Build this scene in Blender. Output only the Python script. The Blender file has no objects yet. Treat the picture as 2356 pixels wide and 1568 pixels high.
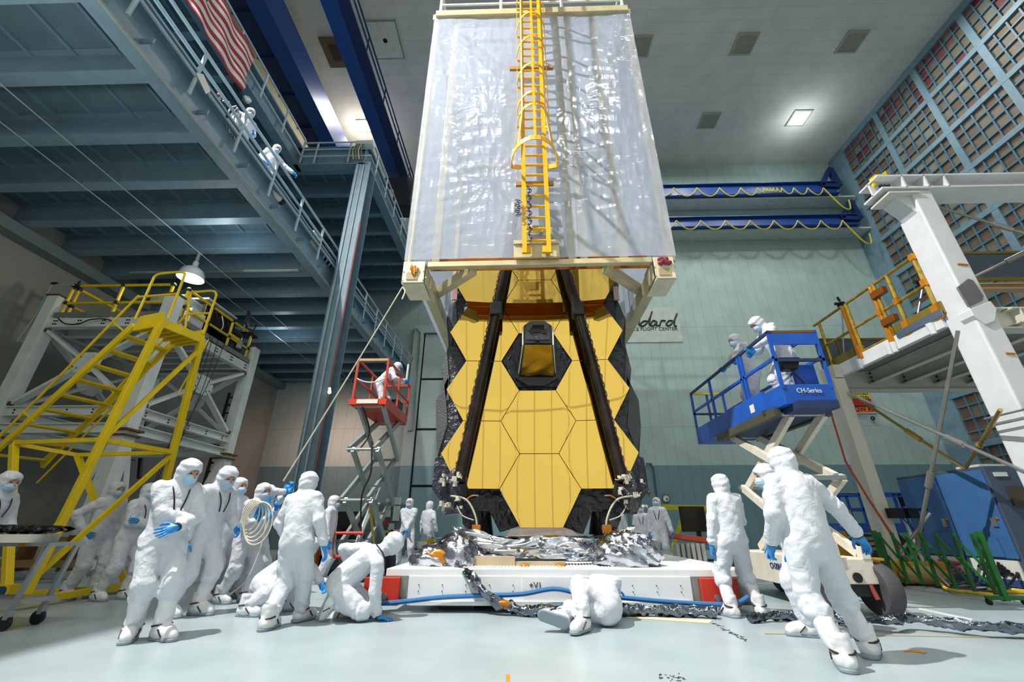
import bpy, math, random
import numpy as np
from mathutils import Vector, Matrix
random.seed(7); rng = np.random.default_rng(7)
SC = bpy.context.scene; COL = SC.collection
# ---------------------------------------------------------------- camera model (2356 x 1568 frame)
F = 965.0; TH = math.radians(24.0); PS = math.radians(1.5); CZ = 1.05
FW = np.array([-math.sin(PS)*math.cos(TH), math.cos(PS)*math.cos(TH), math.sin(TH)])
RT = np.array([math.cos(PS), math.sin(PS), 0.0]); UPV = np.cross(RT, FW)
CAM = np.array([0, 0, CZ])
def P(u, v, X=None, Y=None, Z=None, d=None):
    r = FW + RT*(u-1178)/F + UPV*(784-v)/F
    t = d if d is not None else (X/r[0] if X is not None else (Y/r[1] if Y is not None else (Z-CZ)/r[2]))
    return CAM + r*t
V = lambda *a: np.array(a, float)
def nrm(a):
    a = np.asarray(a, float); return a/(np.linalg.norm(a)+1e-12)
# ---------------------------------------------------------------- materials
MATS = {}
def srgb(h):
    h = h.lstrip('#'); c = [int(h[i:i+2], 16)/255 for i in (0, 2, 4)]
    return tuple((x/12.92 if x <= .04045 else ((x+.055)/1.055)**2.4) for x in c)
class NT:
    def __init__(s, name):
        s.m = bpy.data.materials.new(name); s.m.use_nodes = True; s.t = s.m.node_tree; s.t.nodes.clear()
        s.out = s.n('ShaderNodeOutputMaterial')
    def n(s, typ, **kw):
        nd = s.t.nodes.new(typ)
        for k, v in kw.items():
            if k.startswith('i_'): nd.inputs[int(k[2:])].default_value = v
            else: setattr(nd, k, v)
        return nd
    def l(s, a, ai, b, bi): s.t.links.new(a.outputs[ai], b.inputs[bi])
    def math(s, op, a, b=None, v=None):
        nd = s.n('ShaderNodeMath', operation=op); s.t.links.new(a, nd.inputs[0])
        if b is not None: s.t.links.new(b, nd.inputs[1])
        elif v is not None: nd.inputs[1].default_value = v
        return nd.outputs[0]
def mat(name, col, rough=.5, metal=0., bump=0., bscale=8., var=.06, vscale=3., spec=.5, coat=0., emis=None, stretch=(1, 1, 1), dirt=0., bdist=.02):
    if name in MATS: return MATS[name]
    if isinstance(col, str): col = srgb(col)
    t = NT(name); b = t.n('ShaderNodeBsdfPrincipled')
    b.inputs['Roughness'].default_value = rough; b.inputs['Metallic'].default_value = metal
    b.inputs['Specular IOR Level'].default_value = spec
    if coat: b.inputs['Coat Weight'].default_value = coat
    tc = t.n('ShaderNodeTexCoord'); mp = t.n('ShaderNodeMapping'); mp.inputs['Scale'].default_value = stretch
    t.l(tc, 'Object', mp, 0)
    nz = t.n('ShaderNodeTexNoise'); nz.inputs['Scale'].default_value = vscale; nz.inputs['Detail'].default_value = 4
    t.l(mp, 0, nz, 0)
    cr = t.n('ShaderNodeValToRGB')
    lo = [max(0, c*(1-var*2)) for c in col]; hi = [min(1, c*(1+var*1.2)) for c in col]
    cr.color_ramp.elements[0].position = .3; cr.color_ramp.elements[0].color = (*lo, 1)
    cr.color_ramp.elements[1].position = .7; cr.color_ramp.elements[1].color = (*hi, 1)
    t.l(nz, 0, cr, 0)
    src = cr.outputs[0]
    if dirt:
        n3 = t.n('ShaderNodeTexNoise'); n3.inputs['Scale'].default_value = 11; n3.inputs['Detail'].default_value = 6; t.l(mp, 0, n3, 0)
        r3 = t.n('ShaderNodeValToRGB'); r3.color_ramp.elements[0].position = .58; r3.color_ramp.elements[1].position = .68; t.l(n3, 0, r3, 0)
        mx = t.n('ShaderNodeMix', data_type='RGBA'); f = t.math('MULTIPLY', r3.outputs[0], v=dirt)
        t.t.links.new(f, mx.inputs[0]); t.t.links.new(src, mx.inputs[6]); mx.inputs[7].default_value = (.05, .035, .02, 1); src = mx.outputs[2]
    t.t.links.new(src, b.inputs['Base Color'])
    if bump:
        n2 = t.n('ShaderNodeTexNoise'); n2.inputs['Scale'].default_value = bscale; n2.inputs['Detail'].default_value = 5; t.l(mp, 0, n2, 0)
        bp = t.n('ShaderNodeBump'); bp.inputs['Strength'].default_value = min(1, bump); bp.inputs['Distance'].default_value = bdist
        t.l(n2, 0, bp, 'Height'); t.l(bp, 0, b, 'Normal')
    if emis:
        b.inputs['Emission Color'].default_value = (*emis[0], 1); b.inputs['Emission Strength'].default_value = emis[1]
    t.l(b, 0, t.out, 0); MATS[name] = t.m; return t.m
def seam_mat(name, col, seam, axes, rough=.5, dark=.6, band=None, spots=.05, spec=.4):
    """panel surface with thin seams: axes = [(axis, pitch, width)], band = (axis, limit, colour below)"""
    if isinstance(col, str): col = srgb(col)
    t = NT(name); b = t.n('ShaderNodeBsdfPrincipled'); b.inputs['Roughness'].default_value = rough; b.inputs['Specular IOR Level'].default_value = spec
    tc = t.n('ShaderNodeTexCoord'); sp = t.n('ShaderNodeSeparateXYZ'); t.l(tc, 'Object', sp, 0)
    mask = None
    for ax, pitch, w in axes:
        f = t.math('DIVIDE', sp.outputs[ax], v=pitch); f = t.math('FRACT', f); f = t.math('SUBTRACT', f, v=.5); f = t.math('ABSOLUTE', f)
        f = t.math('GREATER_THAN', f, v=.5-w/pitch/2)
        mask = f if mask is None else t.math('MAXIMUM', mask, f)
    nz = t.n('ShaderNodeTexNoise'); nz.inputs['Scale'].default_value = .8; nz.inputs['Detail'].default_value = 5; t.l(tc, 'Object', nz, 0)
    cr = t.n('ShaderNodeValToRGB'); cr.color_ramp.elements[0].position = .3; cr.color_ramp.elements[1].position = .7
    cr.color_ramp.elements[0].color = (*[c*(1-spots*2) for c in col], 1); cr.color_ramp.elements[1].color = (*[min(1, c*(1+spots)) for c in col], 1)
    t.l(nz, 0, cr, 0); src = cr.outputs[0]
    if band:
        bm = t.n('ShaderNodeMix', data_type='RGBA'); g = t.math('LESS_THAN', sp.outputs[band[0]], v=band[1])
        t.t.links.new(g, bm.inputs[0]); t.t.links.new(src, bm.inputs[6]); bm.inputs[7].default_value = (*band[2], 1); src = bm.outputs[2]
    mx = t.n('ShaderNodeMix', data_type='RGBA', blend_type='MULTIPLY'); t.t.links.new(mask, mx.inputs[0]); t.t.links.new(src, mx.inputs[6])
    mx.inputs[7].default_value = (dark, dark, dark, 1)
    t.l(mx, 2, b, 'Base Color'); t.l(b, 0, t.out, 0); return t.m
# ---------------------------------------------------------------- mesh builder
def frame_of(d, up=None):
    d = nrm(d); up = V(0, 0, 1) if up is None else np.asarray(up, float)
    if abs(np.dot(d, nrm(up))) > .98: up = V(0, 1, 0) if abs(d[1]) < .9 else V(1, 0, 0)
    s = nrm(np.cross(d, up)); u = np.cross(s, d); return d, s, u
class MB:
    def __init__(s): s.v = []; s.f = []
    def add(s, vs, fs):
        b = len(s.v); s.v += [tuple(map(float, p)) for p in vs]; s.f += [tuple(i+b for i in q) for q in fs]; return s
    def box(s, c, size, rz=0., ax=None):
        hx, hy, hz = [x/2 for x in size]
        if ax is None: ax = (V(math.cos(rz), math.sin(rz), 0), V(-math.sin(rz), math.cos(rz), 0), V(0, 0, 1))
        c = np.asarray(c, float)
        vs = [c+ax[0]*a*hx+ax[1]*b*hy+ax[2]*d*hz for a in (-1, 1) for b in (-1, 1) for d in (-1, 1)]
        return s.add(vs, [(0, 1, 3, 2), (4, 6, 7, 5), (0, 4, 5, 1), (2, 3, 7, 6), (0, 2, 6, 4), (1, 5, 7, 3)])
    def bb(s, lo, hi):
        lo = np.minimum(lo, hi) if False else lo
        return s.box([(a+b)/2 for a, b in zip(lo, hi)], [abs(b-a) for a, b in zip(lo, hi)])
    def bar(s, p0, p1, w, h, up=None):
        p0, p1 = np.asarray(p0, float), np.asarray(p1, float); d, sd, u = frame_of(p1-p0, up)
        return s.box((p0+p1)/2, (np.linalg.norm(p1-p0), w, h), ax=(d, sd, u))
    def ibeam(s, p0, p1, w, h, t=.025, up=None):
        p0, p1 = np.asarray(p0, float), np.asarray(p1, float); d, sd, u = frame_of(p1-p0, up); L = np.linalg.norm(p1-p0); c = (p0+p1)/2
        s.box(c+u*(h/2-t/2), (L, w, t), ax=(d, sd, u)); s.box(c-u*(h/2-t/2), (L, w, t), ax=(d, sd, u)); return s.box(c, (L, t, h-2*t), ax=(d, sd, u))
    def channel(s, p0, p1, w, h, t=.02, up=None, side=1):
        p0, p1 = np.asarray(p0, float), np.asarray(p1, float); d, sd, u = frame_of(p1-p0, up); L = np.linalg.norm(p1-p0); c = (p0+p1)/2
        s.box(c+u*(h/2-t/2), (L, w, t), ax=(d, sd, u)); s.box(c-u*(h/2-t/2), (L, w, t), ax=(d, sd, u)); return s.box(c+sd*side*(w/2-t/2), (L, t, h-2*t), ax=(d, sd, u))
    def tube(s, pts, r, n=8, caps=True, closed=False):
        pts = [np.asarray(p, float) for p in pts]; m = len(pts); rs = r if isinstance(r, (list, tuple, np.ndarray)) else [r]*m
        b = len(s.v); prev = None; rings = []
        for i, p in enumerate(pts):
            a = pts[(i-1) % m] if (i > 0 or closed) else p; c = pts[(i+1) % m] if (i < m-1 or closed) else p
            d = nrm(c-a)
            if prev is None: _, sd, u = frame_of(d)
            else:
                u = prev-d*np.dot(prev, d); u = nrm(u) if np.linalg.norm(u) > 1e-6 else frame_of(d)[2]; sd = np.cross(d, u)
            prev = u
            rings.append([p+(sd*math.cos(2*math.pi*k/n)+u*math.sin(2*math.pi*k/n))*rs[i] for k in range(n)])
        for q in rings: s.v += [tuple(map(float, x)) for x in q]
        for i in range(m-1 if not closed else m):
            j = (i+1) % m
            for k in range(n): s.f.append((b+i*n+k, b+i*n+(k+1) % n, b+j*n+(k+1) % n, b+j*n+k))
        if caps and not closed:
            s.f.append(tuple(b+k for k in range(n))[::-1]); s.f.append(tuple(b+(m-1)*n+k for k in range(n)))
        return s
    def prism(s, poly, ext):
        ext = np.asarray(ext, float); n = len(poly); poly = [np.asarray(p, float) for p in poly]
        return s.add(poly+[p+ext for p in poly], [tuple(range(n))[::-1], tuple(range(n, 2*n))]+[(i, (i+1) % n, n+(i+1) % n, n+i) for i in range(n)])
    def ell(s, c, r, nu=12, nv=8, ax=None):
        c = np.asarray(c, float); r = (r, r, r) if np.isscalar(r) else r; ax = np.eye(3) if ax is None else ax
        vs = [c+ax[2]*r[2]]; fs = []
        for i in range(1, nv):
            a = math.pi*i/nv
            for k in range(nu):
                b = 2*math.pi*k/nu; vs.append(c+ax[0]*r[0]*math.sin(a)*math.cos(b)+ax[1]*r[1]*math.sin(a)*math.sin(b)+ax[2]*r[2]*math.cos(a))
        vs.append(c-ax[2]*r[2]); L = len(vs)-1
        for k in range(nu):
            fs.append((0, 1+k, 1+(k+1) % nu)); fs.append((L, L-nu+(k+1) % nu, L-nu+k))
        for i in range(nv-2):
            for k in range(nu): fs.append((1+i*nu+k, 1+(i+1)*nu+k, 1+(i+1)*nu+(k+1) % nu, 1+i*nu+(k+1) % nu))
        return s.add(vs, fs)
    def cyl(s, p0, p1, r, n=14): return s.tube([p0, p1], r, n)
    def lathe(s, c, prof, n=24, ax=None):
        c = np.asarray(c, float); ax = np.eye(3) if ax is None else ax; b = len(s.v); m = len(prof)
        for r, z in prof:
            for k in range(n): s.v.append(tuple(c+ax[0]*r*math.cos(2*math.pi*k/n)+ax[1]*r*math.sin(2*math.pi*k/n)+ax[2]*z))
        for i in range(m-1):
            for k in range(n): s.f.append((b+i*n+k, b+i*n+(k+1) % n, b+(i+1)*n+(k+1) % n, b+(i+1)*n+k))
        return s
    def grid(s, fn, nu, nv):
        b = len(s.v)
        for j in range(nv+1):
            for i in range(nu+1): s.v.append(tuple(map(float, fn(i/nu, j/nv))))
        for j in range(nv):
            for i in range(nu): s.f.append((b+j*(nu+1)+i, b+j*(nu+1)+i+1, b+(j+1)*(nu+1)+i+1, b+(j+1)*(nu+1)+i))
        return s
    def sheet(s, poly, t=.004, n=None):
        poly = [np.asarray(p, float) for p in poly]; n = nrm(np.cross(poly[1]-poly[0], poly[2]-poly[0])) if n is None else n
        return s.prism(poly, n*t)
    def build(s, name, m, parent=None, smooth=False, bevel=0., solid=0., base=None, edge=40):
        me = bpy.data.meshes.new(name); vs = np.array(s.v)
        if parent is not None: off = WLOC[parent.name]
        elif base is None: off = np.array([(vs[:, 0].min()+vs[:, 0].max())/2, (vs[:, 1].min()+vs[:, 1].max())/2, vs[:, 2].min()])
        else: off = np.asarray(base, float)
        me.from_pydata((vs-off).tolist(), [], s.f); me.materials.append(m); me.validate()
        o = bpy.data.objects.new(name, me); COL.objects.link(o); WLOC[o.name] = off
        if parent is not None:
            o.parent = parent; o.location = (0, 0, 0)
            WLOC[o.name] = off
        else: o.location = off
        if smooth:
            me.polygons.foreach_set('use_smooth', [True]*len(me.polygons)); me.set_sharp_from_angle(angle=math.radians(edge)) if edge < 180 else None
        if solid:
            md = o.modifiers.new('s', 'SOLIDIFY'); md.thickness = solid; md.offset = 0
        if bevel:
            md = o.modifiers.new('b', 'BEVEL'); md.width = bevel; md.segments = 2; md.limit_method = 'ANGLE'; md.angle_limit = math.radians(50)
        return o
WLOC = {}
def tag(o, label, cat, group=None, kind=None):
    o['label'] = label; o['category'] = cat
    if group: o['group'] = group
    if kind: o['kind'] = kind
    return o
def thing(name, label, cat, loc, group=None):
    o = bpy.data.objects.new(name, None); COL.objects.link(o); o.location = tuple(map(float, loc)); o.empty_display_size = .2
    WLOC[o.name] = np.asarray(loc, float); return tag(o, label, cat, group)
def struct(name, mb, m, label=None, base=(0, 0, 0), **kw):
    o = mb.build(name, m, base=base, **kw); o['kind'] = 'structure'; o['label'] = label or name; return o
def copy_tree(src, loc, label=None):
    r = src.copy(); COL.objects.link(r); r.location = tuple(map(float, loc)); WLOC[r.name] = np.asarray(loc, float)
    if label: r['label'] = label
    for ch in src.children:
        c = ch.copy(); COL.objects.link(c); c.parent = r
        for g in ch.children:
            d = g.copy(); COL.objects.link(d); d.parent = c
    return r
def text(name, body, pos, size, right, up, m, parent=None, ext=.003, align='CENTER', width=None, label=None):
    cu = bpy.data.curves.new(name, 'FONT'); cu.body = body; cu.size = size; cu.extrude = ext; cu.align_x = align; cu.align_y = 'CENTER'
    tmp = bpy.data.objects.new(name, cu); COL.objects.link(tmp)
    dg = bpy.context.evaluated_depsgraph_get(); me = bpy.data.meshes.new_from_object(tmp.evaluated_get(dg))
    bpy.data.objects.remove(tmp); bpy.data.curves.remove(cu)
    right = nrm(right); up = nrm(np.asarray(up, float)-right*np.dot(up, right)); n = np.cross(right, up)
    co = np.zeros(len(me.vertices)*3); me.vertices.foreach_get('co', co); co = co.reshape(-1, 3)
    if width: co[:, 0] *= width/(co[:, 0].max()-co[:, 0].min())
    w = np.asarray(pos, float)+co[:, :1]*right+co[:, 1:2]*up+co[:, 2:3]*n
    off = WLOC[parent.name] if parent is not None else np.asarray(pos, float)
    me.vertices.foreach_set('co', (w-off).ravel()); me.update(); me.materials.clear(); me.materials.append(m)
    o = bpy.data.objects.new(name, me); COL.objects.link(o); WLOC[o.name] = off
    if parent is not None: o.parent = parent
    else: o.location = off
    return o
def arc(p0, p1, sag, n=10, up=None):
    p0, p1 = np.asarray(p0, float), np.asarray(p1, float); up = V(0, 0, 1) if up is None else up
    return [p0+(p1-p0)*t-up*sag*4*t*(1-t) for t in np.linspace(0, 1, n)]
def spline(pts, n=8):
    pts = [np.asarray(p, float) for p in pts]; q = [pts[0]]+pts+[pts[-1]]; out = []
    for i in range(1, len(q)-2):
        for t in np.linspace(0, 1, n, endpoint=False):
            a, b, c, d = q[i-1], q[i], q[i+1], q[i+2]
            out.append(.5*((2*b)+(-a+c)*t+(2*a-5*b+4*c-d)*t*t+(-a+3*b-3*c+d)*t**3))
    return out+[pts[-1]]
# ---------------------------------------------------------------- signed-distance bodies -> mesh (surface nets)
def surface_nets(fn, lo, hi, h):
    lo = np.asarray(lo, float); n = np.ceil((np.asarray(hi)-lo)/h).astype(int)+1
    gx, gy, gz = [lo[i]+np.arange(n[i])*h for i in range(3)]
    X, Y, Z = np.meshgrid(gx, gy, gz, indexing='ij'); D = fn(np.stack([X.ravel(), Y.ravel(), Z.ravel()], 1)).reshape(n)
    S = D < 0; c = np.zeros(n-1, int)
    for i in (0, 1):
        for j in (0, 1):
            for k in (0, 1): c += S[i:n[0]-1+i, j:n[1]-1+j, k:n[2]-1+k]
    act = (c > 0) & (c < 8); idx = -np.ones(n-1, int); cells = np.argwhere(act); idx[act] = np.arange(len(cells))
    pos = np.zeros((len(cells), 3)); cnt = np.zeros(len(cells)); A = cells
    crn = [(i, j, k) for i in (0, 1) for j in (0, 1) for k in (0, 1)]
    for a in crn:
        for ax in range(3):
            if a[ax] == 1: continue
            b = list(a); b[ax] = 1
            d0 = D[A[:, 0]+a[0], A[:, 1]+a[1], A[:, 2]+a[2]]; d1 = D[A[:, 0]+b[0], A[:, 1]+b[1], A[:, 2]+b[2]]
            m = (d0 < 0) != (d1 < 0); t = np.where(m, d0/np.where(m, d0-d1, 1), 0)
            p = A+np.array(a, float); p = p.astype(float); p[:, ax] += t; pos[m] += p[m]; cnt[m] += 1
    pos = lo+pos/cnt[:, None]*h; quads = []
    for ax in range(3):
        b, d = (ax+1) % 3, (ax+2) % 3
        sl0 = [slice(None)]*3; sl1 = [slice(None)]*3; sl0[ax] = slice(0, n[ax]-1); sl1[ax] = slice(1, n[ax])
        for q in (b, d): sl0[q] = slice(1, n[q]-1); sl1[q] = slice(1, n[q]-1)
        e = S[tuple(sl0)] != S[tuple(sl1)]; w = np.argwhere(e)
        if len(w) == 0: continue
        w[:, b] += 1; w[:, d] += 1; flip = S[w[:, 0], w[:, 1], w[:, 2]]
        def at(db, dd):
            q = w.copy(); q[:, b] -= db; q[:, d] -= dd; return idx[q[:, 0], q[:, 1], q[:, 2]]
        Q = np.stack([at(1, 1), at(0, 1), at(0, 0), at(1, 0)], 1); Q[~flip] = Q[~flip][:, ::-1]; quads.append(Q)
    return pos, np.concatenate(quads)
def smin(a, b, k):
    h = np.clip(.5+.5*(b-a)/k, 0, 1); return b+(a-b)*h-k*h*(1-h)
def rcone(p, a, b, r0, r1, fold=0., ph=0., fr=60.):
    a, b = np.asarray(a, float), np.asarray(b, float); ab = b-a; L2 = ab@ab
    t = np.clip(((p-a)@ab)/L2, 0, 1); q = p-(a+t[:, None]*ab); r = r0+(r1-r0)*t
    d = np.sqrt((q*q).sum(1))
    if fold:
        s = t*math.sqrt(L2); w = np.sin(p[:, 0]*23+ph)+np.sin(p[:, 1]*19+ph*2)+np.sin(p[:, 2]*13+ph)
        e = np.minimum(t, 1-t); r = r+fold*(1-2*np.abs(np.sin(.5*(s*fr+1.7*w+ph))))*(.25+.75*np.exp(-(e/.22)**2))*(.4+.6*np.abs(np.sin(p[:, 0]*8+p[:, 1]*10+ph)))
    return d-r
def ellip(p, c, r, ax):
    q = (p-np.asarray(c, float))@np.asarray(ax, float).T; r = np.asarray(r, float)
    k0 = np.sqrt(((q/r)**2).sum(1)); k1 = np.sqrt(((q/(r*r))**2).sum(1)); return k0*(k0-1)/(k1+1e-9)
def sdf_obj(name, fn, lo, hi, h, m, parent, smooth=True):
    pos, q = surface_nets(fn, lo, hi, h); b = MB(); b.v = [tuple(x) for x in pos]; b.f = [tuple(map(int, x)) for x in q]
    return b.build(name, m, parent, smooth=smooth, edge=180)
# ================================================================ ROOM
YB = 24.5; XL = -15.1; XR = 23.7; ZC = 26.6; YF = -9.0
m_floor = NT('floor_epoxy'); _t = m_floor; _b = _t.n('ShaderNodeBsdfPrincipled'); _b.inputs['Roughness'].default_value = .32; _b.inputs['Specular IOR Level'].default_value = .35
_tc = _t.n('ShaderNodeTexCoord'); _n = _t.n('ShaderNodeTexNoise'); _n.inputs['Scale'].default_value = 1.3; _n.inputs['Detail'].default_value = 8; _t.l(_tc, 'Object', _n, 0)
_r = _t.n('ShaderNodeValToRGB'); _r.color_ramp.elements[0].color = (.31, .385, .405, 1); _r.color_ramp.elements[1].color = (.38, .46, .485, 1); _r.color_ramp.elements[0].position = .3; _r.color_ramp.elements[1].position = .7; _t.l(_n, 0, _r, 0)
_t.l(_r, 0, _b, 'Base Color'); _n2 = _t.n('ShaderNodeTexNoise'); _n2.inputs['Scale'].default_value = 60; _t.l(_tc, 'Object', _n2, 0)
_bp = _t.n('ShaderNodeBump'); _bp.inputs['Strength'].default_value = .04; _t.l(_n2, 0, _bp, 'Height'); _t.l(_bp, 0, _b, 'Normal'); _t.l(_b, 0, _t.out, 0); m_floor = _t.m
m_wallb = seam_mat('wall_panels', '#a9bfbb', None, [(0, .62, .03), (2, 6.4, .04)], rough=.55, dark=.78, band=(2, 4.25, srgb('#6b8a90')))
m_walll = seam_mat('wall_left_paint', '#8f9088', None, [(1, 60, .02)], rough=.7)
m_ceil = seam_mat('ceiling_panels', '#d3d3ce', None, [(1, .62, .022), (0, 7.0, .02)], rough=.6, dark=.8)
m_front = seam_mat('wall_front_panels', '#d9d7cf', None, [(0, .31, .018), (2, 5.3, .03)], rough=.7, dark=.55, spots=.01)
struct('floor', MB().box(((XL+XR)/2, (YB+YF)/2, -.1), (XR-XL+.6, YB-YF+.6, .2)), m_floor, 'pale glossy cleanroom floor')
struct('ceiling', MB().box(((XL+XR)/2, (YB+YF)/2, ZC+.15), (XR-XL+.6, YB-YF+.6, .3)), m_ceil, 'grey panelled ceiling')
struct('wall_back', MB().box(((XL+XR)/2, YB+.15, ZC/2), (XR-XL+.6, .3, ZC)), m_wallb, 'pale green panelled back wall with darker dado')
struct('wall_left', MB().box((XL-.15, (YB+YF)/2, ZC/2), (.3, YB-YF, ZC)), m_walll, 'grey side wall below the mezzanine')
struct('wall_front', MB().box(((XL+XR)/2, YF-.15, ZC/2), (XR-XL+.6, .3, ZC)), m_front, 'white panelled wall behind the camera')
# filter wall on the right
def filter_mat():
    t = NT('filter_panes'); b = t.n('ShaderNodeBsdfPrincipled'); b.inputs['Roughness'].default_value = .6
    tc = t.n('ShaderNodeTexCoord'); sp = t.n('ShaderNodeSeparateXYZ'); t.l(tc, 'Object', sp, 0)
    def cell(o, off, p): return t.math('FLOOR', t.math('DIVIDE', t.math('SUBTRACT', o, v=off), v=p))
    cy = cell(sp.outputs[1], FY0, FPY); cz = cell(sp.outputs[2], FZ0, FPZ)
    cb = t.n('ShaderNodeCombineXYZ'); t.t.links.new(cy, cb.inputs[0]); t.t.links.new(cz, cb.inputs[1])
    wn = t.n('ShaderNodeTexWhiteNoise', noise_dimensions='3D'); t.l(cb, 0, wn, 0)
    cr = t.n('ShaderNodeValToRGB'); e = cr.color_ramp.elements; e[0].color = (*srgb('#6d5548'), 1); e[1].color = (*srgb('#8d9184'), 1); e[1].position = 1
    k = e.new(.5); k.color = (*srgb('#7f7463'), 1); k2 = e.new(.85); k2.color = (*srgb('#857c6c'), 1); t.l(wn, 0, cr, 0)
    rr = t.n('ShaderNodeValToRGB'); e = rr.color_ramp.elements; e[0].color = (*srgb('#7b2f33'), 1); e[1].color = (*srgb('#96716a'), 1); t.l(wn, 0, rr, 0)
    g = t.math('GREATER_THAN', t.math('ADD', sp.outputs[2], t.math('MULTIPLY', wn.outputs[0], v=-2.4)), v=FZ0+FBZ*8+.2)
    mx = t.n('ShaderNodeMix', data_type='RGBA'); t.t.links.new(g, mx.inputs[0]); t.l(cr, 0, mx, 6); t.l(rr, 0, mx, 7)
    nz = t.n('ShaderNodeTexNoise'); nz.inputs['Scale'].default_value = 3; t.l(tc, 'Object', nz, 0)
    m2 = t.n('ShaderNodeMix', data_type='RGBA', blend_type='MULTIPLY'); m2.inputs[0].default_value = .35; t.l(mx, 2, m2, 6); t.l(nz, 0, m2, 7)
    t.l(m2, 2, b, 'Base Color'); t.l(b, 0, t.out, 0); return t.m
FBY, FBZ = 2.95, 2.66; FPY, FPZ = FBY/5, FBZ/4; FY0 = 22.95-FBY*11; FZ0 = 23.62-FBZ*9+FBZ
struct('wall_right', MB().box((XR+.15, (YB+YF)/2, ZC/2), (.3, YB-YF, ZC)), filter_mat(), 'wall of brown filter panes')
m_blue_bar = mat('filter_frame_paint', '#7391a0', .45, bump=.05)
thick = MB(); thin = MB()
thick.box((XR-.05, YB-.75, ZC/2), (.10, 1.5, ZC-.1)); thick.box((XR-.055, (YB+YF)/2, 1.9), (.11, YB-YF-.1, 3.8)); thick.box((XR-.065, (YB+YF)/2, ZC-.12), (.13, YB-YF-.1, .24))
y = 22.95
while y > 4:
    thick.box((XR-.07, y-FBY, ZC/2), (.14, .34, ZC-.06))
    for k in range(1, 5): thin.box((XR-.045, y-k*FPY, ZC/2), (.09, .075, ZC))
    y -= FBY
z = FZ0-FBZ*7
while z < ZC:
    if z > 1: thick.box((XR-.075, (23.1+4)/2, z), (.15, 23.1-4.06, .30))
    for k in range(1, 4):
        if z+k*FPZ > 3: thin.box((XR-.05, (22.95+4)/2, z+k*FPZ), (.10, 22.95-4, .075))
    z += FBZ
struct('trim_1', thick, m_blue_bar, 'blue steel grid framing the filter wall')
struct('trim_2', thin, mat('filter_muntin', '#4f7486', .45), 'thin blue muntins of the filter wall')
# big sliding door in the back wall
dl = P(957, 752, Y=YB); dx0, dz1 = dl[0], dl[2]
m_door = seam_mat('door_panels', '#b4c8c6', None, [(0, 50, .01)], rough=.5, band=(2, 4.25, srgb('#7d9fa8')))
ix0 = P(977, 766, Y=YB)[0]; iz1 = P(977, 768, Y=YB)[2]
d1 = MB(); d1.box(((dx0+ix0)/2, YB-.12, iz1/2), (ix0-dx0, .24, iz1)); d1.box(((dx0+5.5)/2, YB-.12, (dz1+iz1)/2), (5.5-dx0, .24, dz1-iz1)); d1.box((5.3, YB-.12, iz1/2), (.4, .24, iz1))
o = struct('door_1', d1, m_door, 'tall sliding door in the back wall')
zs = [0]+[P(960, y_, Y=YB)[2] for y_ in (1118, 988, 873)]+[iz1]
blk = MB().box(((ix0+5.1)/2, YB-.015, iz1/2), (5.1-ix0, .03, iz1)); blk.build('door_gap', mat('door_gap_black', '#101418', .8), o)
for i in range(4):
    q = MB().box(((ix0+5.2)/2, YB-.06, (zs[i]+zs[i+1])/2), (5.0-ix0, .08, zs[i+1]-zs[i]-.13)); q.build('door_panel', m_door, o, bevel=.01)
# skirting conduit lines on the back wall
cd = MB(); m_conduit = mat('conduit_grey', '#8d9a98', .5)
cd.tube([P(1487, 1066, Y=YB-.05), P(1497, 1066, Y=YB-.05), P(1503, 1075, Y=YB-.05), P(1511, 1140, Y=YB-.05)], .05)
tag(cd.build('conduit', mat('conduit_dark', '#4d5b5c', .5)), 'thin dark conduit running down the dado beside the telescope', 'conduit')
cd = MB().tube([P(958, 754, Y=YB-.3), P(968, 766, Y=YB-.3), P(966, 800, Y=YB-.3), P(953, 960, Y=YB-.3), P(949, 990, Y=YB-.3), P(938, 990, Y=YB-.3)], .05)
tag(cd.build('conduit', m_conduit), 'grey conduit bending down the frame of the tall sliding door', 'conduit')
# ================================================================ CEILING FITTINGS
m_lens = mat('lamp_lens_off', '#8f9182', .35); m_lframe = mat('lamp_frame', '#a7a595', .5)
m_lit = mat('lamp_lit', '#ffffff', emis=((1, .95, .85), 60)); m_lit2 = mat('lamp_lit_cool', '#ffffff', emis=((.9, 1, .96), 45))
for u, v, lab, lit in [(1472, 106, 'unlit square ceiling light just beside the wrapped cover', 0), (1712, 101, 'unlit square ceiling light midway between cover and filter wall', 0), (1959, 96, 'unlit square ceiling light closest to the filter wall', 0),
                       (1631, 277, 'unlit square ceiling light next to the lit cool white one', 0), (1838, 271, 'lit cool white square ceiling light', 2), (840, 289, 'lit warm glaring ceiling light beside the blue crane girder', 1)]:
    c = P(u, v, Z=ZC); s_ = .62 if lit != 1 else .5
    t = thing('ceiling_light', lab, 'ceiling light', c, 'square ceiling lights')
    MB().lathe((c[0], c[1], c[2]), [(s_*1.4142/1.0, -.0), (s_*1.4142, -.06), (s_*1.15, -.07), (s_*1.15, 0)], 4, ax=(V(.7071, .7071, 0), V(-.7071, .7071, 0), V(0, 0, 1))).build('frame', m_lframe, t)
    MB().box((c[0], c[1], c[2]-.035), (s_*1.6, s_*1.6, .03)).build('diffuser', (m_lens, m_lit, m_lit2)[lit], t)
c = P(772, 121, Z=ZC-.05); t = thing('ceiling_light', 'dark brown unlit ceiling panel between the two blue crane girders', 'ceiling light', c, 'square ceiling lights')
MB().box(c, (1.3, 1.7, .1)).build('frame', mat('dark_vent', '#5d5136', .6), t); MB().box(c-V(0, 0, .06), (.5, .9, .03)).build('diffuser', mat('dark_lens', '#3a3226', .4), t)
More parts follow.
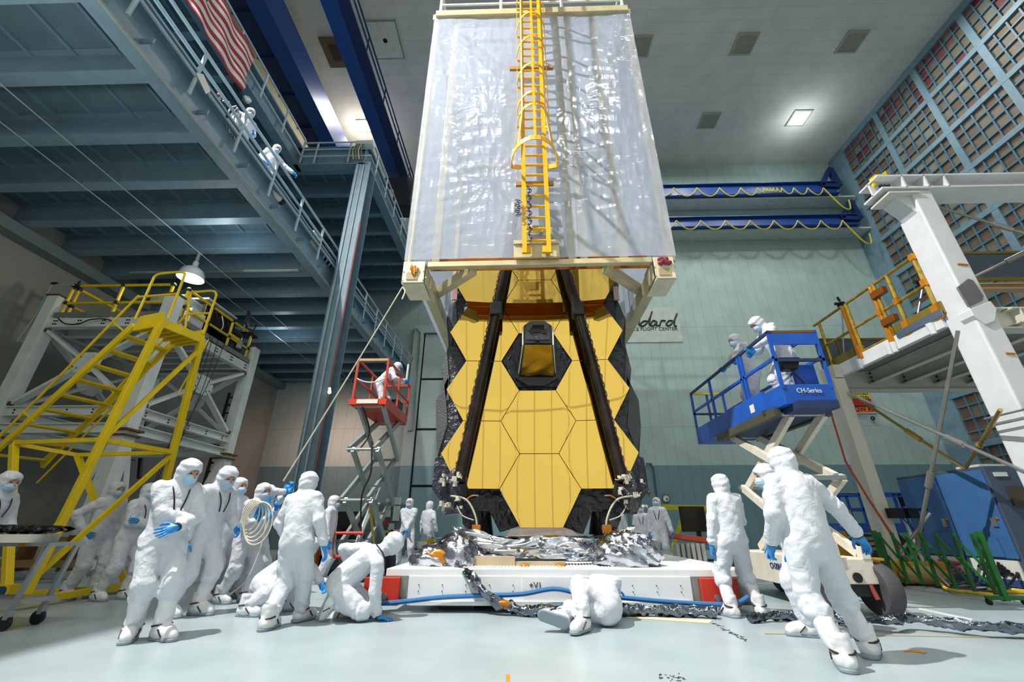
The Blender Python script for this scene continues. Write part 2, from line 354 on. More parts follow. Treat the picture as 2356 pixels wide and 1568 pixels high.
hp = [P(843, 52, Z=ZC-.03), P(908, 49, Z=ZC-.03), P(927, 132, Z=ZC-.03), P(866, 132, Z=ZC-.03)]
hc = sum(hp)/4; t = thing('access_hatch', 'pale square ceiling hatch with a small dark hole', 'hatch', hc)
hx = (hp[1][0]-hp[0][0]+hp[2][0]-hp[3][0])/2; hy = abs(hp[1][1]-hp[2][1])
MB().box(hc, (hx, hy, .06)).build('panel', mat('hatch_white', '#d4d6cc', .6), t)
MB().box(hc-V(0, 0, 0), (hx+.16, hy+.16, .03)).build('frame', mat('hatch_edge', '#8f9488', .6), t)
MB().cyl(hc-V(0, 0, .04), hc-V(0, 0, .01), .13, 16).build('hole', mat('hole_black', '#0c0c0c', .9), t)
# ================================================================ CRANE
m_crane = mat('crane_blue', '#1c468f', .38, var=.04, spec=.5); m_crane_d = mat('crane_navy', '#152a5c', .5)
ZG = 22.2
def girder(lb, rb, rt, lab, walkway):
    """lb/rb pixel pairs on the underside edges, rt on the top edge of the right face"""
    xl = (P(*lb[0], Z=ZG)[0]+P(*lb[1], Z=ZG)[0])/2; xr = (P(*rb[0], Z=ZG)[0]+P(*rb[1], Z=ZG)[0])/2
    zt = (P(*rt[0], X=xr)[2]+P(*rt[1], X=xr)[2])/2; zt = min(zt, ZC-.6); c = ((xl+xr)/2, 11, ZG)
    t = thing('crane_girder', lab, 'crane girder', c, 'blue crane girders')
    MB().box(((xl+xr)/2, 10, (ZG+zt)/2), (xr-xl, 28, zt-ZG)).build('box_beam', m_crane, t)
    f = MB().box(((xl+xr)/2, 10, ZG-.03), (xr-xl+.16, 28, .06)); f.build('bottom_flange', m_crane, t)
    return t, xl, xr, zt
g1, a1, b1, t1 = girder([(572, 0), (741, 330)], [(607, 0), (768, 330)], [(655, 0), (801, 330)], 'blue crane box girder beside the flag and upper mezzanine', 0)
g2, a2, b2, t2 = girder([(743, 0), (905, 430)], [(780, 0), (921, 430)], [(812, 0), (930, 430)], 'blue crane box girder with catwalk handrail, nearer the wrapped cover', 1)
xw = (P(533, 0, Z=ZG+.9)[0]+P(716, 330, Z=ZG+.9)[0])/2; ww = a1-xw-.15
w = MB(); w.box((a1-ww/2-.05, 10, ZG+.3), (ww, 28, .08))
for k in range(14): w.box((a1-ww/2-.05, -3+k*2.0, ZG+.2), (ww, .08, .14))
w.build('walkway', m_crane_d, g1)
xw = (P(533, 0, Z=ZG+.9)[0]+P(716, 330, Z=ZG+.9)[0])/2
ln = MB(); ln.tube([V(xw, -4, ZG+.9), V(xw, 24, ZG+.9)], .05); ln.tube([V(xw, -4, ZG+.45), V(xw, 24, ZG+.45)], .03)
ln.build('conductor_rail', mat('rail_cream', '#b9ab84', .5), g1)
hr = MB(); xh = b2+.55
for zz in (ZG+.1, ZG+.75, ZG+1.3): hr.tube([V(xh, -4, zz), V(xh, 23.6, zz)], .045)
for k in range(11): hr.tube([V(xh, -3.4+k*2.7, ZG+.05), V(xh, -3.4+k*2.7, ZG+1.3)], .04)
hr.build('handrail', m_crane_d, g2); MB().box((b2+.3, 10, ZG+.02), (.6, 28, .06)).build('walkway', m_crane_d, g2)
# runway beams with festoon cables on the back wall
m_fest = mat('festoon_yellow', '#b9b13a', .5)
def runway(yt, yb, x0, lab, drops, xend):
    pt = P(1700, yt, Y=YB-1.2); pb = P(1700, yb, Y=YB-1.2); x1 = P(xend, (yt+yb)/2, Y=YB-1.2)[0]; zc = (pt[2]+pb[2])/2; h = pt[2]-pb[2]
    t = thing('runway_beam', lab, 'crane beam', ((x0+x1)/2, YB-1.2, pb[2]), 'blue runway beams with yellow festoon cables')
    MB().ibeam(V(x0, YB-1.2, zc), V(x1, YB-1.2, zc), .5, h, .05).build('beam', m_crane, t)
    MB().box(((x0+x1+1)/2, YB-.6, pb[2]-.1), (x1-x0+1.3, 1.1, .12)).build('ledge', mat('ledge_white', '#b9c7c3', .6), t)
    br = MB(); qa, qb, qc = [P(xend+du, yt+dv, Y=YB-1.25) for du, dv in ((-36, 2), (-17, -37), (6, 3))]; br.bar(qa, qb, .3, .3).bar(qb, qc, .3, .34).bar(qa, qc, .3, .3)
    br.build('bracket', m_crane_d, t)
    f = MB(); prev = None
    for u in drops:
        p = P(u, yt+6, Y=YB-1.55)
        if prev is not None: f.tube(arc(prev, p, min(.75, .35*abs(p[0]-prev[0])+.25), 12), .045, 6)
        prev = p
    e = spline([prev, prev+V(.4, 0, -.9), prev+V(.85, 0, -1.75), prev+V(1.25, 0, -1.9), prev+V(1.4, 0, -1.1)], 6); f.tube(e, .05, 6)
    f.build('festoon_cable', m_fest, t)
    return t
runway(426, 452, P(1380, 440, Y=YB-1.2)[0], 'upper of the two blue runway beams, with bunched yellow cable loops', [1460, 1500, 1550, 1603, 1655, 1704, 1743, 1757, 1764, 1771, 1778, 1787, 1798, 1826, 1858, 1894], 1925)
runway(501, 524, P(1380, 510, Y=YB-1.2)[0], 'lower of the two blue runway beams, with evenly hung yellow cable', [1440, 1500, 1556, 1612, 1669, 1725, 1780, 1835, 1888, 1938], 1972)
ZLAMP = 25.6
# ================================================================ MEZZANINES
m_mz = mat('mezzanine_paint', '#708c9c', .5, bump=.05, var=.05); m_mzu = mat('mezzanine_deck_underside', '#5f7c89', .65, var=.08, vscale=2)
m_rail = mat('mezzanine_rail', '#9fb4bd', .4)
def deck(name, lab, x0, x1, y0, y1, zb, joists, edge_mb, loc):
    t = thing(name, lab, 'mezzanine', loc, 'mezzanine floors')
    zd = zb+.72
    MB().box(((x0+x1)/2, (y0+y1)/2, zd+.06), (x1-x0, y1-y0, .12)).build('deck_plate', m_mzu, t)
    ribs = MB(); x = x0+.5
    while x < x1-.2:
        ribs.box((x, (y0+y1)/2, zd-.03), (.07, y1-y0, .06)); x += .92
    ribs.build('deck_rib', m_mz, t); t.children[-1]['kind'] = 'stuff'
    for y in joists:
        MB().ibeam(V(x0, y, zb+.36), V(x1, y, zb+.36), .28, .72, .03).build('joist', m_mz, t)
    edge_mb.build('edge_girder', m_mz, t); return t
XG = -7.22
e = MB(); e.ibeam(V(XG, -3, 9.15+.46), V(XG, YB-.02, 9.15+.46), .36, .92, .03); e.box((XG+.0, (YB-3)/2, 9.15+.96), (.5, YB+3, .06))
for y in np.arange(1.5, 24, 1.5): e.box((XG+.14, y+.3, 9.52), (.26, .03, .12))
mz1 = deck('mezzanine', 'lower grey blue mezzanine whose ribbed underside fills the upper corner over the white tower', XL+.02, XG, -3, YB-.02, 9.2, [1.0+1.42*k for k in range(17)], e, (-11, 10, 9.15))
MB().tube([V(XG+.20, -3, 9.12), V(XG+.20, YB-.1, 9.12)], .035).build('conduit', m_conduit, mz1)
MB().box((XL+.25, (YB-3)/2, 9.0), (.45, YB+2.8, .35)).build('wall_ledger', mat('ledger', '#6f7f80', .6), mz1)
MB().tube([V(-9.5, 11.92, 9.1), V(-13.5, 11.92, 9.1)], .05).tube([V(-7.6, 11.92, 9.1), V(-11, 11.92, 9.1)], .05).build('pipe', m_conduit, mz1)
# upper mezzanine, L-shaped
t = thing('mezzanine', 'upper grey blue mezzanine carried by the tall steel column, with an L-shaped edge', 'mezzanine', (-10, 15, 15.2), 'mezzanine floors')
xe0, xe1, ye, zu = -9.62, -6.62, 13.15, 15.2
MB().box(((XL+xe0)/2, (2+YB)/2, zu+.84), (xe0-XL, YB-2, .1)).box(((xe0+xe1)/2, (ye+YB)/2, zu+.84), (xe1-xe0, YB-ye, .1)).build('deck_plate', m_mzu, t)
r_ = MB(); x = XL+.5
while x < xe1-.2:
    a = 2 if x < xe0 else ye
    r_.box((x, (a+YB)/2, zu+.72), (.1, YB-a, .14)); x += .92
o = r_.build('deck_rib', m_mz, t); o['kind'] = 'stuff'
for k in range(16):
    y = 2.3+1.4*k+.02
    MB().ibeam(V(XL, y, zu+.4), V(xe0 if y < ye else xe1, y, zu+.4), .26, .75, .03).build('joist', m_mz, t)
def eg(p0, p1): return MB().ibeam(p0, p1, .4, 1.0, .03).build('edge_girder', m_mz, t)
eg(V(xe0-.02, 2, zu+.4), V(xe0-.02, ye+.2, zu+.4)); eg(V(xe0, ye, zu+.4), V(xe1+.05, ye, zu+.4)); eg(V(xe1, ye-.2, zu+.4), V(xe1, YB-.02, zu+.4))
# column
t = thing('steel_column', 'tall grey blue steel column carrying the corner of the upper mezzanine', 'column', (-6.62, 13.3, 0))
xc, yc = -6.62, 13.3
MB().box((xc, yc-.3, 7.6), (.62, .04, 15.2)).box((xc, yc+.3, 7.6), (.62, .04, 15.2)).box((xc, yc, 7.6), (.04, .6, 15.2)).box((xc, yc-.15, 7.6), (.22, .04, 15.2)).build('shaft', m_mz, t)
MB().box((xc, yc, .02), (.9, .9, .04)).build('base_plate', m_mz, t)
pp = MB()
for dx in (-.2, .05): pp.tube([V(xc+dx, yc-.36, .05), V(xc+dx, yc-.36, 15)], .035)
pp.build('conduit', m_rail, t); MB().tube([V(xc+.33, yc-.34, .5), V(xc+.33, yc-.34, 12)], .03).build('cable', mat('cable_red_brown', '#8a4f45', .6), t)
MB().cyl((xc+.34, yc-.36, 5.2), (xc+.38, yc-.40, 5.1), .04).ell((xc+.39, yc-.42, 5.05), .055).build('work_or_fill_light', mat('lamp_warm_small', '#fff2e0', emis=((1, .85, .7), 14)), t)
# railings
def railing(lab, pts, zs, posts, z0, name='guard_rail', r=.04):
    t = thing(name, lab, 'railing', (pts[0][0], pts[0][1], z0))
    for zz in zs:
        MB().tube([V(p[0], p[1], zz) for p in pts], r).build('rail', m_rail, t)
    for p in posts: MB().tube([V(p[0], p[1], z0), V(p[0], p[1], zs[0])], r*1.05).build('post', m_rail, t)
    return t
railing('grey pipe railing along the edge of the lower mezzanine, two people leaning on it', [(-7.0, -3), (-7.0, 24.2)], (10.76, 10.35, 9.98), [(-7.0, 1.3+1.5*k) for k in range(16)], 9.42)
railing('grey pipe railing along the long straight edge of the upper mezzanine behind the flag', [(-9.36, 2), (-9.36, 12.95)], (16.5, 16.0, 15.55), [(-9.36, 2.6+1.48*k) for k in range(8)], 15.2)
railing('grey pipe railing turning the outer corner of the upper mezzanine above the column', [(-9.36, 12.95), (-6.38, 12.95), (-6.38, 24.2)], (16.35, 15.95, 15.55), [(-8.75, 12.95), (-7.3, 12.95)]+[(-6.38, 13.7+1.37*k) for k in range(8)], 15.15)
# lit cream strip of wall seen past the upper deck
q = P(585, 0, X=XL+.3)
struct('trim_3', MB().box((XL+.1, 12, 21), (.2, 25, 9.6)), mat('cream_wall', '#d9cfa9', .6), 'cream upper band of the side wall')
# flag
fl_y0, fl_y1, fl_z0, fl_z1 = 5.75, 9.12, 14.32, 16.12
def flag_mat():
    t = NT('flag_cloth'); b = t.n('ShaderNodeBsdfPrincipled'); b.inputs['Roughness'].default_value = .8
    uv = t.n('ShaderNodeUVMap'); sp = t.n('ShaderNodeSeparateXYZ'); t.l(uv, 0, sp, 0); U, W = sp.outputs[0], sp.outputs[1]
    st = t.math('LESS_THAN', t.math('FRACT', t.math('MULTIPLY', W, v=6.5)), v=.5)
    mx = t.n('ShaderNodeMix', data_type='RGBA'); t.t.links.new(st, mx.inputs[0]); mx.inputs[6].default_value = (*srgb('#c9c3bd'), 1); mx.inputs[7].default_value = (*srgb('#8a2634'), 1)
    ca = t.math('MULTIPLY', t.math('LESS_THAN', U, v=.4), t.math('GREATER_THAN', W, v=6/13))
    # stars: staggered dots
    su = t.math('MULTIPLY', U, v=11/.4/2); sv = t.math('MULTIPLY', t.math('SUBTRACT', W, v=6/13), v=9/(7/13)/2)
    def dots(ou, ov):
        a = t.math('SUBTRACT', t.math('FRACT', t.math('ADD', su, v=ou)), v=.5); c = t.math('SUBTRACT', t.math('FRACT', t.math('ADD', sv, v=ov)), v=.5)
        return t.math('LESS_THAN', t.math('ADD', t.math('MULTIPLY', a, a), t.math('MULTIPLY', c, c)), v=.035)
    ds = t.math('MAXIMUM', dots(0, 0), dots(.5, .5))
    cm = t.n('ShaderNodeMix', data_type='RGBA'); t.t.links.new(ds, cm.inputs[0]); cm.inputs[6].default_value = (*srgb('#343a66'), 1); cm.inputs[7].default_value = (*srgb('#d8d6da'), 1)
    m2 = t.n('ShaderNodeMix', data_type='RGBA'); t.t.links.new(ca, m2.inputs[0]); t.l(mx, 2, m2, 6); t.l(cm, 2, m2, 7)
    t.l(m2, 2, b, 'Base Color'); t.l(b, 0, t.out, 0); return t.m
g = MB(); NU, NV = 50, 26
g.grid(lambda u, v: V(-9.22+.035*math.sin(u*21+v*3)+.03*math.sin(v*14+u*6), fl_y0+(fl_y1-fl_y0)*u+.03*math.sin(v*9), fl_z0+(fl_z1-fl_z0)*v+.05*math.sin(u*5)*(1-v)), NU, NV)
o = g.build('flag', flag_mat(), base=(-9.22, fl_y1, fl_z0), smooth=True, solid=.006)
uvl = o.data.uv_layers.new(name='UVMap')
for p in o.data.polygons:
    for li in p.loop_indices:
        vi = o.data.loops[li].vertex_index; uvl.data[li].uv = ((vi % (NU+1))/NU, (vi//(NU+1))/NV)
tag(o, 'American flag hanging from the upper mezzanine railing', 'flag')
# floodlight clamp under the flag, camera and papers on the lower rail
m_blk = mat('black_plastic', '#141517', .45); m_wht = mat('white_plastic', '#d9dbd6', .5); m_paper = mat('paper_white', '#dcdcd2', .8); m_steel = mat('bare_steel', '#a9adb0', .35, .8)
c = P(549, 204, X=-9.3); t = thing('clamp_floodlight', 'small black clamp floodlight at the lower corner of the flag', 'floodlight', c)
MB().tube([c+V(0, -.2, .05), c+V(0, .1, 0)], .09).build('housing', m_blk, t); MB().lathe(c+V(.05, .2, -.03), [(.05, 0), (.14, .12), (.14, .2)], 14, ax=(V(1, 0, 0), V(0, 0, 1), nrm(V(.2, 1, -.3)))).build('lamp_head', m_steel, t)
MB().tube([c, c+V(-.05, 0, .35)], .03).build('clamp', m_blk, t)
pp_ = [P(a, b, X=-6.93) for a, b in ((452, 168), (468, 170), (485, 210), (474, 216))]
MB_ = MB().sheet(pp_, .01); tag(MB_.build('paper_sheet', m_paper), 'white paper sheet hanging on the lower mezzanine railing', 'paper')
c = P(505, 240, X=-7.25); t = thing('tripod_camera', 'black camera on a small tripod behind the lower mezzanine railing', 'camera', (c[0], c[1], 9.92))
MB().box(c+V(0, 0, .05), (.16, .22, .16)).cyl(c+V(.05, 0, .05), c+V(.25, .02, .0), .07).build('camera_body', m_blk, t)
for a in (0, 2.1, 4.2): MB().tube([c, V(c[0]+.32*math.cos(a), c[1]+.32*math.sin(a), 9.93)], .02).build('tripod_leg', m_blk, t)
MB().ell(c+V(0, -.1, .18), .05).build('viewfinder', mat('small_red', '#8a2b33', .5), t)
c = P(538, 285, X=-7.2); t = thing('cable_bundle', 'pale cable bundle hung on the lower mezzanine railing next to the first person', 'cables', c); 
for k in range(5): MB().tube(spline([c+V(0, -.12+.05*k, .5), c+V(.05, -.3+.1*k, .1), c+V(.02, -.15+.1*k, -.35), c+V(0, .1+.05*k, .1), c+V(0, -.05, .5)], 6), .018, 6).build('cable', m_wht if k % 2 else m_conduit, t)
c = P(643, 457, X=-7.15); t = thing('video_camera', 'white tube camera poking out at the deck edge of the lower mezzanine', 'camera', c)
MB().cyl(c+V(-.15, -.25, .08), c+V(0, .05, 0), .1).build('camera_body', m_wht, t); MB().cyl(c+V(0, .04, 0), c+V(.02, .16, -.03), .09).build('lens', m_blk, t)
c = P(715, 545, X=-7.4); t = thing('equipment_case', 'white box with dark wiring standing on the lower mezzanine near the column', 'equipment', (c[0], c[1], 9.92))
MB().box((c[0], c[1], 10.2), (.5, .6, .5)).build('case', m_wht, t)
for k in range(6): MB().tube(spline([V(c[0]+.25, c[1]+.3+.12*k, 10.3), V(c[0]+.35, c[1]+.5+.12*k, 10.05), V(c[0]+.2, c[1]+.7+.12*k, 10.0)], 5), .03, 6).build('cable', m_blk if k % 2 else m_wht, t)
c = P(840, 335, Y=12.9); t = thing('junction_box', 'white box with hanging coloured cables on the upper mezzanine corner rail', 'box', c)
MB().box(c+V(0, 0, .05), (.75, .3, .2)).build('case', m_wht, t)
for k, cc in enumerate(['#a9a24a', '#8a6a4a', '#b8b8a0', '#55636a']): MB().tube(spline([c+V(-.3+.1*k, -.12, 0), c+V(-.38+.12*k, -.2, -.5), c+V(-.3+.12*k, -.15, -.95)], 6), .025, 6).build('cable', mat('cab'+str(k), cc, .6), t)
# far cluttered crane end truck behind the rail
c = P(905, 455, Y=20.5); t = thing('crane_trolley', 'dark crane end truck behind the upper mezzanine railing beside the cover', 'crane', c)
MB().box(c+V(.3, 0, 0), (2.0, 1.2, 2.2)).build('housing', mat('dark_steel', '#272b30', .6), t); MB().box(c+V(-.3, -.7, -.4), (1.0, .2, .7)).build('panel', m_paper, t)
# pendant lamp under the lower mezzanine
c = P(438, 640, Z=8.25); t = thing('pendant_lamp', 'lit white dome pendant lamp under the lower mezzanine above the yellow stairs', 'lamp', c)
MB().lathe(c, [(.37, 0), (.36, .12), (.30, .28), (.18, .38), (.08, .42), (.08, .60), (0, .6)], 24).build('lamp_shade', mat('shade_white', '#b9beb8', .4), t, smooth=True)
MB().lathe(c+V(0, 0, .03), [(0, .02), (.34, 0), (.34, .02), (0, .04)], 24).build('bulb', mat('pendant_lit', '#ffffff', emis=((1, .93, .75), 9)), t)
MB().cyl(c+V(0, 0, .6), V(c[0], c[1], 9.35), .05).build('stem', m_conduit, t)
for a, b, lab in [((-11.0, -1), (-11.0, 24), 'thin wire strung under the lower mezzanine passing beside the pendant lamp'), ((-10.05, -1), (-10.05, 24), 'thin wire strung under the lower mezzanine, nearer its edge girder')]:
    tag(MB().tube([V(a[0], a[1], 8.9), V(b[0], b[1], 8.9)], .012, 6).build('wire', m_rail), lab, 'wire')
# ================================================================ LIFTED COVER
m_cream = mat('cream_metal', '#cfc39a', .42, .25, bump=.05, var=.08); m_yel = mat('ladder_yellow', '#f2b510', .35, var=.04)
YT = 7.12
txl = P(931, 595, Y=YT)[0]; txr = P(1555, 590, Y=YT)[0]; tzb = P(1242, 598, Y=YT)[2]; tzt = P(1225, 36, Y=YT)[2]; YTB = 12.6
cxm = (txl+txr)/2
cov = thing('contamination_cover', 'huge box cover wrapped in clear plastic film hanging above the gold mirrors', 'cover', (cxm, (YT+YTB)/2, tzb))
def film_mat():
    t = NT('clear_film'); tc = t.n('ShaderNodeTexCoord')
    mp = t.n('ShaderNodeMapping'); mp.inputs['Scale'].default_value = (.8, .8, 1.7); t.l(tc, 'Object', mp, 0)
    n1 = t.n('ShaderNodeTexNoise'); n1.inputs['Scale'].default_value = 1.6; n1.inputs['Detail'].default_value = 7; n1.inputs['Distortion'].default_value = 1.6; t.l(mp, 0, n1, 0)
    n2 = t.n('ShaderNodeTexNoise', noise_type='RIDGED_MULTIFRACTAL'); n2.inputs['Scale'].default_value = 2.2; n2.inputs['Detail'].default_value = 3; n2.inputs['Distortion'].default_value = .9; t.l(mp, 0, n2, 0)
    mp2 = t.n('ShaderNodeMapping'); mp2.inputs['Rotation'].default_value = (.3, .5, .2); mp2.inputs['Scale'].default_value = (1.9, 1.9, .75); t.l(tc, 'Object', mp2, 0)
    vo = t.n('ShaderNodeTexVoronoi', feature='F1'); vo.inputs['Scale'].default_value = 1.9; wp = t.n('ShaderNodeMix', data_type='VECTOR'); wp.inputs[0].default_value = .22; t.l(mp2, 0, wp, 4); t.l(n1, 1, wp, 5); t.l(wp, 1, vo, 0)
    mp3 = t.n('ShaderNodeMapping'); mp3.inputs['Rotation'].default_value = (.1, -.8, 0); mp3.inputs['Scale'].default_value = (4.2, 4.2, 1.0); t.l(tc, 'Object', mp3, 0)
    v2 = t.n('ShaderNodeTexVoronoi', feature='F1'); v2.inputs['Scale'].default_value = 1.6; t.l(mp3, 0, v2, 0)
    ad = t.math('ADD', t.math('MULTIPLY', n1.outputs[0], v=.35), t.math('ADD', t.math('MULTIPLY', vo.outputs[0], v=.34), t.math('MULTIPLY', v2.outputs[0], v=.34)))
    bp = t.n('ShaderNodeBump'); bp.inputs['Strength'].default_value = .34; bp.inputs['Distance'].default_value = .075; t.t.links.new(ad, bp.inputs['Height'])
    df = t.n('ShaderNodeBsdfDiffuse'); df.inputs[0].default_value = (.68, .76, .92, 1); t.l(bp, 0, df, 'Normal')
    tl = t.n('ShaderNodeBsdfTranslucent'); tl.inputs[0].default_value = (.72, .80, .97, 1); t.l(bp, 0, tl, 'Normal')
    gl = t.n('ShaderNodeBsdfGlossy'); gl.inputs['Roughness'].default_value = .13; t.l(bp, 0, gl, 'Normal')
    tr = t.n('ShaderNodeBsdfTransparent')
    m1 = t.n('ShaderNodeMixShader'); m1.inputs[0].default_value = .4; t.l(df, 0, m1, 1); t.l(tl, 0, m1, 2)
    m2 = t.n('ShaderNodeMixShader'); m2.inputs[0].default_value = .21; t.l(m1, 0, m2, 1); t.l(gl, 0, m2, 2)
    m3 = t.n('ShaderNodeMixShader'); m3.inputs[0].default_value = .34; t.l(m2, 0, m3, 1); t.l(tr, 0, m3, 2)
    t.l(m3, 0, t.out, 0); return t.m
m_film = film_mat()
lad_x0 = P(1207, 580, Y=YT-.25)[0]; lad_x1 = P(1263, 580, Y=YT-.25)[0]; lcx = (lad_x0+lad_x1)/2
anch = [(lcx-1.0, 8.2), (lcx+1.0, 8.3), (lcx-1.1, 10.6), (lcx+1.0, 10.5), (txl, 13), (txr, 13.2), (txl, 6), (txr, 6.1), (lcx-1, 13.8), (lcx+1, 13.7)]
def wr(x, z):
    d = .003*math.sin(z*17+3*math.sin(x*2.3)+2*math.sin(z*1.7))*(.4+.6*math.sin(x*1.9+1)**2)
    d += .004*math.sin(x*9+z*2+2*math.sin(z*3))
    for i, (ax, az) in enumerate(anch):
        r = math.hypot(x-ax, z-az); th = math.atan2(z-az, x-ax); d += .004*math.exp(-r/1.5)*min(1, r*1.5)*math.sin(th*19+i+3*math.sin(r*2+i))
    d += .02*math.sin(x*2.4)*math.sin(z*.9+.5)
    return d
def film(name, fn, nu, nv, lab=None):
    o = MB().grid(fn, nu, nv).build(name, m_film, cov, smooth=True, edge=180)
    if lab: o['label'] = lab
    return o
film('front_film', lambda u, v: V(txl+(txr-txl)*u, YT-.02-wr(txl+(txr-txl)*u, tzb+.05+(tzt-tzb)*v), tzb+.05+(tzt-tzb)*v), 150, 220)
film('side_film', lambda u, v: V(txl-wr(YT+u*5, tzb+8*v)*.6, YT+(YTB-YT)*u, tzb+.05+(tzt-tzb)*v), 40, 60)
film('side_film', lambda u, v: V(txr+wr(YT+u*5+3, tzb+8*v)*.6, YT+(YTB-YT)*u, tzb+.05+(tzt-tzb)*v), 40, 60)
film('rear_film', lambda u, v: V(txl+(txr-txl)*u, YTB, tzb+.05+(tzt-tzb)*v), 20, 20)
film('top_film', lambda u, v: V(txl+(txr-txl)*u, YT+(YTB-YT)*v, tzt+.02), 20, 20)
for s, x in ((-1, txl+.42), (1, txr-.42)):
    film('side_flap', lambda u, v: V(x-(-.32 if x < cxm else .32)+.03*math.sin(u*25), YT+.7+1.5*u, tzb-.62+.55*v+.15*u*(1-v)), 40, 10)
# frame
m_fr = m_cream
def beam(name, p0, p1, w, h): return MB().bar(p0, p1, w, h).build(name, m_fr, cov, bevel=.01)
zb = tzb-.02
beam('bottom_beam', V(txl+.5, YT+.02, zb-.07), V(txr-.5, YT+.02, zb-.03), .12, .12)
MB().box((cxm, YT+.22, zb+.09), (txr-txl-1.0, .02, .3)).build('amber_tape', mat('kapton_back', '#b5661a', .25, .3, bump=.5, bscale=6), cov)
beam('bottom_beam', V(txl+.5, YTB, zb-.07), V(txr-.5, YTB, zb-.07), .24, .2)
for x in (txl+.42, txr-.42):
    beam('bottom_beam', V(x, YT+.3, zb-.28), V(x, YTB, zb-.28), .22, .3)
    sx = 1 if x < cxm else -1
    o = beam('corner_brace', V(x, YT+1.1, zb-.1), V(x+sx*1.0, YT+.12, zb-.1), .16, .22)
for x in (txl+.06, txr-.06):
    for y in (YT+.12, YTB-.1): beam('corner_post', V(x, y, zb), V(x, y, tzt), .14, .14)
for x in (txl+.62, lcx+.75, lcx+.98, txr-1.0):
    beam('stud', V(x, YT+.16, zb), V(x, YT+.16, tzt), .16, .16)
beam('top_beam', V(txl+.05, YT, tzt+.08), V(txr-.05, YT, tzt+.08), .2, .24); beam('top_beam', V(txl+.05, YTB, tzt+.08), V(txr-.05, YTB, tzt+.08), .2, .24)
beam('top_beam', V(txl+.05, YT, tzt+.08), V(txl+.05, YTB, tzt+.08), .2, .24); beam('top_beam', V(txr-.05, YT, tzt+.08), V(txr-.05, YTB, tzt+.08), .2, .24)
m_white_rail = mat('white_rail', '#e4e6e4', .4)
r_ = MB()
for zz in (.62, 1.2): r_.tube([V(txl+.15, YT, tzt+zz), V(txr-.15, YT, tzt+zz), V(txr-.15, YTB, tzt+zz), V(txl+.15, YTB, tzt+zz)], .045, closed=True)
for x in np.linspace(txl+.15, txr-.15, 4):
    for y in (YT, YTB): r_.tube([V(x, y, tzt+.2), V(x, y, tzt+1.2)], .045)
r_.build('top_railing', m_white_rail, cov)
# corner lifting boxes
m_box = mat('corner_box_paint', '#e3dcc0', .45, .1, bump=.03)
def corner(us, s):
    lo = P(us[0], us[2], Y=YT-.08); x0, x1 = P(us[0], us[3], Y=YT-.08)[0], P(us[1], us[3], Y=YT-.08)[0]; z1 = P(us[0], us[2], Y=YT-.08)[2]; z0 = P(us[0], us[3], Y=YT-.08)[2]
    m = MB(); t = .03; yb = YT+.55
    m.box(((x0+x1)/2, YT-.08, (z0+z1)/2), (x1-x0, t, z1-z0)); m.box(((x0+x1)/2, (YT+yb)/2, z0), (x1-x0, yb-YT+.1, t)); m.box(((x0+x1)/2, (YT+yb)/2, z1), (x1-x0, yb-YT+.1, t))
    m.box(((x0 if s < 0 else x1), (YT+yb)/2, (z0+z1)/2), (t, yb-YT+.1, z1-z0)); m.box(((x1 if s < 0 else x0), YT+.3, (z0+z1)/2-.0), (t, .5, (z1-z0)*.7))
    o = m.build('corner_box', m_box, cov)
    cx_ = (x0+x1)/2
    MB().box((cx_-.02, YT-.1, z0+.14), (.22, .02, .16)).build('window_plate', mat('plate_brown', '#b3a27a', .4), o)
    b = MB()
    for a in (-.2, .2):
        for c_ in (.05, .25): b.cyl(V(cx_+a, YT-.105, z0+c_), V(cx_+a, YT-.09, z0+c_), .014, 8)
    b.build('bolt', m_steel, o); return o, cx_, z0, z1
c1, cax, caz, caz1 = corner((924, 974, 603, 650), -1); c2, cbx, cbz, cbz1 = corner((1510, 1556, 592, 640), 1)
rag = MB()
for k in range(22):
    c_ = V(cax+rng.normal(0, .05), YT-.12, caz1-.2+rng.normal(0, .045)); rag.box(c_, (rng.uniform(.03, .11), .03, rng.uniform(.02, .07)), ax=(nrm(V(rng.normal(), .2*rng.normal(), rng.normal())), V(0, 1, 0), V(0, 0, 1)))
rag.build('orange_tape_knot', mat('orange_tape', '#d58a1e', .4, bump=.6), c1, smooth=True)
rag = MB()
for k in range(10): rag.ell(V(cbx+rng.uniform(-.13, .13), YT-.13, cbz1-.12+rng.uniform(-.05, .05)), (.06, .05, .05), 8, 6)
rag.build('red_cloth_wrap', mat('red_wrap', '#8a2f45', .5, bump=.6), c2, smooth=True)
# ladder
YLD = YT-.27
lad = thing('cage_ladder', 'tall yellow caged ladder running up the front of the wrapped cover', 'ladder', (lcx, YLD, tzb))
for x in (lad_x0, lad_x1): MB().bar(V(x, YLD, tzb-.02), V(x, YLD, tzt+1.6), .06, .09, up=V(1, 0, 0)).build('side_rail', m_yel, lad)
rung_px = [395, 420, 446, 471, 495, 521, 549]
z = tzb+.28; dz = (P(1235, 471, Y=YLD)[2]-P(1235, 549, Y=YLD)[2])/3
while z < tzt+1.5:
    MB().tube([V(lad_x0, YLD, z), V(lad_x1, YLD, z)], .026, 8).build('rung', m_yel, lad); z += dz
def hoop(z, w, dep, th=.07):
    pts = [V(lcx-w*.55, YLD, z), V(lcx-w, YLD-.05, z)]+[V(lcx-w*math.cos(a), YLD-.1-(dep-.1)*math.sin(a), z) for a in np.linspace(0, math.pi, 17)]+[V(lcx+w, YLD-.05, z), V(lcx+w*.55, YLD, z)]
    m = MB()
    for i in range(len(pts)-1): m.bar(pts[i], pts[i+1]+nrm(pts[i+1]-pts[i])*.01, .015, th)
    return m.build('cage_hoop', m_yel, lad)
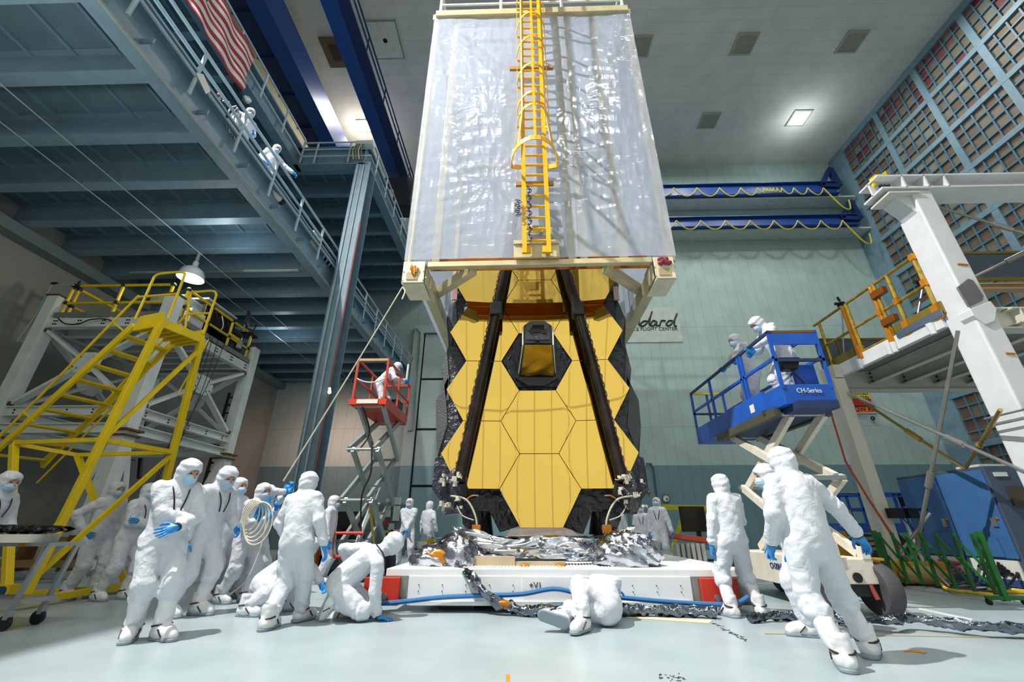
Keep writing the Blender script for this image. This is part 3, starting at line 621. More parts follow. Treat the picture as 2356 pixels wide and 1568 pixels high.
zh = [P(1235, 318, Y=YLD-.75)[2]]+[P(1235, y_, Y=YLD-.6)[2] for y_ in (240, 212, 147, 84, 29)]+[P(1235, 29, Y=YLD-.6)[2]+1.2]
hoop(zh[0], .5, .78, .12)
for zz in zh[1:]: hoop(zz, .36, .62)
for a in np.linspace(.0, math.pi, 5):
    pts = [V(lcx-.49*math.cos(a), YLD-.1-.68*math.sin(a), zh[0]), V(lcx-.36*math.cos(a), YLD-.1-.52*math.sin(a), zh[1])]
    m = MB().bar(pts[0], pts[1], .05, .015, up=V(math.cos(a), math.sin(a), .01)); m.bar(pts[1], V(pts[1][0], pts[1][1], tzt+1.6), .05, .015, up=V(math.cos(a), math.sin(a), .01)); m.build('cage_strap', m_yel, lad)
bp_ = MB()
for z_ in (P(1235, 415, Y=YLD)[2], P(1235, 148, Y=YLD)[2]): bp_.box((lcx, YLD+.1, z_), (1.1 if z_ > 9.5 else .82, .06, .1))
bp_.build('standoff_bracket', mat('bracket_tan', '#a8813a', .5), lad)
MB().box((lcx, YT-.1, tzb+.2), (.92, .05, .42)).box((lcx, YT-.14, tzb+.33), (.92, .03, .06)).build('foot_plate', m_cream, lad)
for x in (lad_x0+.07, lad_x1-.07): MB().box((x, YLD+.05, tzb+.1), (.12, .06, .16)).build('foot_bracket', m_yel, lad)
# chain
ch = MB(); random.seed(3)
for k in range(34):
    zc = tzb+.25+k*.042; a = V(lad_x0+.11+.03*math.sin(k*1.3), YLD-.07, zc)
    ch.tube([a+V(.022*math.cos(q), .012*(k % 2)*math.sin(q)*2, .034*math.sin(q)) for q in np.linspace(0, 2*math.pi, 8, endpoint=False)], .01, 5, closed=True)
for k in range(9):
    a = V(lad_x0-.12+.03*math.sin(k*2.), YLD-.09, tzb+.85+k*.05); ch.tube([a+V(.05*math.cos(q), .01*math.sin(q), .03*math.sin(q)) for q in np.linspace(0, 2*math.pi, 8, endpoint=False)], .008, 5, closed=True)
tag(ch.build('chain', mat('chain_steel', '#5a5c60', .35, .7)), 'steel chain hanging beside the foot of the yellow ladder', 'chain')
c = P(1230, 526, Y=YT-.1); t = thing('sign', 'pale yellow card marked +V1 behind the ladder rungs', 'sign', c)
MB().box(c, (.34, .02, .17)).build('card', mat('card_yellow', '#d9d29a', .7), t); text('lettering', '+V1', c+V(-.02, -.015, .01), .13, V(1, 0, 0), V(0, 0, 1), m_blk, t)
# crane hook block above the cover
t = thing('crane_hook', 'crane hook block and slings holding the wrapped cover from above', 'hook', (cxm, 10.9, tzt))
MB().box((cxm, 10.9, 19.55), (.8, .5, .5)).build('hook_block', m_crane, t, bevel=.05); MB().tube([V(cxm, 10.9, 19.3), V(cxm, 10.9, 18.9), V(cxm+.22, 10.9, 18.62), V(cxm+.2, 10.9, 18.3), V(cxm, 10.9, 18.15), V(cxm-.2, 10.9, 18.3)], [.12, .14, .13, .12, .1, .06], 10).build('hook', m_crane_d, t); MB().ell((cxm, 10.9, 18.95), (.34, .3, .2)).build('swivel', m_crane_d, t)
for dx in (-.2, .2): MB().tube([V(cxm+dx, 10.9, 19.8), V(cxm+dx, 10.9, 24)], .03, 6).build('wire_rope', m_crane_d, t)
for x in (txl+.1, txr-.1):
    for y in (YT+.1, YTB-.1): MB().tube([V(cxm, 10.9, 18.25), V(x, y, tzt+.2)], .022, 6).build('sling', m_wht, t)
# ================================================================ TELESCOPE
RS = 15.9; YV = 8.62; XM = P(1243, 1120, Y=8.4)[0]; S_ = 1.338; PX = S_*math.cos(math.radians(30)); ZM = 4.395
def mir(x, z):
    r2 = (x-XM)**2+(z-ZM)**2; return YV-RS+math.sqrt(RS*RS-r2)
tel = thing('telescope_mirror', 'gold hexagon telescope mirror with black support frame standing on the white platform', 'telescope', (XM, YV, .55))
t_ = NT('gold_mirror'); b_ = t_.n('ShaderNodeBsdfPrincipled'); b_.inputs['Base Color'].default_value = (.86, .60, .135, 1); b_.inputs['Metallic'].default_value = 1; b_.inputs['Roughness'].default_value = .012
t_.l(b_, 0, t_.out, 0); m_gold = t_.m
m_mli = mat('black_blanket', '#262936', .34, bump=.9, bscale=4.5, var=.25, spec=.7, bdist=.14); m_cfrp = mat('carbon_black', '#16161a', .45, bump=.2)
def hexseg(cx, cz):
    R = (S_-.012)/math.sqrt(3); N = 10; m = MB(); idx = {}
    def vid(x, z):
        k = (round(x, 4), round(z, 4))
        if k not in idx: idx[k] = len(m.v); m.v.append((x, mir(x, z), z))
        return idx[k]
    for s in range(6):
        a0, a1 = math.radians(60*s), math.radians(60*s+60)
        e0 = V(math.cos(a0), math.sin(a0))*R/N; e1 = V(math.cos(a1), math.sin(a1))*R/N
        for i in range(N):
            for j in range(N-i):
                p = lambda a, b: vid(cx+e0[0]*a+e1[0]*b, cz+e0[1]*a+e1[1]*b)
                m.f.append((p(i, j), p(i+1, j), p(i, j+1)))
                if i+j < N-1: m.f.append((p(i+1, j), p(i+1, j+1), p(i, j+1)))
    n0 = len(m.v); ring = [(cx+R*math.cos(math.radians(60*s)), cz+R*math.sin(math.radians(60*s))) for s in range(6)]
    for x, z in ring: m.v.append((x, mir(x, z), z))
    for x, z in ring: m.v.append((x, mir(x, z)+.05, z))
    for s in range(6): m.f.append((n0+s, n0+(s+1) % 6, n0+6+(s+1) % 6, n0+6+s))
    m.f.append(tuple(n0+6+s for s in range(6)))
    return m.build('mirror_segment', m_gold, tel, smooth=True, edge=30)
for i in (-2, -1, 1, 2): hexseg(XM, ZM+S_*i)
for sx in (-1, 1):
    for i in (-1.5, -.5, .5, 1.5): hexseg(XM+sx*PX, ZM+S_*i)
# black back structure: outline traced at the frame plane, given half a metre of depth
def bk(pts, y, dep, name, m, par=tel): return MB().prism([P(u, v, Y=y) for u, v in pts], (0, dep, 0)).build(name, m, par, bevel=.01)
YS = 8.72
lo = [(1150, 1130), (1196, 1209), (1150, 1224), (1126, 1176), (1076, 1176), (1060, 1180), (1025, 1184), (1011, 1148), (994, 1125), (1001, 1052), (1007, 1050), (1003, 980), (1003, 921), (1027, 921), (1017, 848), (1032, 794), (1027, 735), (1036, 700), (1050, 690), (1052, 652), (1044, 640), (1060, 600), (1243, 600), (1243, 1130)]
bk(lo, YS, .5, 'backplane', m_mli)
ro = [(1336, 1130), (1243, 1130), (1243, 600), (1406, 600), (1416, 640), (1424, 655), (1421, 690), (1434, 722), (1440, 735), (1438, 790), (1452, 846), (1440, 921), (1468, 921), (1475, 980), (1471, 1049), (1481, 1053), (1493, 1128), (1476, 1150), (1466, 1182), (1420, 1178), (1363, 1176), (1342, 1228), (1296, 1213)]
bk(ro, YS+.001, .5, 'backplane', m_mli)
# folded wing panels behind each edge: grey lattice plates flaring back
m_lat = mat('lattice_grey', '#4a4d52', .5, bump=.8, bscale=40)
for sx, pts in ((-1, [(1003, 921), (1035, 858), (1027, 921), (1030, 975), (1007, 1050), (1003, 980)]), (-1, [(1017, 848), (1029, 800), (1032, 850), (1034, 921), (1025, 921)]), (-1, [(1030, 735), (1050, 690), (1052, 740), (1038, 794)]),
                (1, [(1470, 921), (1440, 858), (1446, 921), (1443, 975), (1466, 1050), (1475, 980)]), (1, [(1453, 848), (1440, 800), (1437, 850), (1434, 921), (1446, 921)]), (1, [(1438, 735), (1418, 690), (1416, 740), (1430, 794)])):
    bk(pts, YS-.03, .06, 'wing_panel', m_lat)
m_hinge = mat('hinge_pink', '#c9a79c', .4, .3); m_copper = mat('copper_tape', '#a5673f', .3, .7)
for u, v0, v1 in ((1047, 655, 690), (1417, 660, 690), (1050, 630, 648)):
    p = P(u, v0, Y=8.6); q = P(u, v1, Y=8.6); MB().box((p+q)/2, (.12, .06, abs(p[2]-q[2]))).build('hinge_bracket', m_hinge, tel)
# crumpled blanket folds and harness clutter at both lower corners
def foil_lump(c, r, n, amp, seed, m, name, par, sc=1.):
    g_ = np.random.default_rng(seed); ph = g_.uniform(0, 6.28, (9, 3)); fr = g_.uniform(4, 17, (9, 3))/sc
    r = np.asarray(r, float); c = np.asarray(c, float)
    m_ = MB(); nu, nv = n, n//2; vs = []
    for j in range(nv+1):
        for i in range(nu):
            a = math.pi*j/nv; b = 2*math.pi*i/nu; d = V(math.sin(a)*math.cos(b), math.sin(a)*math.sin(b), math.cos(a))
            p = d*r; k = sum(abs(math.sin(p@fr[q]+ph[q, 0]+2*math.sin(p[q % 3]*9/sc+ph[q, 1])))-.6 for q in range(9))/9
            vs.append(c+p*(1+amp*k*2))
    fs = [(j*nu+i, j*nu+(i+1) % nu, (j+1)*nu+(i+1) % nu, (j+1)*nu+i) for j in range(nv) for i in range(nu)]
    return m_.add(vs, fs).build(name, m, par, smooth=True, edge=70)
m_foil = mat('silver_foil', '#c4c8d2', .12, 1., bump=.8, bscale=14, var=.12); m_foil_s = mat('silver_sheet', '#dfe3ec', .16, 1., bump=.35, bscale=5, var=.08); m_foil_d = mat('blue_foil', '#767f8b', .14, 1., bump=.6, bscale=9, var=.1)
m_kap = mat('kapton_amber', '#c47a1a', .25, .35, bump=.5, bscale=12, var=.15); m_wire = mat('white_wire', '#b9b3a2', .5)
for s, (u, v) in ((-1, (1046, 1128)), (1, (1446, 1130))):
    c = P(u, v, Y=8.25)
    foil_lump(c, (.24, .25, .34), 30, .35, 5+s, m_mli, 'actuator_cover', tel)
    cl = MB(); wm = MB()
    for k in range(13):
        q = c+V(rng.uniform(-.22, .22), -.28+rng.uniform(-.05, .05), rng.uniform(-.32, .3)); cl.box(q, (rng.uniform(.03, .09), .05, rng.uniform(.03, .1)), rng.uniform(0, 3))
        w0 = q+V(0, -.05, 0); wm.tube(spline([w0, w0+V(rng.uniform(-.06, .06), -.03, rng.uniform(-.07, .05)), w0+V(rng.uniform(-.1, .1), 0, rng.uniform(-.14, .05))], 5), .006, 5)
    cl.build('connector', mat('connector_white', '#cfcabb', .4), tel); wm.build('wiring', m_wire, tel)
    MB().tube(spline([P(u-s*-10, 1140, Y=8.0), P(u+s*-28, 1150, Y=7.95), P(u+s*-50, 1195, Y=7.9), P(u+s*-48, 1245, Y=7.9)], 8), .018, 6).build('harness', m_wire, tel)
    MB().tube(spline([P(u+s*-5, 1162, Y=8.05), P(u+s*-18, 1185, Y=7.95), P(u+s*-44, 1196, Y=7.9)], 8), .011, 6).build('harness', m_wire, tel)
    MB().box(P(u+s*-50, 1216, Y=7.88), (.14, .12, .13)).build('tape_band', m_kap, tel)
    MB().tube(spline([P(u-s*22, 1152, Y=8.0), P(u-s*40, 1140, Y=7.9), P(u-s*55, 1140, Y=7.9)], 6), .012, 6).build('harness', mat('orange_wire', '#b8743a', .5), tel)
# bipod legs
for s, (u0, u1, u2) in ((-1, (1085, 1118, 1096)), (1, (1405, 1372, 1394))):
    top = P(u0, 1172, Y=8.9); top2 = P(u1, 1172, Y=8.9); ft = P(u2+s*2, 1262, Y=8.8)
    MB().tube([top, ft], [.13, .09], 12).build('bipod_leg', m_cfrp, tel); MB().tube([top2+V(0, 0, .05), ft+V(.05*s, 0, 0)], [.13, .09], 12).build('bipod_leg', m_cfrp, tel)
    MB().tube([P(u2-s*20, 1180, Y=9.3), P(u2-s*24, 1262, Y=9.2)], [.12, .16], 12).build('bipod_leg', m_cfrp, tel)
    foil_lump(P(u0-s*5, 1192, Y=8.85), (.22, .2, .24), 26, .3, 21+s, m_mli, 'leg_wrap', tel)
    MB().box(P(u2, 1258, Y=8.8), (.8, .5, .14)).build('foot_plate', mat('foot_grey', '#77777a', .4, .5), tel)
# instrument nose at the centre
m_nose = mat('nose_black', '#2a2e38', .35, bump=.35, bscale=14, var=.15)
yf, yr = 7.5, 8.55
front = [(1205, 789), (1205, 748), (1220, 738), (1252, 737), (1269, 748), (1271, 789)]
rear = [(1195, 864), (1200, 775), (1216, 764), (1258, 764), (1272, 775), (1279, 864)]
fp = [P(u, v, Y=yf+.1) for u, v in front]; rp = [P(u, v, Y=yr) for u, v in rear]
m = MB().add(fp+rp, [(0, 1, 2, 3, 4, 5), tuple(range(11, 5, -1))]+[(i, 6+i, 6+(i+1) % 6, (i+1) % 6) for i in range(6)]); m.build('instrument_nose', m_nose, tel, bevel=.015)
cf = sum(fp)/6; MB().prism([cf+(p-cf)*.86+V(0, -.02, .02) for p in fp], (0, .03, 0)).build('nose_face_plate', m_nose, tel, bevel=.01)
op = [(1216, 760), (1225, 751), (1225, 747), (1252, 747), (1252, 756), (1246, 757), (1246, 763), (1228, 763), (1223, 767)]
MB().prism([P(u, v, Y=yf+.06) for u, v in op], (0, .02, 0)).build('aperture', mat('aperture_black', '#020203', .9), tel)
MB().prism([P(u, v, Y=yf+.06) for u, v in [(1248, 758), (1258, 758), (1258, 766), (1248, 766)]], (0, .02, 0)).build('aperture', mat('aperture_black', '#020203', .9), tel)
MB().box(P(1237, 780, Y=yf+.03), (.08, .1, .08)).build('latch', m_nose, tel, bevel=.01)
g_ = MB().grid(lambda u, v: (1-v)*((1-u)*P(1207, 791, Y=yf+.08)+u*P(1269, 791, Y=yf+.08))+v*((1-u)*P(1199, 862, Y=yr-.02)+u*P(1275, 862, Y=yr-.02))-V(0, 0, .015+.012*math.sin(u*9+v*12)*v), 24, 24)
g_.build('nose_underside_film', mat('olive_gold_film', '#a5832a', .28, .75, bump=.7, bscale=4, var=.2), tel, smooth=True)
for s in (-1, 1):
    p0 = P(1203 if s < 0 else 1272, 752, Y=yf+.1); p1 = P(1203 if s < 0 else 1273, 792, Y=yf+.06); p2 = P(1193 if s < 0 else 1278, 858, Y=yr-.05)
    MB().tube([p0, p1, p2], .014, 6).build('tie_rod', mat('rod_cream', '#d8d2b8', .4), tel)
hx = [(1156, 830), (1195, 770), (1279, 770), (1312, 830), (1282, 890), (1192, 890)]
MB().prism([P(u, v, Y=YV+.02) for u, v in hx], (0, .04, 0)).build('centre_blanket', m_mli, tel)
MB().prism([P(u, v, Y=YV-.1) for u, v in [(1186, 866), (1284, 866), (1286, 868), (1254, 886), (1216, 886), (1185, 868)]], (0, .15, 0)).build('nose_skirt', m_nose, tel, bevel=.02)
# secondary support struts
m_strut = NT('strut_dark'); 
m_strut = mat('strut_brown_black', '#2b211b', .3, .2, bump=.25, bscale=20, var=.3)
for s in (-1, 1):
    if s < 0: pts = [P(1056, 1108, Y=8.12), P(1107, 880, Y=8.2), P(1142, 715, Y=8.12), P(1163, 615, Y=8.02), P(1188, 470, Y=7.8)]
    else: pts = [P(1432, 1108, Y=8.12), P(1374, 880, Y=8.2), P(1329, 715, Y=8.12), P(1299, 615, Y=8.02), P(1268, 470, Y=7.8)]
    MB().tube(pts, [.115, .11, .105, .105, .105], 14).build('strut', m_strut, tel, smooth=True)
    fz = []
    for a, b in zip(pts[:-1], pts[1:]):
        n_ = int(np.linalg.norm(b-a)/.05)
        for k in range(n_): fz.append(a+(b-a)*k/n_+V(s*.115+.015*math.sin(len(fz)*1.7), -.03, .01*math.sin(len(fz)*2.3)))
    MB().tube(fz, [.016+.007*math.sin(k*2.9) for k in range(len(fz))], 5).build('cable_harness', mat('harness_tan', '#8b7358', .6, bump=1., bscale=60), tel)
    MB().box(pts[2]+V(0, -.02, 0), (.26, .28, .3), 0).build('joint_collar', m_cfrp, tel, bevel=.02)
    MB().tube([pts[0]+V(0, .1, -.2), pts[0]], [.18, .14], 12).build('strut_root', m_cfrp, tel)
# ================================================================ PLATFORM
m_plat = mat('platform_white', '#e6e9ea', .4, bump=.03, var=.02); m_ss = mat('stainless', '#a8a79f', .4, .75, bump=.15, var=.1)
YP = 6.72; zt = P(1240, 1308, Y=YP)[2]; zbm = P(1240, 1391, Y=YP)[2]
px0 = P(888, 1312, Y=YP)[0]; px1 = P(1722, 1312, Y=YP)[0]; YPB = 10.9
pl = thing('transport_platform', 'low white platform marked +V1 that carries the telescope', 'platform', ((px0+px1)/2, 8.6, 0))
b0 = P(935, 1391, Y=YP)[0]; b1 = P(1598, 1391, Y=YP)[0]
MB().box(((px0+px1)/2, (YP+YPB)/2+.02, zt-.05), (px1-px0, YPB-YP, .1)).build('deck', m_plat, pl, bevel=.01)
MB().box(((b0+b1)/2, YP+.03, (zt+zbm)/2-.05), (b1-b0, .05, zt-zbm-.08)).build('front_panel', m_plat, pl, bevel=.006)
MB().bar(V(b0+.05, YP-.01, zbm+.02), V(b1-.05, YP-.01, zbm+.02), .08, .05).build('bottom_lip', m_plat, pl)
a0, a1 = P(1202, 1330, Y=YP)[0], P(1312, 1330, Y=YP)[0]
MB().box(((a0+a1)/2, YP-.005, (zt+zbm)/2-.04), (a1-a0, .02, zt-zbm-.12)).build('label_panel', m_plat, pl)
text('lettering', '+V1', P(1232, 1346, Y=YP-.02), .105, V(1, 0, 0), V(0, 0, 1), m_blk, pl)
for s, xa, xb, xt in ((-1, px0, b0, px0), (1, b1, px1, px1)):
    xo = px0 if s < 0 else px1; xi = b0 if s < 0 else b1
    q = [V(xi, YP+.01, zt-.1), V(xi, YP+.01, zbm+.04), V(xi+s*.5, YP+.5, zbm-.05), V(xo, YP+.5, zt-.1)]
    MB().prism([V(xi, YP+.02, zt-.1), V(xi, YP+.02, zbm), V(xo, YP+.06, zbm), V(xo, YP+.02, zt-.1)], (0, .06, 0)).build('end_plate', m_ss, pl)
    MB().box((xi+s*.36, YP-.02, zbm+.16), (.5, .06, .34)).build('bumper', mat('bumper_red', '#c9321a', .5, dirt=.3), pl, bevel=.01)
    MB().cyl(V(xi+s*.3, YP-.08, zbm+.1), V(xi+s*.3, YP-.04, zbm+.1), .04, 12).build('reflector', m_steel, pl)
MB().box(((px0+px1)/2, (YP+YPB)/2+.15, (zt+.1)/2+.02), (px1-px0-.8, YPB-YP-.6, zt-.22)).build('chassis', mat('chassis_dark', '#24282b', .7), pl)
for x in (px0+1.0, px1-1.0): 
    for y in (YP+.4, YPB-.5): MB().box((x, y, .07), (.5, .4, .14)).build('foot_pad', m_blk, pl)
bl = MB()
for x in np.linspace(b0+.15, b1-.15, 12):
    for z_ in (zbm+.16, zt-.2): bl.cyl(V(x, YP+.006, z_), V(x, YP-.008, z_), .007, 6)
bl.build('bolt', m_blk, pl)
gr = MB(); gx0, gx1 = P(1075, 1300, Z=zt)[0], P(1400, 1300, Z=zt)[0]
for k in range(46): gr.box((gx0+(gx1-gx0)*k/45, YP+.55, zt+.004), (.022, .9, .012))
gr.build('ribbed_mat', m_plat, pl)
# silver foil covered base
bs = thing('foil_wrapped_base', 'crumpled silver foil covered base ring beneath the gold mirrors', 'base', (XM, 8.3, zt))
g_ = np.random.default_rng(4); PH = g_.uniform(0, 6.28, 24)
def fold(u, v):
    return .08*abs(math.sin(u*7+v*2.2+2*math.sin(v*3+PH[0])+PH[1]))+.045*abs(math.sin(u*21-v*5+PH[2]))+.02*abs(math.sin(v*8+u*15+2*math.sin(u*11)))
bx0, bx1 = P(1020, 1285, Y=7.5)[0], P(1472, 1285, Y=7.5)[0]
def skirt(u, v):
    x = bx0+(bx1-bx0)*u; k = 2*u-1; yc_ = 7.45+.35*k*k; sag = .08*math.sin(u*math.pi)
    z1 = zt+.50-.16*(1-k*k)+.05*math.sin(u*14); z0 = zt+.03
    return V(x+.05*math.sin(v*9+u*31), yc_+.16*v**1.5-fold(u, v)*1.1, z0+(z1-z0)*v+.5*fold(v+.3, u))
MB().grid(skirt, 150, 30).build('foil_skirt', m_foil_s, bs, smooth=True, edge=50)
MB().grid(lambda u, v: V(bx0+.1+(bx1-bx0-.2)*u, 8.0+1.8*v, zt+.40+.5*fold(u*1.3, v*1.2)-.1*(1-(2*u-1)**2)), 90, 24).build('foil_top', m_foil_s, bs, smooth=True, edge=50)
foil_lump(P(1000, 1288, Y=7.35), (.36, .3, .22), 44, .3, 8, m_foil, 'foil_bundle', bs); foil_lump(P(1052, 1285, Y=7.3), (.3, .28, .34), 44, .32, 9, m_foil, 'foil_bundle', bs)
foil_lump(P(1440, 1282, Y=7.35), (.5, .38, .36), 56, .34, 10, m_foil, 'foil_bundle', bs); foil_lump(P(1046, 1262, Y=7.6), (.3, .25, .24), 30, .12, 11, m_foil_d, 'blue_foil_panel', bs, 2.)
foil_lump(P(1012, 1266, Y=8.7), (.28, .2, .16), 30, .35, 12, m_foil, 'foil_bundle', bs)
for u, v, w_ in ((1010, 1283, .22), (1053, 1308, .2), (1470, 1290, .12), (1208, 1302, .08), (1290, 1302, .08)): foil_lump(P(u, v, Y=7.12), (w_, .06, .12 if w_ > .1 else .04), 16, .3, int(u), m_kap, 'amber_tape', bs)
wd = MB(); wd.bar(P(1072, 1290, Y=7.25), P(1185, 1291, Y=7.22), .12, .14).bar(P(1110, 1296, Y=7.3), P(1300, 1296, Y=7.25), .2, .06); wd.build('base_board', mat('base_tan', '#b9a685', .5), bs)
tr_ = MB().prism([P(1172, 1236, Y=8.05), P(1158, 1240, Y=8.05), P(1175, 1215, Y=8.2), P(1300, 1213, Y=8.2), P(1320, 1220, Y=8.1), P(1338, 1234, Y=8.05)], (0, .3, 0)); tr_.build('tray_cover', mat('tray_grey', '#6f6a68', .4, .3, bump=.8, bscale=6), bs, bevel=.02)
fr_ = MB()
for u in (1170, 1310): fr_.bar(P(u, 1236, Y=8.2), P(u, 1258, Y=8.2), .1, .1)
fr_.bar(P(1165, 1248, Y=8.2), P(1240, 1236, Y=8.2), .06, .06).bar(P(1320, 1248, Y=8.2), P(1240, 1236, Y=8.2), .06, .06).bar(P(1150, 1262, Y=8.15), P(1330, 1262, Y=8.15), .1, .06); fr_.build('stand_frame', mat('base_tan2', '#a8926a', .45, .2), bs)
# foil hose down to the floor, blue hose, floor foil strip
def crumple(pts, r, seed, n=16):
    q = spline(pts, 40); L = np.r_[0, np.cumsum([np.linalg.norm(b-a) for a, b in zip(q[:-1], q[1:])])]; k = np.arange(0, L[-1], .025); q = np.array(q); q = np.stack([np.interp(k, L, q[:, i]) for i in range(3)], 1)
    m = MB().tube(list(q), [r*(1+.16*math.sin(x*11+seed)+.10*math.sin(x*29+2*seed)) for x in k], n); g = np.random.default_rng(seed); ph = g.uniform(0, 6, 8)
    for i, p in enumerate(m.v):
        c = q[min(i//n, len(q)-1)]; d = np.array(p)-c; w = 1+.22*(1-2*abs(math.sin(p[0]*19+p[2]*31+ph[0]+2*math.sin(p[0]*7+i%n))))+.12*math.sin(p[0]*47+p[1]*39+(i%n)*2.1); m.v[i] = tuple(c+d*w)
    return m
h = crumple([P(1052, 1306, Y=7.0), P(1082, 1325, Y=6.68), P(1112, 1360, Y=6.55), P(1146, 1386, Y=6.5), P(1178, 1396, Y=6.5), P(1200, 1403, Z=.07), P(1260, 1404, Z=.07), P(1420, 1403, Z=.07), P(1560, 1404, Z=.07), P(1650, 1408, Z=.07)], .062, 3)
t = thing('foil_hose', 'silver foil wrapped hose running off the platform and along the floor in front of it', 'hose', P(1178, 1400, Z=0)); h.build('foil_wrap', m_foil_d, t, smooth=True, edge=60)
foil_lump(P(1160, 1389, Y=6.47), (.09, .045, .05), 24, .3, 31, m_kap, 'amber_tape', t)
h = crumple([P(1725, 1422, Z=.05), P(1790, 1416, Z=.06), P(1860, 1420, Z=.06), P(1960, 1424, Z=.08), P(2050, 1426, Z=.12), P(2080, 1420, Z=.12), P(2160, 1430, Z=.1), P(2260, 1440, Z=.1), P(2356, 1446, Z=.09), P(2500, 1460, Z=.08)], .046, 8)
tag(h.build('foil_strip', m_foil_d, smooth=True, edge=60), 'crumpled silver foil strip lying on the floor beyond the walking person', 'foil')
bh = MB().tube(spline([P(840, 1386, Y=6.6), P(900, 1386, Y=6.6), P(1010, 1374, Y=6.62), P(1110, 1369, Y=6.62), P(1200, 1366, Y=6.6), P(1275, 1354, Y=6.6), P(1340, 1366, Y=6.6), P(1430, 1374, Y=6.6), P(1540, 1384, Y=6.6), P(1660, 1390, Y=6.55), P(1700, 1384, Y=6.5), P(1722, 1372, Y=6.5)], 10), .03, 8)
tag(bh.build('blue_hose', mat('hose_blue', '#2f6fa8', .4)), 'blue hose draped along the front of the white platform', 'hose')
# ================================================================ WHITE TOWER
m_tw = mat('tower_white', '#dfe5e1', .5, bump=.05, var=.05); m_ty = mat('safety_yellow', '#e8c80e', .4, var=.06); m_dk = mat('tower_deck_wood', '#6f6a4e', .7, var=.1)
m_rust = mat('rust_edge', '#6a4418', .7)
TX0, TX1, TY0, TY1 = -13.9, -10.32, 10.63, 14.6; TZ = 6.6; TM1, TM2 = 3.88, 3.42
tw = thing('steel_tower', 'white bolted steel access tower with cross braces behind the yellow stairs', 'tower', ((TX0+TX1)/2, (TY0+TY1)/2, 0))
holes = MB()
def nb(c, n_, r=.022):
    holes.tube([c-n_*.01, c+n_*.012], r, 6)
for x in (TX0, TX1):
    for y in (TY0, TY1):
        MB().box((x, y, (TM2+7.35)/2), (.34, .34, 7.35-TM2)).build('post', m_tw, tw, bevel=.01); MB().box((x, y, 7.37), (.4, .4, .04)).build('post_cap', m_rust, tw)
        MB().box((x, y, TM2/2), (.36, .36, TM2)).build('post', m_tw, tw, bevel=.01); MB().box((x, y, TM2-.06), (.55, .55, .05)).box((x, y, TM2-.2), (.5, .5, .04)).build('splice_plate', m_rust, tw)
def face(p0, p1, out):
    p0, p1, out = V(*p0), V(*p1), V(*out); d = nrm(p1-p0); L = np.linalg.norm(p1-p0)
    at = lambda t, z: p0+d*t*L+V(0, 0, z)
    MB().channel(at(.05, TZ-.12), at(.95, TZ-.12), .2, .28, .03, side=1).build('deck_beam', m_tw, tw)
    MB().ibeam(at(.04, TM1), at(.96, TM1), .22, .26).build('mid_beam', m_tw, tw); MB().ibeam(at(.04, TM2), at(.96, TM2), .22, .26).build('mid_beam', m_tw, tw)
    c = at(.5, (TZ+TM1)/2); za, zb_ = TZ-.35, TM1+.2
    for t0, z0 in ((.06, za), (.94, za), (.06, zb_), (.94, zb_)):
        e_ = at(t0, z0); MB().bar(c+nrm(e_-c)*.25, e_, .08, .2, up=out).build('cross_brace', m_tw, tw)
        MB().box(e_+out*.06, (.1, .1, .1)).build('clevis', m_rust, tw)
    q = [c+d*a+V(0, 0, b) for a, b in ((-.42, .1), (-.2, .3), (.2, .3), (.42, .1), (.42, -.1), (.2, -.3), (-.2, -.3), (-.42, -.1))]
    MB().prism([k+out*.05 for k in q], out*.03).build('gusset_plate', m_tw, tw)
    for a in (-.3, -.18, .18, .3):
        for b in (-.12, .12): nb(c+d*a*1.05+V(0, 0, b*(1 if abs(a) > .2 else 1.4))+out*.08, out)
    for t in (.1, .3, .5, .7, .9):
        for b in (-.05, .05):
            nb(at(t, TZ-.12+b)+out*.11, out); nb(at(t+.02, TZ-.12+b)+out*.11, out); nb(at(t, TM1+b*.8)+out*.02, out)
    for s_, t0 in ((0, .28), (1, .72)):
        MB().bar(at(s_*.96+.02, TM2-.3), at(t0, .1), .16, .24, up=out).build('raker_leg', m_tw, tw)
    MB().bar(at(.04, .25), at(.96, .25), .16, .2).build('base_beam', m_tw, tw)
face((TX0, TY0, 0), (TX1, TY0, 0), (0, -1, 0)); face((TX1, TY0, 0), (TX1, TY1, 0), (1, 0, 0)); face((TX1, TY1, 0), (TX0, TY1, 0), (0, 1, 0)); face((TX0, TY1, 0), (TX0, TY0, 0), (-1, 0, 0))
o = holes.build('bolt_hole', mat('hole_dark', '#15171a', .9), tw); o['kind'] = 'stuff'
for k in range(6): MB().ibeam(V(TX0, TY0+.6+.56*k, TZ-.16), V(TX1, TY0+.6+.56*k, TZ-.16), .14, .26, .02).build('joist', m_tw, tw)
MB().box(((TX0+TX1)/2, (TY0+TY1)/2, TZ+.02), (TX1-TX0+.1, TY1-TY0+.1, .05)).build('deck', m_dk, tw)
MB().box(((TX0+TX1)/2, TY0-.08, TZ+.14), (TX1-TX0-.4, .02, .16)).box((TX1+.1, (TY0+TY1)/2, TZ+.14), (.02, TY1-TY0-.4, .16)).build('toe_board', mat('toe_clear', '#7d8078', .35), tw)
def tower_rail(lab, pts, n):
    t = thing('guard_rail', lab, 'railing', (*pts[0], TZ), 'yellow tower railings'); a, b = V(*pts[0], 0), V(*pts[1], 0)
    for k in range(n+1):
        p = a+(b-a)*k/n
        MB().tube([p+V(0, 0, TZ+.05), p+V(0, 0, TZ+1.2)], .045).build('post', m_ty, t)
        for z_ in (.6, 1.2): MB().ell(p+V(0, 0, TZ+z_), .075, 8, 6).build('joint_fitting', m_blk, t)
    for z_ in (.6, 1.2): MB().tube([a+V(0, 0, TZ+z_), b+V(0, 0, TZ+z_)], .042).build('rail', m_ty, t)
    return t
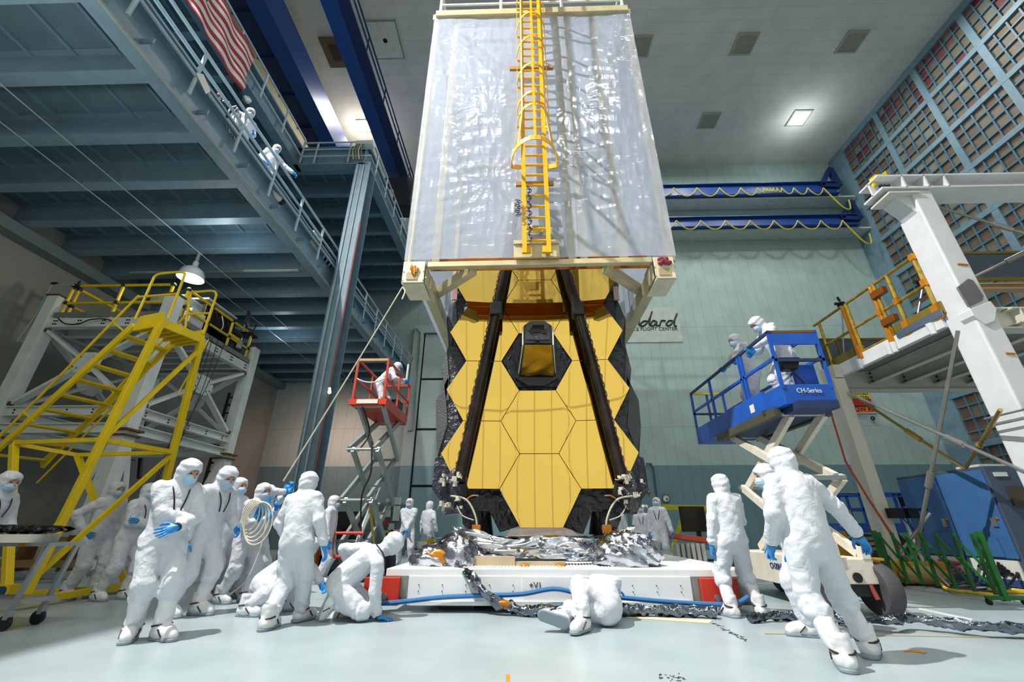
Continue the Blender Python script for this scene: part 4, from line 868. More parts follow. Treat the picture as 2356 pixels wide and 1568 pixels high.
tower_rail('yellow tower railing with black joints along the front edge over the stairs', [(TX0+.25, TY0+.05), (TX1-.25, TY0+.05)], 2)
tower_rail('yellow tower railing with black joints along the side nearest the grey wall', [(TX0+.2, TY0+.25), (TX0+.2, TY1-.2)], 2)
tower_rail('yellow tower railing with black joints along the edge facing the gold telescope', [(TX1, TY0+.35), (TX1, TY1-.35)], 3)
t = thing('work_lights', 'black spiky clamp light at the end of the front tower railing', 'lamp', (TX0+.25, TY0, TZ+1.08))
m = MB()
for k in range(12): a = rng.normal(0, 1, 3); m.tube([V(TX0+.4, TY0, TZ+1.2), V(TX0+.4, TY0, TZ+1.2)+nrm(a)*.16], [.05, .015], 5)
m.build('clamp_body', m_blk, t)
t = thing('looped_pole', 'bent silver pole with a black tip standing behind the white tower corner', 'pole', (TX0+.1, TY0-.2, TZ))
MB().tube(spline([P(40, 785, Y=10.5), P(85, 720, Y=10.5), P(117, 660, Y=10.5), P(126, 655, Y=10.5), P(170, 655, Y=10.5)], 6), .022, 6).build('pole_tube', m_rail, t); MB().ell(P(125, 652, Y=10.5), (.12, .05, .05)).build('tip', m_blk, t)
tag(MB().tube(spline([P(134, 732, Y=10.4), P(150, 744, Y=10.4), P(180, 745, Y=10.4), P(207, 735, Y=10.4), P(240, 733, Y=10.4), P(262, 740, Y=10.4)], 6), .018, 6).build('cable', m_blk), 'thin black cable drooping over the front edge of the white tower', 'cable')
# gear on the tower deck
def bx(name, c, s, m, par, rz=0, bv=.01): return MB().box(c, s, rz).build(name, m, par, bevel=bv)
zt_ = TZ+.05
c = V(-11.1, 11.6, zt_); t = thing('clear_draped_rack', 'dark rack under clear plastic on the tower deck behind the front railing', 'rack', c)
bx('rack_body', c+V(0, 0, .5), (1.0, .7, 1.0), mat('rack_dark', '#3e4b54', .5), t); bx('drape', c+V(0, 0, .95), (1.15, .85, .35), mat('drape_grey', '#76858b', .25, bump=1., bscale=5), t, bv=.05)
c = V(-10.85, 12.6, zt_); t = thing('equipment_bench', 'black equipment bench with white top beside the yellow side railing of the tower', 'bench', c)
bx('top_shelf', c+V(.1, 0, 1.35), (.8, 1.5, .06), m_wht, t); bx('bench_body', c+V(.05, .1, .95), (.75, 1.5, .5), m_blk, t); bx('leg', c+V(0, -.6, .35), (.6, .1, .7), m_blk, t); bx('leg', c+V(0, .7, .35), (.6, .1, .7), m_blk, t)
bx('instrument_case', c+V(.2, -.9, .45), (.55, .6, .6), m_wht, t)
for k in range(5): MB().tube(spline([c+V(.4, -.5+.3*k, 1.2), c+V(.5, -.4+.3*k, .8), c+V(.35, -.3+.3*k, .6)], 5), .02, 6).build('cable', m_wht if k == 2 else m_blk, t)
c = V(-10.6, 14.15, zt_); t = thing('monitor_stand', 'black monitor on a tall arm at the far corner of the white tower', 'monitor', c)
MB().tube([c, c+V(0, 0, 1.5)], .03).build('stand', m_steel, t); MB().box(c+V(.05, 0, 1.75), (.08, .5, .5), .4).build('screen', m_blk, t, bevel=.01); MB().tube([c+V(0, 0, 1.4), c+V(.25, .2, 1.35), c+V(.3, .2, 1.6)], .03).build('arm', m_blk, t); bx('tray', c+V(.15, .1, 1.1), (.5, .5, .08), m_blk, t)
c = V(-10.55, 13.7, zt_); t = thing('equipment_stack', 'brown black chair-like box stack under the tower monitor', 'equipment', c)
MB().ell(c+V(0, 0, .95), (.2, .35, .12)).build('padded_top', mat('dark_brown', '#3a3026', .7), t); bx('body', c+V(0, 0, .4), (.35, .7, .7), m_blk, t); bx('yellow_tray', c+V(.2, -.3, .62), (.2, .5, .12), m_ty, t); bx('glass_jar', c+V(.25, .05, .5), (.12, .15, .3), mat('jar', '#aab6b8', .1), t)
hc_ = MB()
for k in range(4): hc_.tube(spline([V(TX1+.14, 12.2+.21*k+.1*math.sin(k*5), TZ+.2), V(TX1+.25, 12.0+.2*k-.1*math.sin(k*3), 5.2), V(TX1+.2+.05*math.sin(k*2), 11.9+.12*k+.15*math.sin(k*4), 3.2), V(TX1+.3, 11.6+.15*k, .4)], 8), .011, 5)
tag(hc_.build('cable_drop', m_blk), 'dark cables dropping from the tower deck past the side braces', 'cables')
tag(MB().tube([V(TX1+.2, 12.1, TZ), V(TX1+.3, 11.5, 4.6)], .02, 6).build('yellow_rod', m_ty), 'thin yellow rod hanging beside the tower side brace', 'rod')
# black caged ladder behind the tower
t = thing('wall_ladder', 'black steel ladder standing behind the white tower legs', 'ladder', (-12.1, 16.6, 0))
for dx in (0, .55): MB().tube([V(-12.25+dx, 16.6, 0), V(-12.25+dx, 16.6, 6.2)], .06).build('side_rail', mat('ladder_black', '#22272c', .5), t)
for k in range(18): MB().tube([V(-12.25, 16.6, .4+.33*k), V(-11.7, 16.6, .4+.33*k)], .035).build('rung', mat('ladder_black', '#22272c', .5), t)
tag(MB().tube([P(340, 860, Y=15.5), P(320, 1100, Y=15.5)], .07).build('black_pole', m_blk), 'black vertical pole seen through the open side of the white tower', 'pole')
# base clutter inside the tower
t = thing('wooden_sled', 'brown orange edged base frame lying inside the white tower', 'frame', (-11.5, 10.0, 0))
for z_, a in ((.35, 0), (.8, .15)): MB().box((-10.9, 9.9+a, z_), (2.6, .2, .14)).build('rail', mat('wood_tan', '#8a7444', .6), t)
for x in (-11.9, -10.9, -9.9): MB().box((x, 10.0, .55), (.1, .3, .7)).build('upright', m_rust, t)
# ================================================================ YELLOW STAIRS
N0 = P(372, 738, Z=4.6); e2 = nrm(V(.25, .85, 0)); e1 = nrm(V(-e2[1], e2[0], 0)); wst = .80
def pp(u, v, off=0.):
    r = FW+RT*(u-1178)/F+UPV*(784-v)/F; pt = N0+e2*off; k = ((pt-CAM)@e2)/(r@e2); return CAM+r*k
st = thing('rolling_stairs', 'tall yellow steel stairs with handrails in front of the white tower', 'stairs', P(50, 1385, Z=.0))
pd = np.linalg.norm(pp(315, 742)-N0)
def q4(a, b, z): return N0+e1*a+e2*b+V(0, 0, z)
MB().prism([q4(-.02, 0, -.02), q4(pd, 0, -.02), q4(pd, wst, -.02), q4(-.02, wst, -.02)], (0, 0, .05)).build('platform', m_ty, st)
m = MB()
for k in range(5): m.bar(q4(0, .1+k*.15, -.06), q4(pd, .1+k*.15, -.06), .03, .08)
m.bar(q4(-.01, -.02, -.03), q4(-.01, wst+.03, -.03), .04, .16).bar(q4(0, 0, -.03), q4(pd, 0, -.03), .04, .16).bar(q4(0, wst, -.03), q4(pd, wst, -.03), .04, .16); m.build('platform_frame', m_ty, st)
MB().bar(q4(.0, wst+.02, .1), q4(pd*.9, wst+.02, .1), .02, .2).build('toe_plate', m_ty, st); MB().bar(q4(pd*.95, .0, .1), q4(0, 0, .1), .02, .2).build('toe_plate', m_ty, st)
s0 = pp(308, 748); s1 = pp(7, 1022); sd = s1-s0; s1 = s0+sd*1.12
for off in (0, wst): MB().bar(s0+e2*off, s1+e2*off, .05, .15).build('stringer', m_ty, st)
drop = s0[2]-s1[2]; nt = int(drop/.245)
for k in range(1, nt+1):
    p = s0+(s1-s0)*(k-.25)/nt; MB().prism([p+e1*-.12, p+e1*.1, p+e1*.1+e2*wst, p+e1*-.12+e2*wst], (0, 0, .035)).build('tread', m_ty, st)
l1a, l1b = q4(0, 0, -.05), P(50, 1384, Z=.1); l2a, l2b = q4(0, wst, -.05), P(322, 1342, Z=.1)
MB().bar(l1a, l1b, .10, .11, up=e1).build('front_leg', m_ty, st, bevel=.008); MB().bar(l2a, l2b, .10, .11, up=e1).build('front_leg', m_ty, st, bevel=.008)
def along(a, b, t): return a+(b-a)*t
def lp(a, b, v):
    best = min((abs((784-F*((along(a, b, t)-CAM)@UPV)/((along(a, b, t)-CAM)@FW))-v), t) for t in np.linspace(0, 1, 400))[1]; return along(a, b, best)
A1 = lp(l1a, l1b, 1010); A2 = lp(l2a, l2b, 1040)
MB().bar(A1, A2, .07, .08).build('cross_bar', m_ty, st); MB().bar(A1, lp(l2a, l2b, 805), .06, .07).build('brace', m_ty, st); MB().bar(lp(l1a, l1b, 1330), A2+V(0, 0, -.03), .06, .07).build('brace', m_ty, st)
MB().bar(l1b+e1*.0, l2b, .1, .09).build('base_bar', m_ty, st)
rb = P(15, 1371, Z=.1); rt_ = pp(33, 1020); rt2 = pp(178, 1046, wst)
MB().bar(rt_, rb, .10, .11).build('rear_leg', m_ty, st, bevel=.008); rb2 = P(292, 1346, Z=.1); MB().bar(rt2, rb2, .08, .09).build('rear_leg', m_ty, st)
MB().bar(rb, rb2, .1, .09).build('base_bar', m_ty, st); MB().box(rb+V(0, 0, .06), (.18, .18, .2)).build('caster_mount', m_ty, st)
MB().bar(rt_+V(0, 0, .02), A1, .06, .07).build('cross_bar', m_ty, st); MB().bar(rt2, A2, .06, .07).build('cross_bar', m_ty, st); MB().bar(rt_, rt2, .06, .07).build('cross_bar', m_ty, st)
def rail_path(name, pts, r=.024): return MB().tube(pts, r, 8).build(name, m_ty, st, smooth=True)
up_ = sd/np.linalg.norm(sd)
rail_path('handrail', spline([pp(310, 735), pp(330, 692), pp(351, 645), pp(358, 634), pp(372, 629), pp(412, 626), pp(423, 628), pp(424, 634), pp(405, 685), pp(386, 733)], 5))
rail_path('handrail', spline([pp(407, 676), pp(330, 682), pp(318, 684), pp(305, 694), pp(150, 852), pp(0, 1003), pp(-60, 1065)], 6))
for u, v in ((262, 742), (52, 946)): rail_path('handrail_strut', [pp(u, v), pp(u+26, v+22)], .018)
o_ = wst
rail_path('handrail', spline([pp(425, 760, o_), pp(436, 690, o_), pp(441, 672, o_), pp(455, 671, o_), pp(488, 669, o_), pp(497, 675, o_), pp(494, 690, o_), pp(467, 768, o_)], 5))
rail_path('handrail', spline([pp(482, 720, o_), pp(440, 722, o_), pp(424, 728, o_), pp(410, 744, o_), pp(260, 905, o_), pp(100, 1075, o_)], 6))
rail_path('handrail', [pp(398, 790, o_), pp(250, 945, o_), pp(85, 1110, o_)], .02)
# ================================================================ CART
m_alu = mat('aluminium', '#aab0b4', .35, .75, var=.05)
c = V(-6.1, 5.75, 0); ct = thing('equipment_cart', 'aluminium cart with black foil bundle on top, cut off by the picture edge', 'cart', c)
cz1 = .87
MB().box((-6.35, 5.6, cz1), (1.45, .46, .04)).build('top_shelf', m_alu, ct); MB().box((-6.35, 5.6, .28), (1.3, .42, .05)).build('lower_shelf', m_alu, ct)
for y in (5.42, 5.78):
    for x in (-5.74, -6.95):
        MB().bar(V(x+.06, y, cz1), V(x-.08, y, .16), .035, .05).build('leg', m_alu, ct); k = V(x-.09, y, .075)
        w_ = MB().cyl(k-V(0, .022, 0), k+V(0, .022, 0), .075, 18).build('caster', m_blk, ct); MB().box(k+V(.02, 0, .08), (.05, .07, .09)).build('fork', m_alu, w_)
MB().box((-5.95, 5.36, cz1+.0), (.05, .02, .045)).build('tape', m_kap, ct)
t = tag(MB().box((-6.15, 5.5, cz1+.065), (.62, .35, .09)).build('white_box', m_paper), 'flat white box on the cart beneath the black foil bundle', 'box')
o = MB().grid(lambda u, v: V(-6.9+1.25*u, 5.55+.16*math.cos(v*6.283)*(1-.3*u**6)+.01*math.sin(u*60), cz1+.165+.045*math.sin(v*6.283)*(1-.5*u**6)+.012*math.sin(u*47+v*20)), 60, 14).build('foil_bundle', mat('black_foil', '#1f2630', .12, .8, bump=.8, bscale=18), smooth=True)
tag(o, 'long bundle wrapped in glossy black foil lying on the cart', 'bundle'); tag(MB().cyl(V(-7.0, 5.9, .32), V(-6.55, 5.9, .32), .06).build('blue_roll', mat('roll_blue', '#24456f', .5)), 'dark blue roll on the lower shelf of the cart', 'roll')
# ================================================================ RED SCISSOR LIFT
m_red = mat('lift_red', '#c63a1f', .4, var=.08, dirt=.25); m_arm = mat('lift_arm_grey', '#9aa3a3', .4, .3, var=.06)
rx0, rx1, ry0, ry1, rz_ = -4.18, -3.41, 9.9, 12.05, 3.87
rl = thing('scissor_lift', 'orange red scissor lift raised beside the steel column, one person in its basket', 'scissor lift', ((rx0+rx1)/2, 11, 0))
MB().box(((rx0+rx1)/2, (ry0+ry1)/2, rz_-.05), (rx1-rx0, ry1-ry0, .1)).build('deck', m_red, rl)
m = MB()
for x in (rx0, rx1): m.box((x, (ry0+ry1)/2, rz_+.04), (.04, ry1-ry0, .26))
m.box(((rx0+rx1)/2, ry1, rz_+.04), (rx1-rx0, .04, .26)).box(((rx0+rx1)/2, ry0, rz_+.0), (rx1-rx0+.16, .06, .14)); m.build('toe_board', m_red, rl)
MB().box(((rx0+rx1)/2-.0, ry0-.04, rz_), (.52, .02, .1)).build('label_plate', m_paper, rl)
zr = rz_+1.1
for x in (rx0, rx1):
    for y in (ry0, ry1): MB().bar(V(x, y, rz_), V(x, y, zr), .05, .05).build('post', m_red, rl)
    for z_ in (zr, rz_+.6): MB().bar(V(x, ry0, z_), V(x, ry1, z_), .045, .05).build('rail', m_red, rl)
    MB().bar(V(x, 11, rz_), V(x, 11, zr), .035, .035).build('post', m_red, rl)
MB().bar(V(rx0, ry0, zr), V(rx1, ry0, zr), .06, .06).build('rail', mat('rail_worn', '#b99a6a', .6, dirt=.3), rl); MB().bar(V(rx0, ry1, zr), V(rx1, ry1, zr), .05, .05).build('rail', m_red, rl); MB().bar(V(rx0, ry1, rz_+.6), V(rx1, ry1, rz_+.6), .05, .05).build('rail', m_red, rl)
MB().tube(arc(V(rx0, ry0, rz_+.62), V(rx1, ry0, rz_+.62), .12, 14), .018, 6).build('safety_chain', m_wht, rl)
lv = [.5, 1.62, 2.74, rz_-.1]; yn, yf_ = ry0+.06, ry1-.35
for i in range(3):
    for x, sgn in ((rx0+.08, 1), (rx1-.1, 1)):
        MB().bar(V(x, yn, lv[i]), V(x, yf_, lv[i+1]), .07, .14).build('scissor_arm', m_arm, rl); MB().bar(V(x+.09, yf_, lv[i]), V(x+.09, yn, lv[i+1]), .07, .14).build('scissor_arm', m_arm, rl)
    for y in (yn, yf_): MB().cyl(V(rx0+.04, y, lv[i+1]), V(rx1-.0, y, lv[i+1]), .035, 10).build('pin', m_arm, rl)
MB().cyl(V((rx0+rx1)/2, yn+.5, .7), V((rx0+rx1)/2, yf_-.2, 2.0), .07, 12).build('ram', mat('ram_silver', '#b5b9bb', .25, .8), rl)
MB().tube(spline([V(rx1-.15, yn-.08, 2.9), V(rx1-.05, yn-.15, 2.2), V(rx1-.2, yn-.1, 1.7), V(rx1-.1, yn-.1, .9)], 6), .02, 6).tube(spline([V(rx0+.25, yn-.05, 3.8), V(rx0+.4, yn+.3, 3.2), V(rx0+.3, yn, 2.7)], 6), .018, 6).build('hydraulic_hose', m_blk, rl)
MB().bar(V(rx1-.06, yn+.05, 1.62), V(rx1-.06, yn+.75, .62), .02, .1).build('warning_stripe', mat('stripe_yellow', '#b8a52a', .5), rl)
MB().box(((rx0+rx1)/2, 11, .38), (rx1-rx0-.1, 2.2, .26)).build('chassis', mat('chassis_grey', '#33373a', .6), rl)
for x in (rx0-.1, rx1+.08):
    for y in (ry0+.35, ry1-.4): w_ = MB().lathe((x, y, .26), [(0, -.09), (.2, -.09), (.26, -.06), (.26, .06), (.2, .09), (0, .09)], 24, ax=(V(0, 1, 0), V(0, 0, 1), V(1, 0, 0))).build('wheel', mat('tyre', '#2a2a2c', .8), rl, smooth=True)
MB().tube([V(rx0+.12, ry0-.12, .5), V(rx0+.12, ry0-.12, .95), V(rx0+.75, ry0-.12, .95)], .035, 8).tube([V(rx0+.12, ry0-.12, .5), V(rx0+.55, ry0-.12, .5)], .035).build('guard_bar', m_red, rl)
c = P(935, 800, Y=11.6)
t = thing('black_monitor_panel', 'dark square panel on a pole beside the person in the red lift', 'screen', (c[0], c[1], rz_)); MB().prism([P(u, v, Y=11.6) for u, v in ((940, 805), (951, 822), (943, 838), (935, 826))], (0, .04, 0)).build('panel', m_blk, t); MB().tube([P(940, 838, Y=11.65), P(934, 885, Y=11.65)], .035).build('pole', m_wht, t)
for u, v, s_ in ((890, 930, .2), (920, 940, .25), (922, 905, .2)):
    c = P(u, v, Y=11.6); c[2] = rz_+s_/2+.0; c[0] = min(c[0], rx1-.2)
MB().box((rx1-.25, 11.65, rz_+.25), (.3, .5, .5)).build('control_box', m_blk, rl); MB().box((rx1-.3, 11.3, rz_+.1), (.2, .2, .2)).build('tool_tray', m_ty, rl)
# tag line rope from the cover corner to the crew
r0 = P(926, 660, Y=7.0); r1 = P(652, 1106, Y=7.2)
tag(MB().tube(arc(r0, r1, .03, 16), .012, 8).tube(spline([r0, r0+V(.06, 0, -.1), r0+V(.03, -.02, -.28)], 5), .014, 6).build('tag_line_rope', mat('rope_cream', '#d8d3c0', .8)), 'taut cream rope from the cover corner box down to the gloved crew', 'rope')
# ================================================================ WHITE GANTRY PLATFORM
m_gw = mat('gantry_white', '#dadde0', .38, var=.03); m_gs = mat('gantry_cream', '#cfcdbf', .45, var=.04); m_gold_r = mat('gold_taped_rail', '#b99a3c', .3, .55, var=.2, vscale=9); m_or = mat('orange_kapton', '#d08418', .28, .3, bump=.5, bscale=20)
GX, GY = 7.99, 6.8; gz = 7.37
gt = thing('gantry', 'white steel gantry with tall post, cantilever beam and raised work deck beyond the blue lift', 'gantry', (GX+2, 8.5, 0))
MB().box((GX+.2, GY+.25, gz/2), (.4, .5, gz)).build('main_post', m_gw, gt, bevel=.03)
MB().prism([V(GX+.02, GY+.08, gz+.02), V(GX-.32, GY+.08, gz+.02), V(GX-.28, GY+.08, gz-.14), V(GX+.02, GY+.08, gz-.55)], (0, .34, 0)).build('haunch', m_gw, gt)
zb0, zb1 = 7.40, 7.72
b = MB().box((GX+3.6, GY+.2, zb0), (8.4, .5, .04)).box((GX+3.6, GY+.2, zb1), (8.4, .5, .04)).box((GX+3.6, GY+.2, (zb0+zb1)/2), (8.4, .04, zb1-zb0))
for x in (-.1, .35, .75): b.box((GX+x, GY+.07, (zb0+zb1)/2), (.03, .24, zb1-zb0))
b.build('top_beam', m_gw, gt)
MB().box((GX-.2, GY+.2, zb0-.12), (.6, .5, .04)).box((GX-.15, GY+.2, zb0-.05), (.5, .04, .2)).build('beam_bracket', m_gs, gt)
hb = MB()
for k in range(3): hb.cyl(V(GX-.4+.08*k, GY+.17, zb1-.09), V(GX-.4+.08*k, GY+.13, zb1-.09), .03, 10)
hb.build('bolt', mat('bolt_dark', '#3c3c40', .5), gt)
MB().prism([P(u, v, Y=GY+.1) for u, v in ((2012, 427), (2004, 408), (2012, 401), (2028, 400), (2034, 410))], (0, .06, 0)).build('bracket', m_ty, gt); MB().prism([P(u, v, Y=GY+.35) for u, v in ((2028, 400), (2037, 392), (2044, 407), (2034, 410))], (0, .06, 0)).build('bracket', m_ty, gt)
MB().prism([P(u, v, Y=GY-.03) for u, v in ((2202, 660), (2228, 640), (2240, 644), (2264, 680), (2262, 690), (2230, 706))], (0, .03, 0)).build('cover_plate', mat('plate_grey', '#8e9094', .35, .6), gt, bevel=.01)
MB().prism([P(u, v, Y=GY-.04) for u, v in ((2232, 710), (2280, 692), (2294, 710), (2290, 738), (2270, 745), (2240, 725))], (0, .25, 0)).build('deck_bracket', m_gw, gt, bevel=.01)
MB().cyl(V(GX+.16, GY-.005, 5.55), V(GX+.34, GY-.005, 5.53), .02, 6).cyl(V(GX+.2, GY-.005, 3.75), V(GX+.34, GY-.005, 3.74), .02, 6).build('tape_mark', m_or, gt)
m = MB()
for z_ in (2.62, 2.75): m.tube([V(GX-.12, GY-.12, z_), V(GX+.7, GY-.12, z_)], .018, 6).tube([V(GX-.1, GY-.12, z_), V(GX-.1, GY+.5, z_)], .018, 6)
m.box((GX+.02, GY-.12, 2.68), (.08, .05, .2)); m.build('clamp_bars', m_steel, gt)
# deck
dz = 4.52; DY1 = 10.35
MB().bar(V(GX, GY+.5, dz+.12), V(GX, DY1, dz+.12), .12, .3).build('edge_beam', m_gw, gt, bevel=.01)
MB().box((GX+2.75, (GY+.6+DY1)/2, dz+.16), (5.3, DY1-GY-.6, .06)).build('deck_plate', mat('deck_grey', '#8d9089', .6), gt)
for k in range(1, 7): MB().channel(V(GX+.8*k, GY, dz-.03), V(GX+.8*k, DY1, dz-.03), .14, .3, .02).build('joist', m_gs, gt)
MB().ibeam(V(GX-.1, DY1, dz-.1), V(GX+5.4, DY1, dz-.1), .25, .5, .03).build('cross_beam', m_gs, gt); MB().ibeam(V(GX+.4, GY+.2, dz-.05), V(GX+5.4, GY+.2, dz-.05), .25, .42, .03).build('cross_beam', m_gs, gt)
MB().box((GX-.12, DY1-.05, dz+.1), (.22, .5, .34)).build('corner_block', m_gs, gt)
MB().box((GX-.18, 10.2, dz/2-.05), (.28, .36, dz-.1)).build('rear_post', m_gs, gt, bevel=.02)
hb = MB()
for k in range(1, 6):
    for j in range(3): MB().cyl(V(GX+.8*k-.09, DY1-.2, dz+.06-.1*j), V(GX+.8*k-.11, DY1-.2, dz+.06-.1*j), .03, 8).build('bolt', mat('bolt_dark', '#3c3c40', .5), gt)
def rod(name, a, b, r, m, lab=None):
    o = MB().tube([a, b], r, 10).build(name, m, gt); c = a+(b-a)*.62; MB().tube([c-nrm(b-a)*.16, c+nrm(b-a)*.16], r*1.8, 10).build('turnbuckle', m, o)
    if lab: o['label'] = lab
m_rs = mat('rod_silver', '#c9c6c2', .22, .85); m_rg = mat('rod_gold', '#b59a55', .25, .75); m_rgr = mat('rod_grey', '#8d8b84', .4, .5)
rod('tie_rod', V(GX, 7.15, 4.35), V(GX-.05, 9.85, .42), .035, m_rgr, 'dull grey rod'); rod('tie_rod', V(GX-.1, 10.1, 4.1), V(GX+.02, 6.75, 1.55), .032, m_rs, 'bright silver rod'); 
rod('tie_rod', V(GX-.06, 10.1, 4.12), P(2220, 1078, Y=8.75), .03, m_rg, 'brass coloured rod'); rod('tie_rod', P(2302, 942, Y=GY-.1), P(2222, 1076, Y=8.7), .03, m_rg, 'brass coloured rod'); rod('tie_rod', P(2140, 470, Y=7.2), P(2420, 556, Y=6.9), .025, m_rgr); rod('tie_rod', P(2235, 640, Y=8.2), P(2400, 560, Y=7.5), .03, m_rgr)
MB().tube([P(2070, 1272, Y=9.8), P(2140, 1180, Y=9.5)], .03, 8).build('tie_rod', m_rgr, gt); MB().box(V(GX-.08, 9.95, .4), (.12, .2, .25)).build('clevis', m_rgr, gt)
MB().tube([P(1912, 950, Y=10.0), P(1945, 1060, Y=10.0), P(2000, 1150, Y=10.0), P(2050, 1225, Y=10.0), P(2072, 1265, Y=9.95)], .022, 6).build('red_cable', mat('cable_red', '#b0432a', .5), gt)
# gold taped railing
gr_ = thing('guard_rail', 'gold taped pipe railing along the edge of the white gantry deck', 'railing', (GX, 8.7, dz+.2))
zt0, zt1 = dz+.2, 6.08
for y, r in ((7.32, .04), (8.0, .04), (8.47, .05), (8.38, .04), (9.28, .04), (9.40, .05), (10.3, .035)): MB().tube([V(GX-.02, y, zt0), V(GX-.02, y, zt1)], r, 8).build('post', m_gold_r if r < .05 else m_or, gr_)
for a, c_ in ((7.32, 8.38), (8.47, 9.28), (9.40, 10.5)):
    for z_ in (zt1, dz+.9): MB().tube([V(GX-.02, a, z_), V(GX-.02, c_, z_)], .034, 8).build('rail', m_gold_r, gr_)
MB().tube([V(GX-.02, 8.47, zt0+.1), V(GX-.02, 9.28, zt0+.1)], .03, 8).build('rail', m_gold_r, gr_)
for y in (7.32, 8.0, 8.42, 9.33): MB().box((GX-.02, y, dz+.3), (.12, .14, .3)).build('orange_tape', m_or, gr_)
for y, z_ in ((7.32, zt1), (7.32, dz+.95), (8.0, dz+.92), (8.47, dz+.9)): MB().box((GX-.02, y, z_), (.1, .1, .14)).build('orange_tape', m_or, gr_)
for z_ in (dz+1.3, dz+.62): MB().box((GX-.05, 8.3, z_), (.12, .34, .16)).build('gate_bracket', mat('kapton_brown', '#8a4e17', .35, .3), gr_, bevel=.01)
for y in (7.5, 8.4, 8.52, 9.4): MB().lathe((GX-.09, y, dz+.02), [(0, -.1), (.05, -.1), (.07, .12), (0, .12)], 12).build('socket', m_gw, gr_)
for a_, b_ in ((7.2, 8.3), (9.5, 10.5)): MB().bar(V(GX-.02, a_, dz+.35), V(GX-.02, b_, dz+.35), .04, .25).build('toe_film', mat('gold_film_clear', '#8d7a35', .2, .3, bump=.7, bscale=6), gr_)
MB().bar(V(GX-.08, 7.2, dz+.24), V(GX-.08, 8.25, dz+.24), .02, .14).build('foil_panel', mat('foil_bluegrey', '#8496ac', .2, .7, bump=.5), gr_)
t = thing('plastic_windscreen', 'gold edged clear plastic screen at the far end of the gantry deck', 'screen', (GX+.9, 10.5, dz+.2))
MB().box((GX+.75, 10.4, dz+.72), (1.9, .02, .75)).build('sheet', mat('sheet_bluegrey', '#5d6f7c', .15, .2, bump=.8, bscale=4), t)
m = MB(); 
for z_ in (dz+.34, dz+1.1): m.bar(V(GX-.2, 10.4, z_), V(GX+1.7, 10.4, z_), .05, .06)
for x in (-.2, .35, 1.0, 1.7): m.bar(V(GX+x, 10.4, dz+.2), V(GX+x, 10.4, dz+1.1), .05, .05)
m.build('frame', mat('gold_dull', '#857536', .4, .4), t)
t = thing('plastic_windscreen', 'gold edged dark plastic screen behind the tall white gantry post', 'screen', (GX+3, 9.2, dz+.2))
y_ = 9.3; q = [P(2205, 585, Y=y_), P(2356, 582, Y=y_), P(2356, 640, Y=y_), P(2205, 640, Y=y_)]
MB().box(((q[0][0]+q[1][0])/2+1, y_, (q[0][2]+q[2][2])/2), (q[1][0]-q[0][0]+2, .02, q[0][2]-q[2][2])).build('sheet', mat('sheet_dark', '#4d5b66', .2, .2, bump=.8, bscale=4), t)
MB().bar(q[0]+V(-.2, 0, .03), q[1]+V(2, 0, .03), .05, .07).bar(q[3]+V(-.2, 0, -.03), q[2]+V(2, 0, -.03), .05, .09).build('frame', mat('gold_dull', '#857536', .4, .4), t)
MB().ibeam(P(2205, 662, Y=y_), P(2356, 662, Y=y_)+V(2, 0, 0), .2, .16).build('sill', mat('sill_cream', '#b8a27c', .5), t)
for (u, v, y, lab) in ((1935, 700, 10.0, 'black camera on a silver tripod at the far end of the gantry deck'), (2122, 650, 7.6, 'silver camera arm clamped to the near end of the gantry railing')):
    c = P(u, v, Y=y); t = thing('tripod_camera', lab, 'camera', (c[0], c[1], dz+.2))
    MB().box(c, (.12, .14, .1)).cyl(c+V(-.15, 0, .02), c+V(.1, 0, .02), .04).tube([c+V(0, 0, .1), c+V(-.03, 0, .22)], .03).build('camera_head', m_blk, t)
    for a in (.3, 2.4, 4.5): MB().tube([c-V(0, 0, .05), V(c[0]+.38*math.cos(a), c[1]+.38*math.sin(a), dz+.2)], .02).build('tripod_leg', m_steel if a < 4 else m_blk, t)
# ================================================================ BLUE SCISSOR LIFT
m_bl = mat('lift_blue', '#1c56b4', .35, var=.07, dirt=.12); m_bld = mat('lift_blue_worn', '#23365c', .5, dirt=.5); m_lw = mat('lift_cream', '#dcd6c6', .45, var=.05, dirt=.15)
bx0, bx1, by0, by1, bz = 4.08, 4.88, 6.42, 10.0, 2.78; zf = 3.10; zr = 4.03
lf = thing('scissor_lift', 'blue scissor lift on white folding arms marked CH-Series, two people aboard', 'scissor lift', ((bx0+bx1)/2, 7.6, 0))
MB().box(((bx0+bx1)/2, (by0+.02+by0+.62)/2, (bz+zf)/2+.02), (bx1-bx0, .6, zf-bz)).build('end_box', m_bl, lf, bevel=.01)
MB().box(((bx0+bx1)/2, (7.0+by1)/2, bz+.12), (bx1-bx0-.06, by1-7.0, .16)).build('deck', m_bl, lf, bevel=.01)
for x in (bx0, bx1-.0): MB().box((x+.02, (7.0+by1)/2, bz+.22), (.05, by1-7.0, .36)).build('side_panel', m_bl, lf, bevel=.008); MB().box((x-.0, (7.2+8.4)/2, bz-.03), (.1, 2.2, .14)).build('side_channel', mat('channel_worn', '#4a4a3c', .5, dirt=.4), lf)
MB().box(((bx0+bx1)/2, 7.6, bz-.02), (bx1-bx0-.2, 2.6, .12)).build('underframe', m_bld, lf)
MB().bar(V(bx0-.05, by0+.6, bz+.02), V(bx0+.25, by0+.1, bz+.02), .06, .08).bar(V(bx1-.3, by0, bz), V(bx1+.05, by0+.7, bz), .08, .1).build('bumper', mat('rubber', '#1c1c1a', .8), lf)
text('lettering', 'CH-Series', V((bx0+bx1)/2+.0, by0+.005, zf-.09), .11, V(1, 0, 0), V(0, 0, 1), m_wht, lf, width=.38)
m = MB()
def lr(name, a, b, mm=None, w=.045): MB().bar(a, b, w, w).build(name, mm or m_bl, lf)
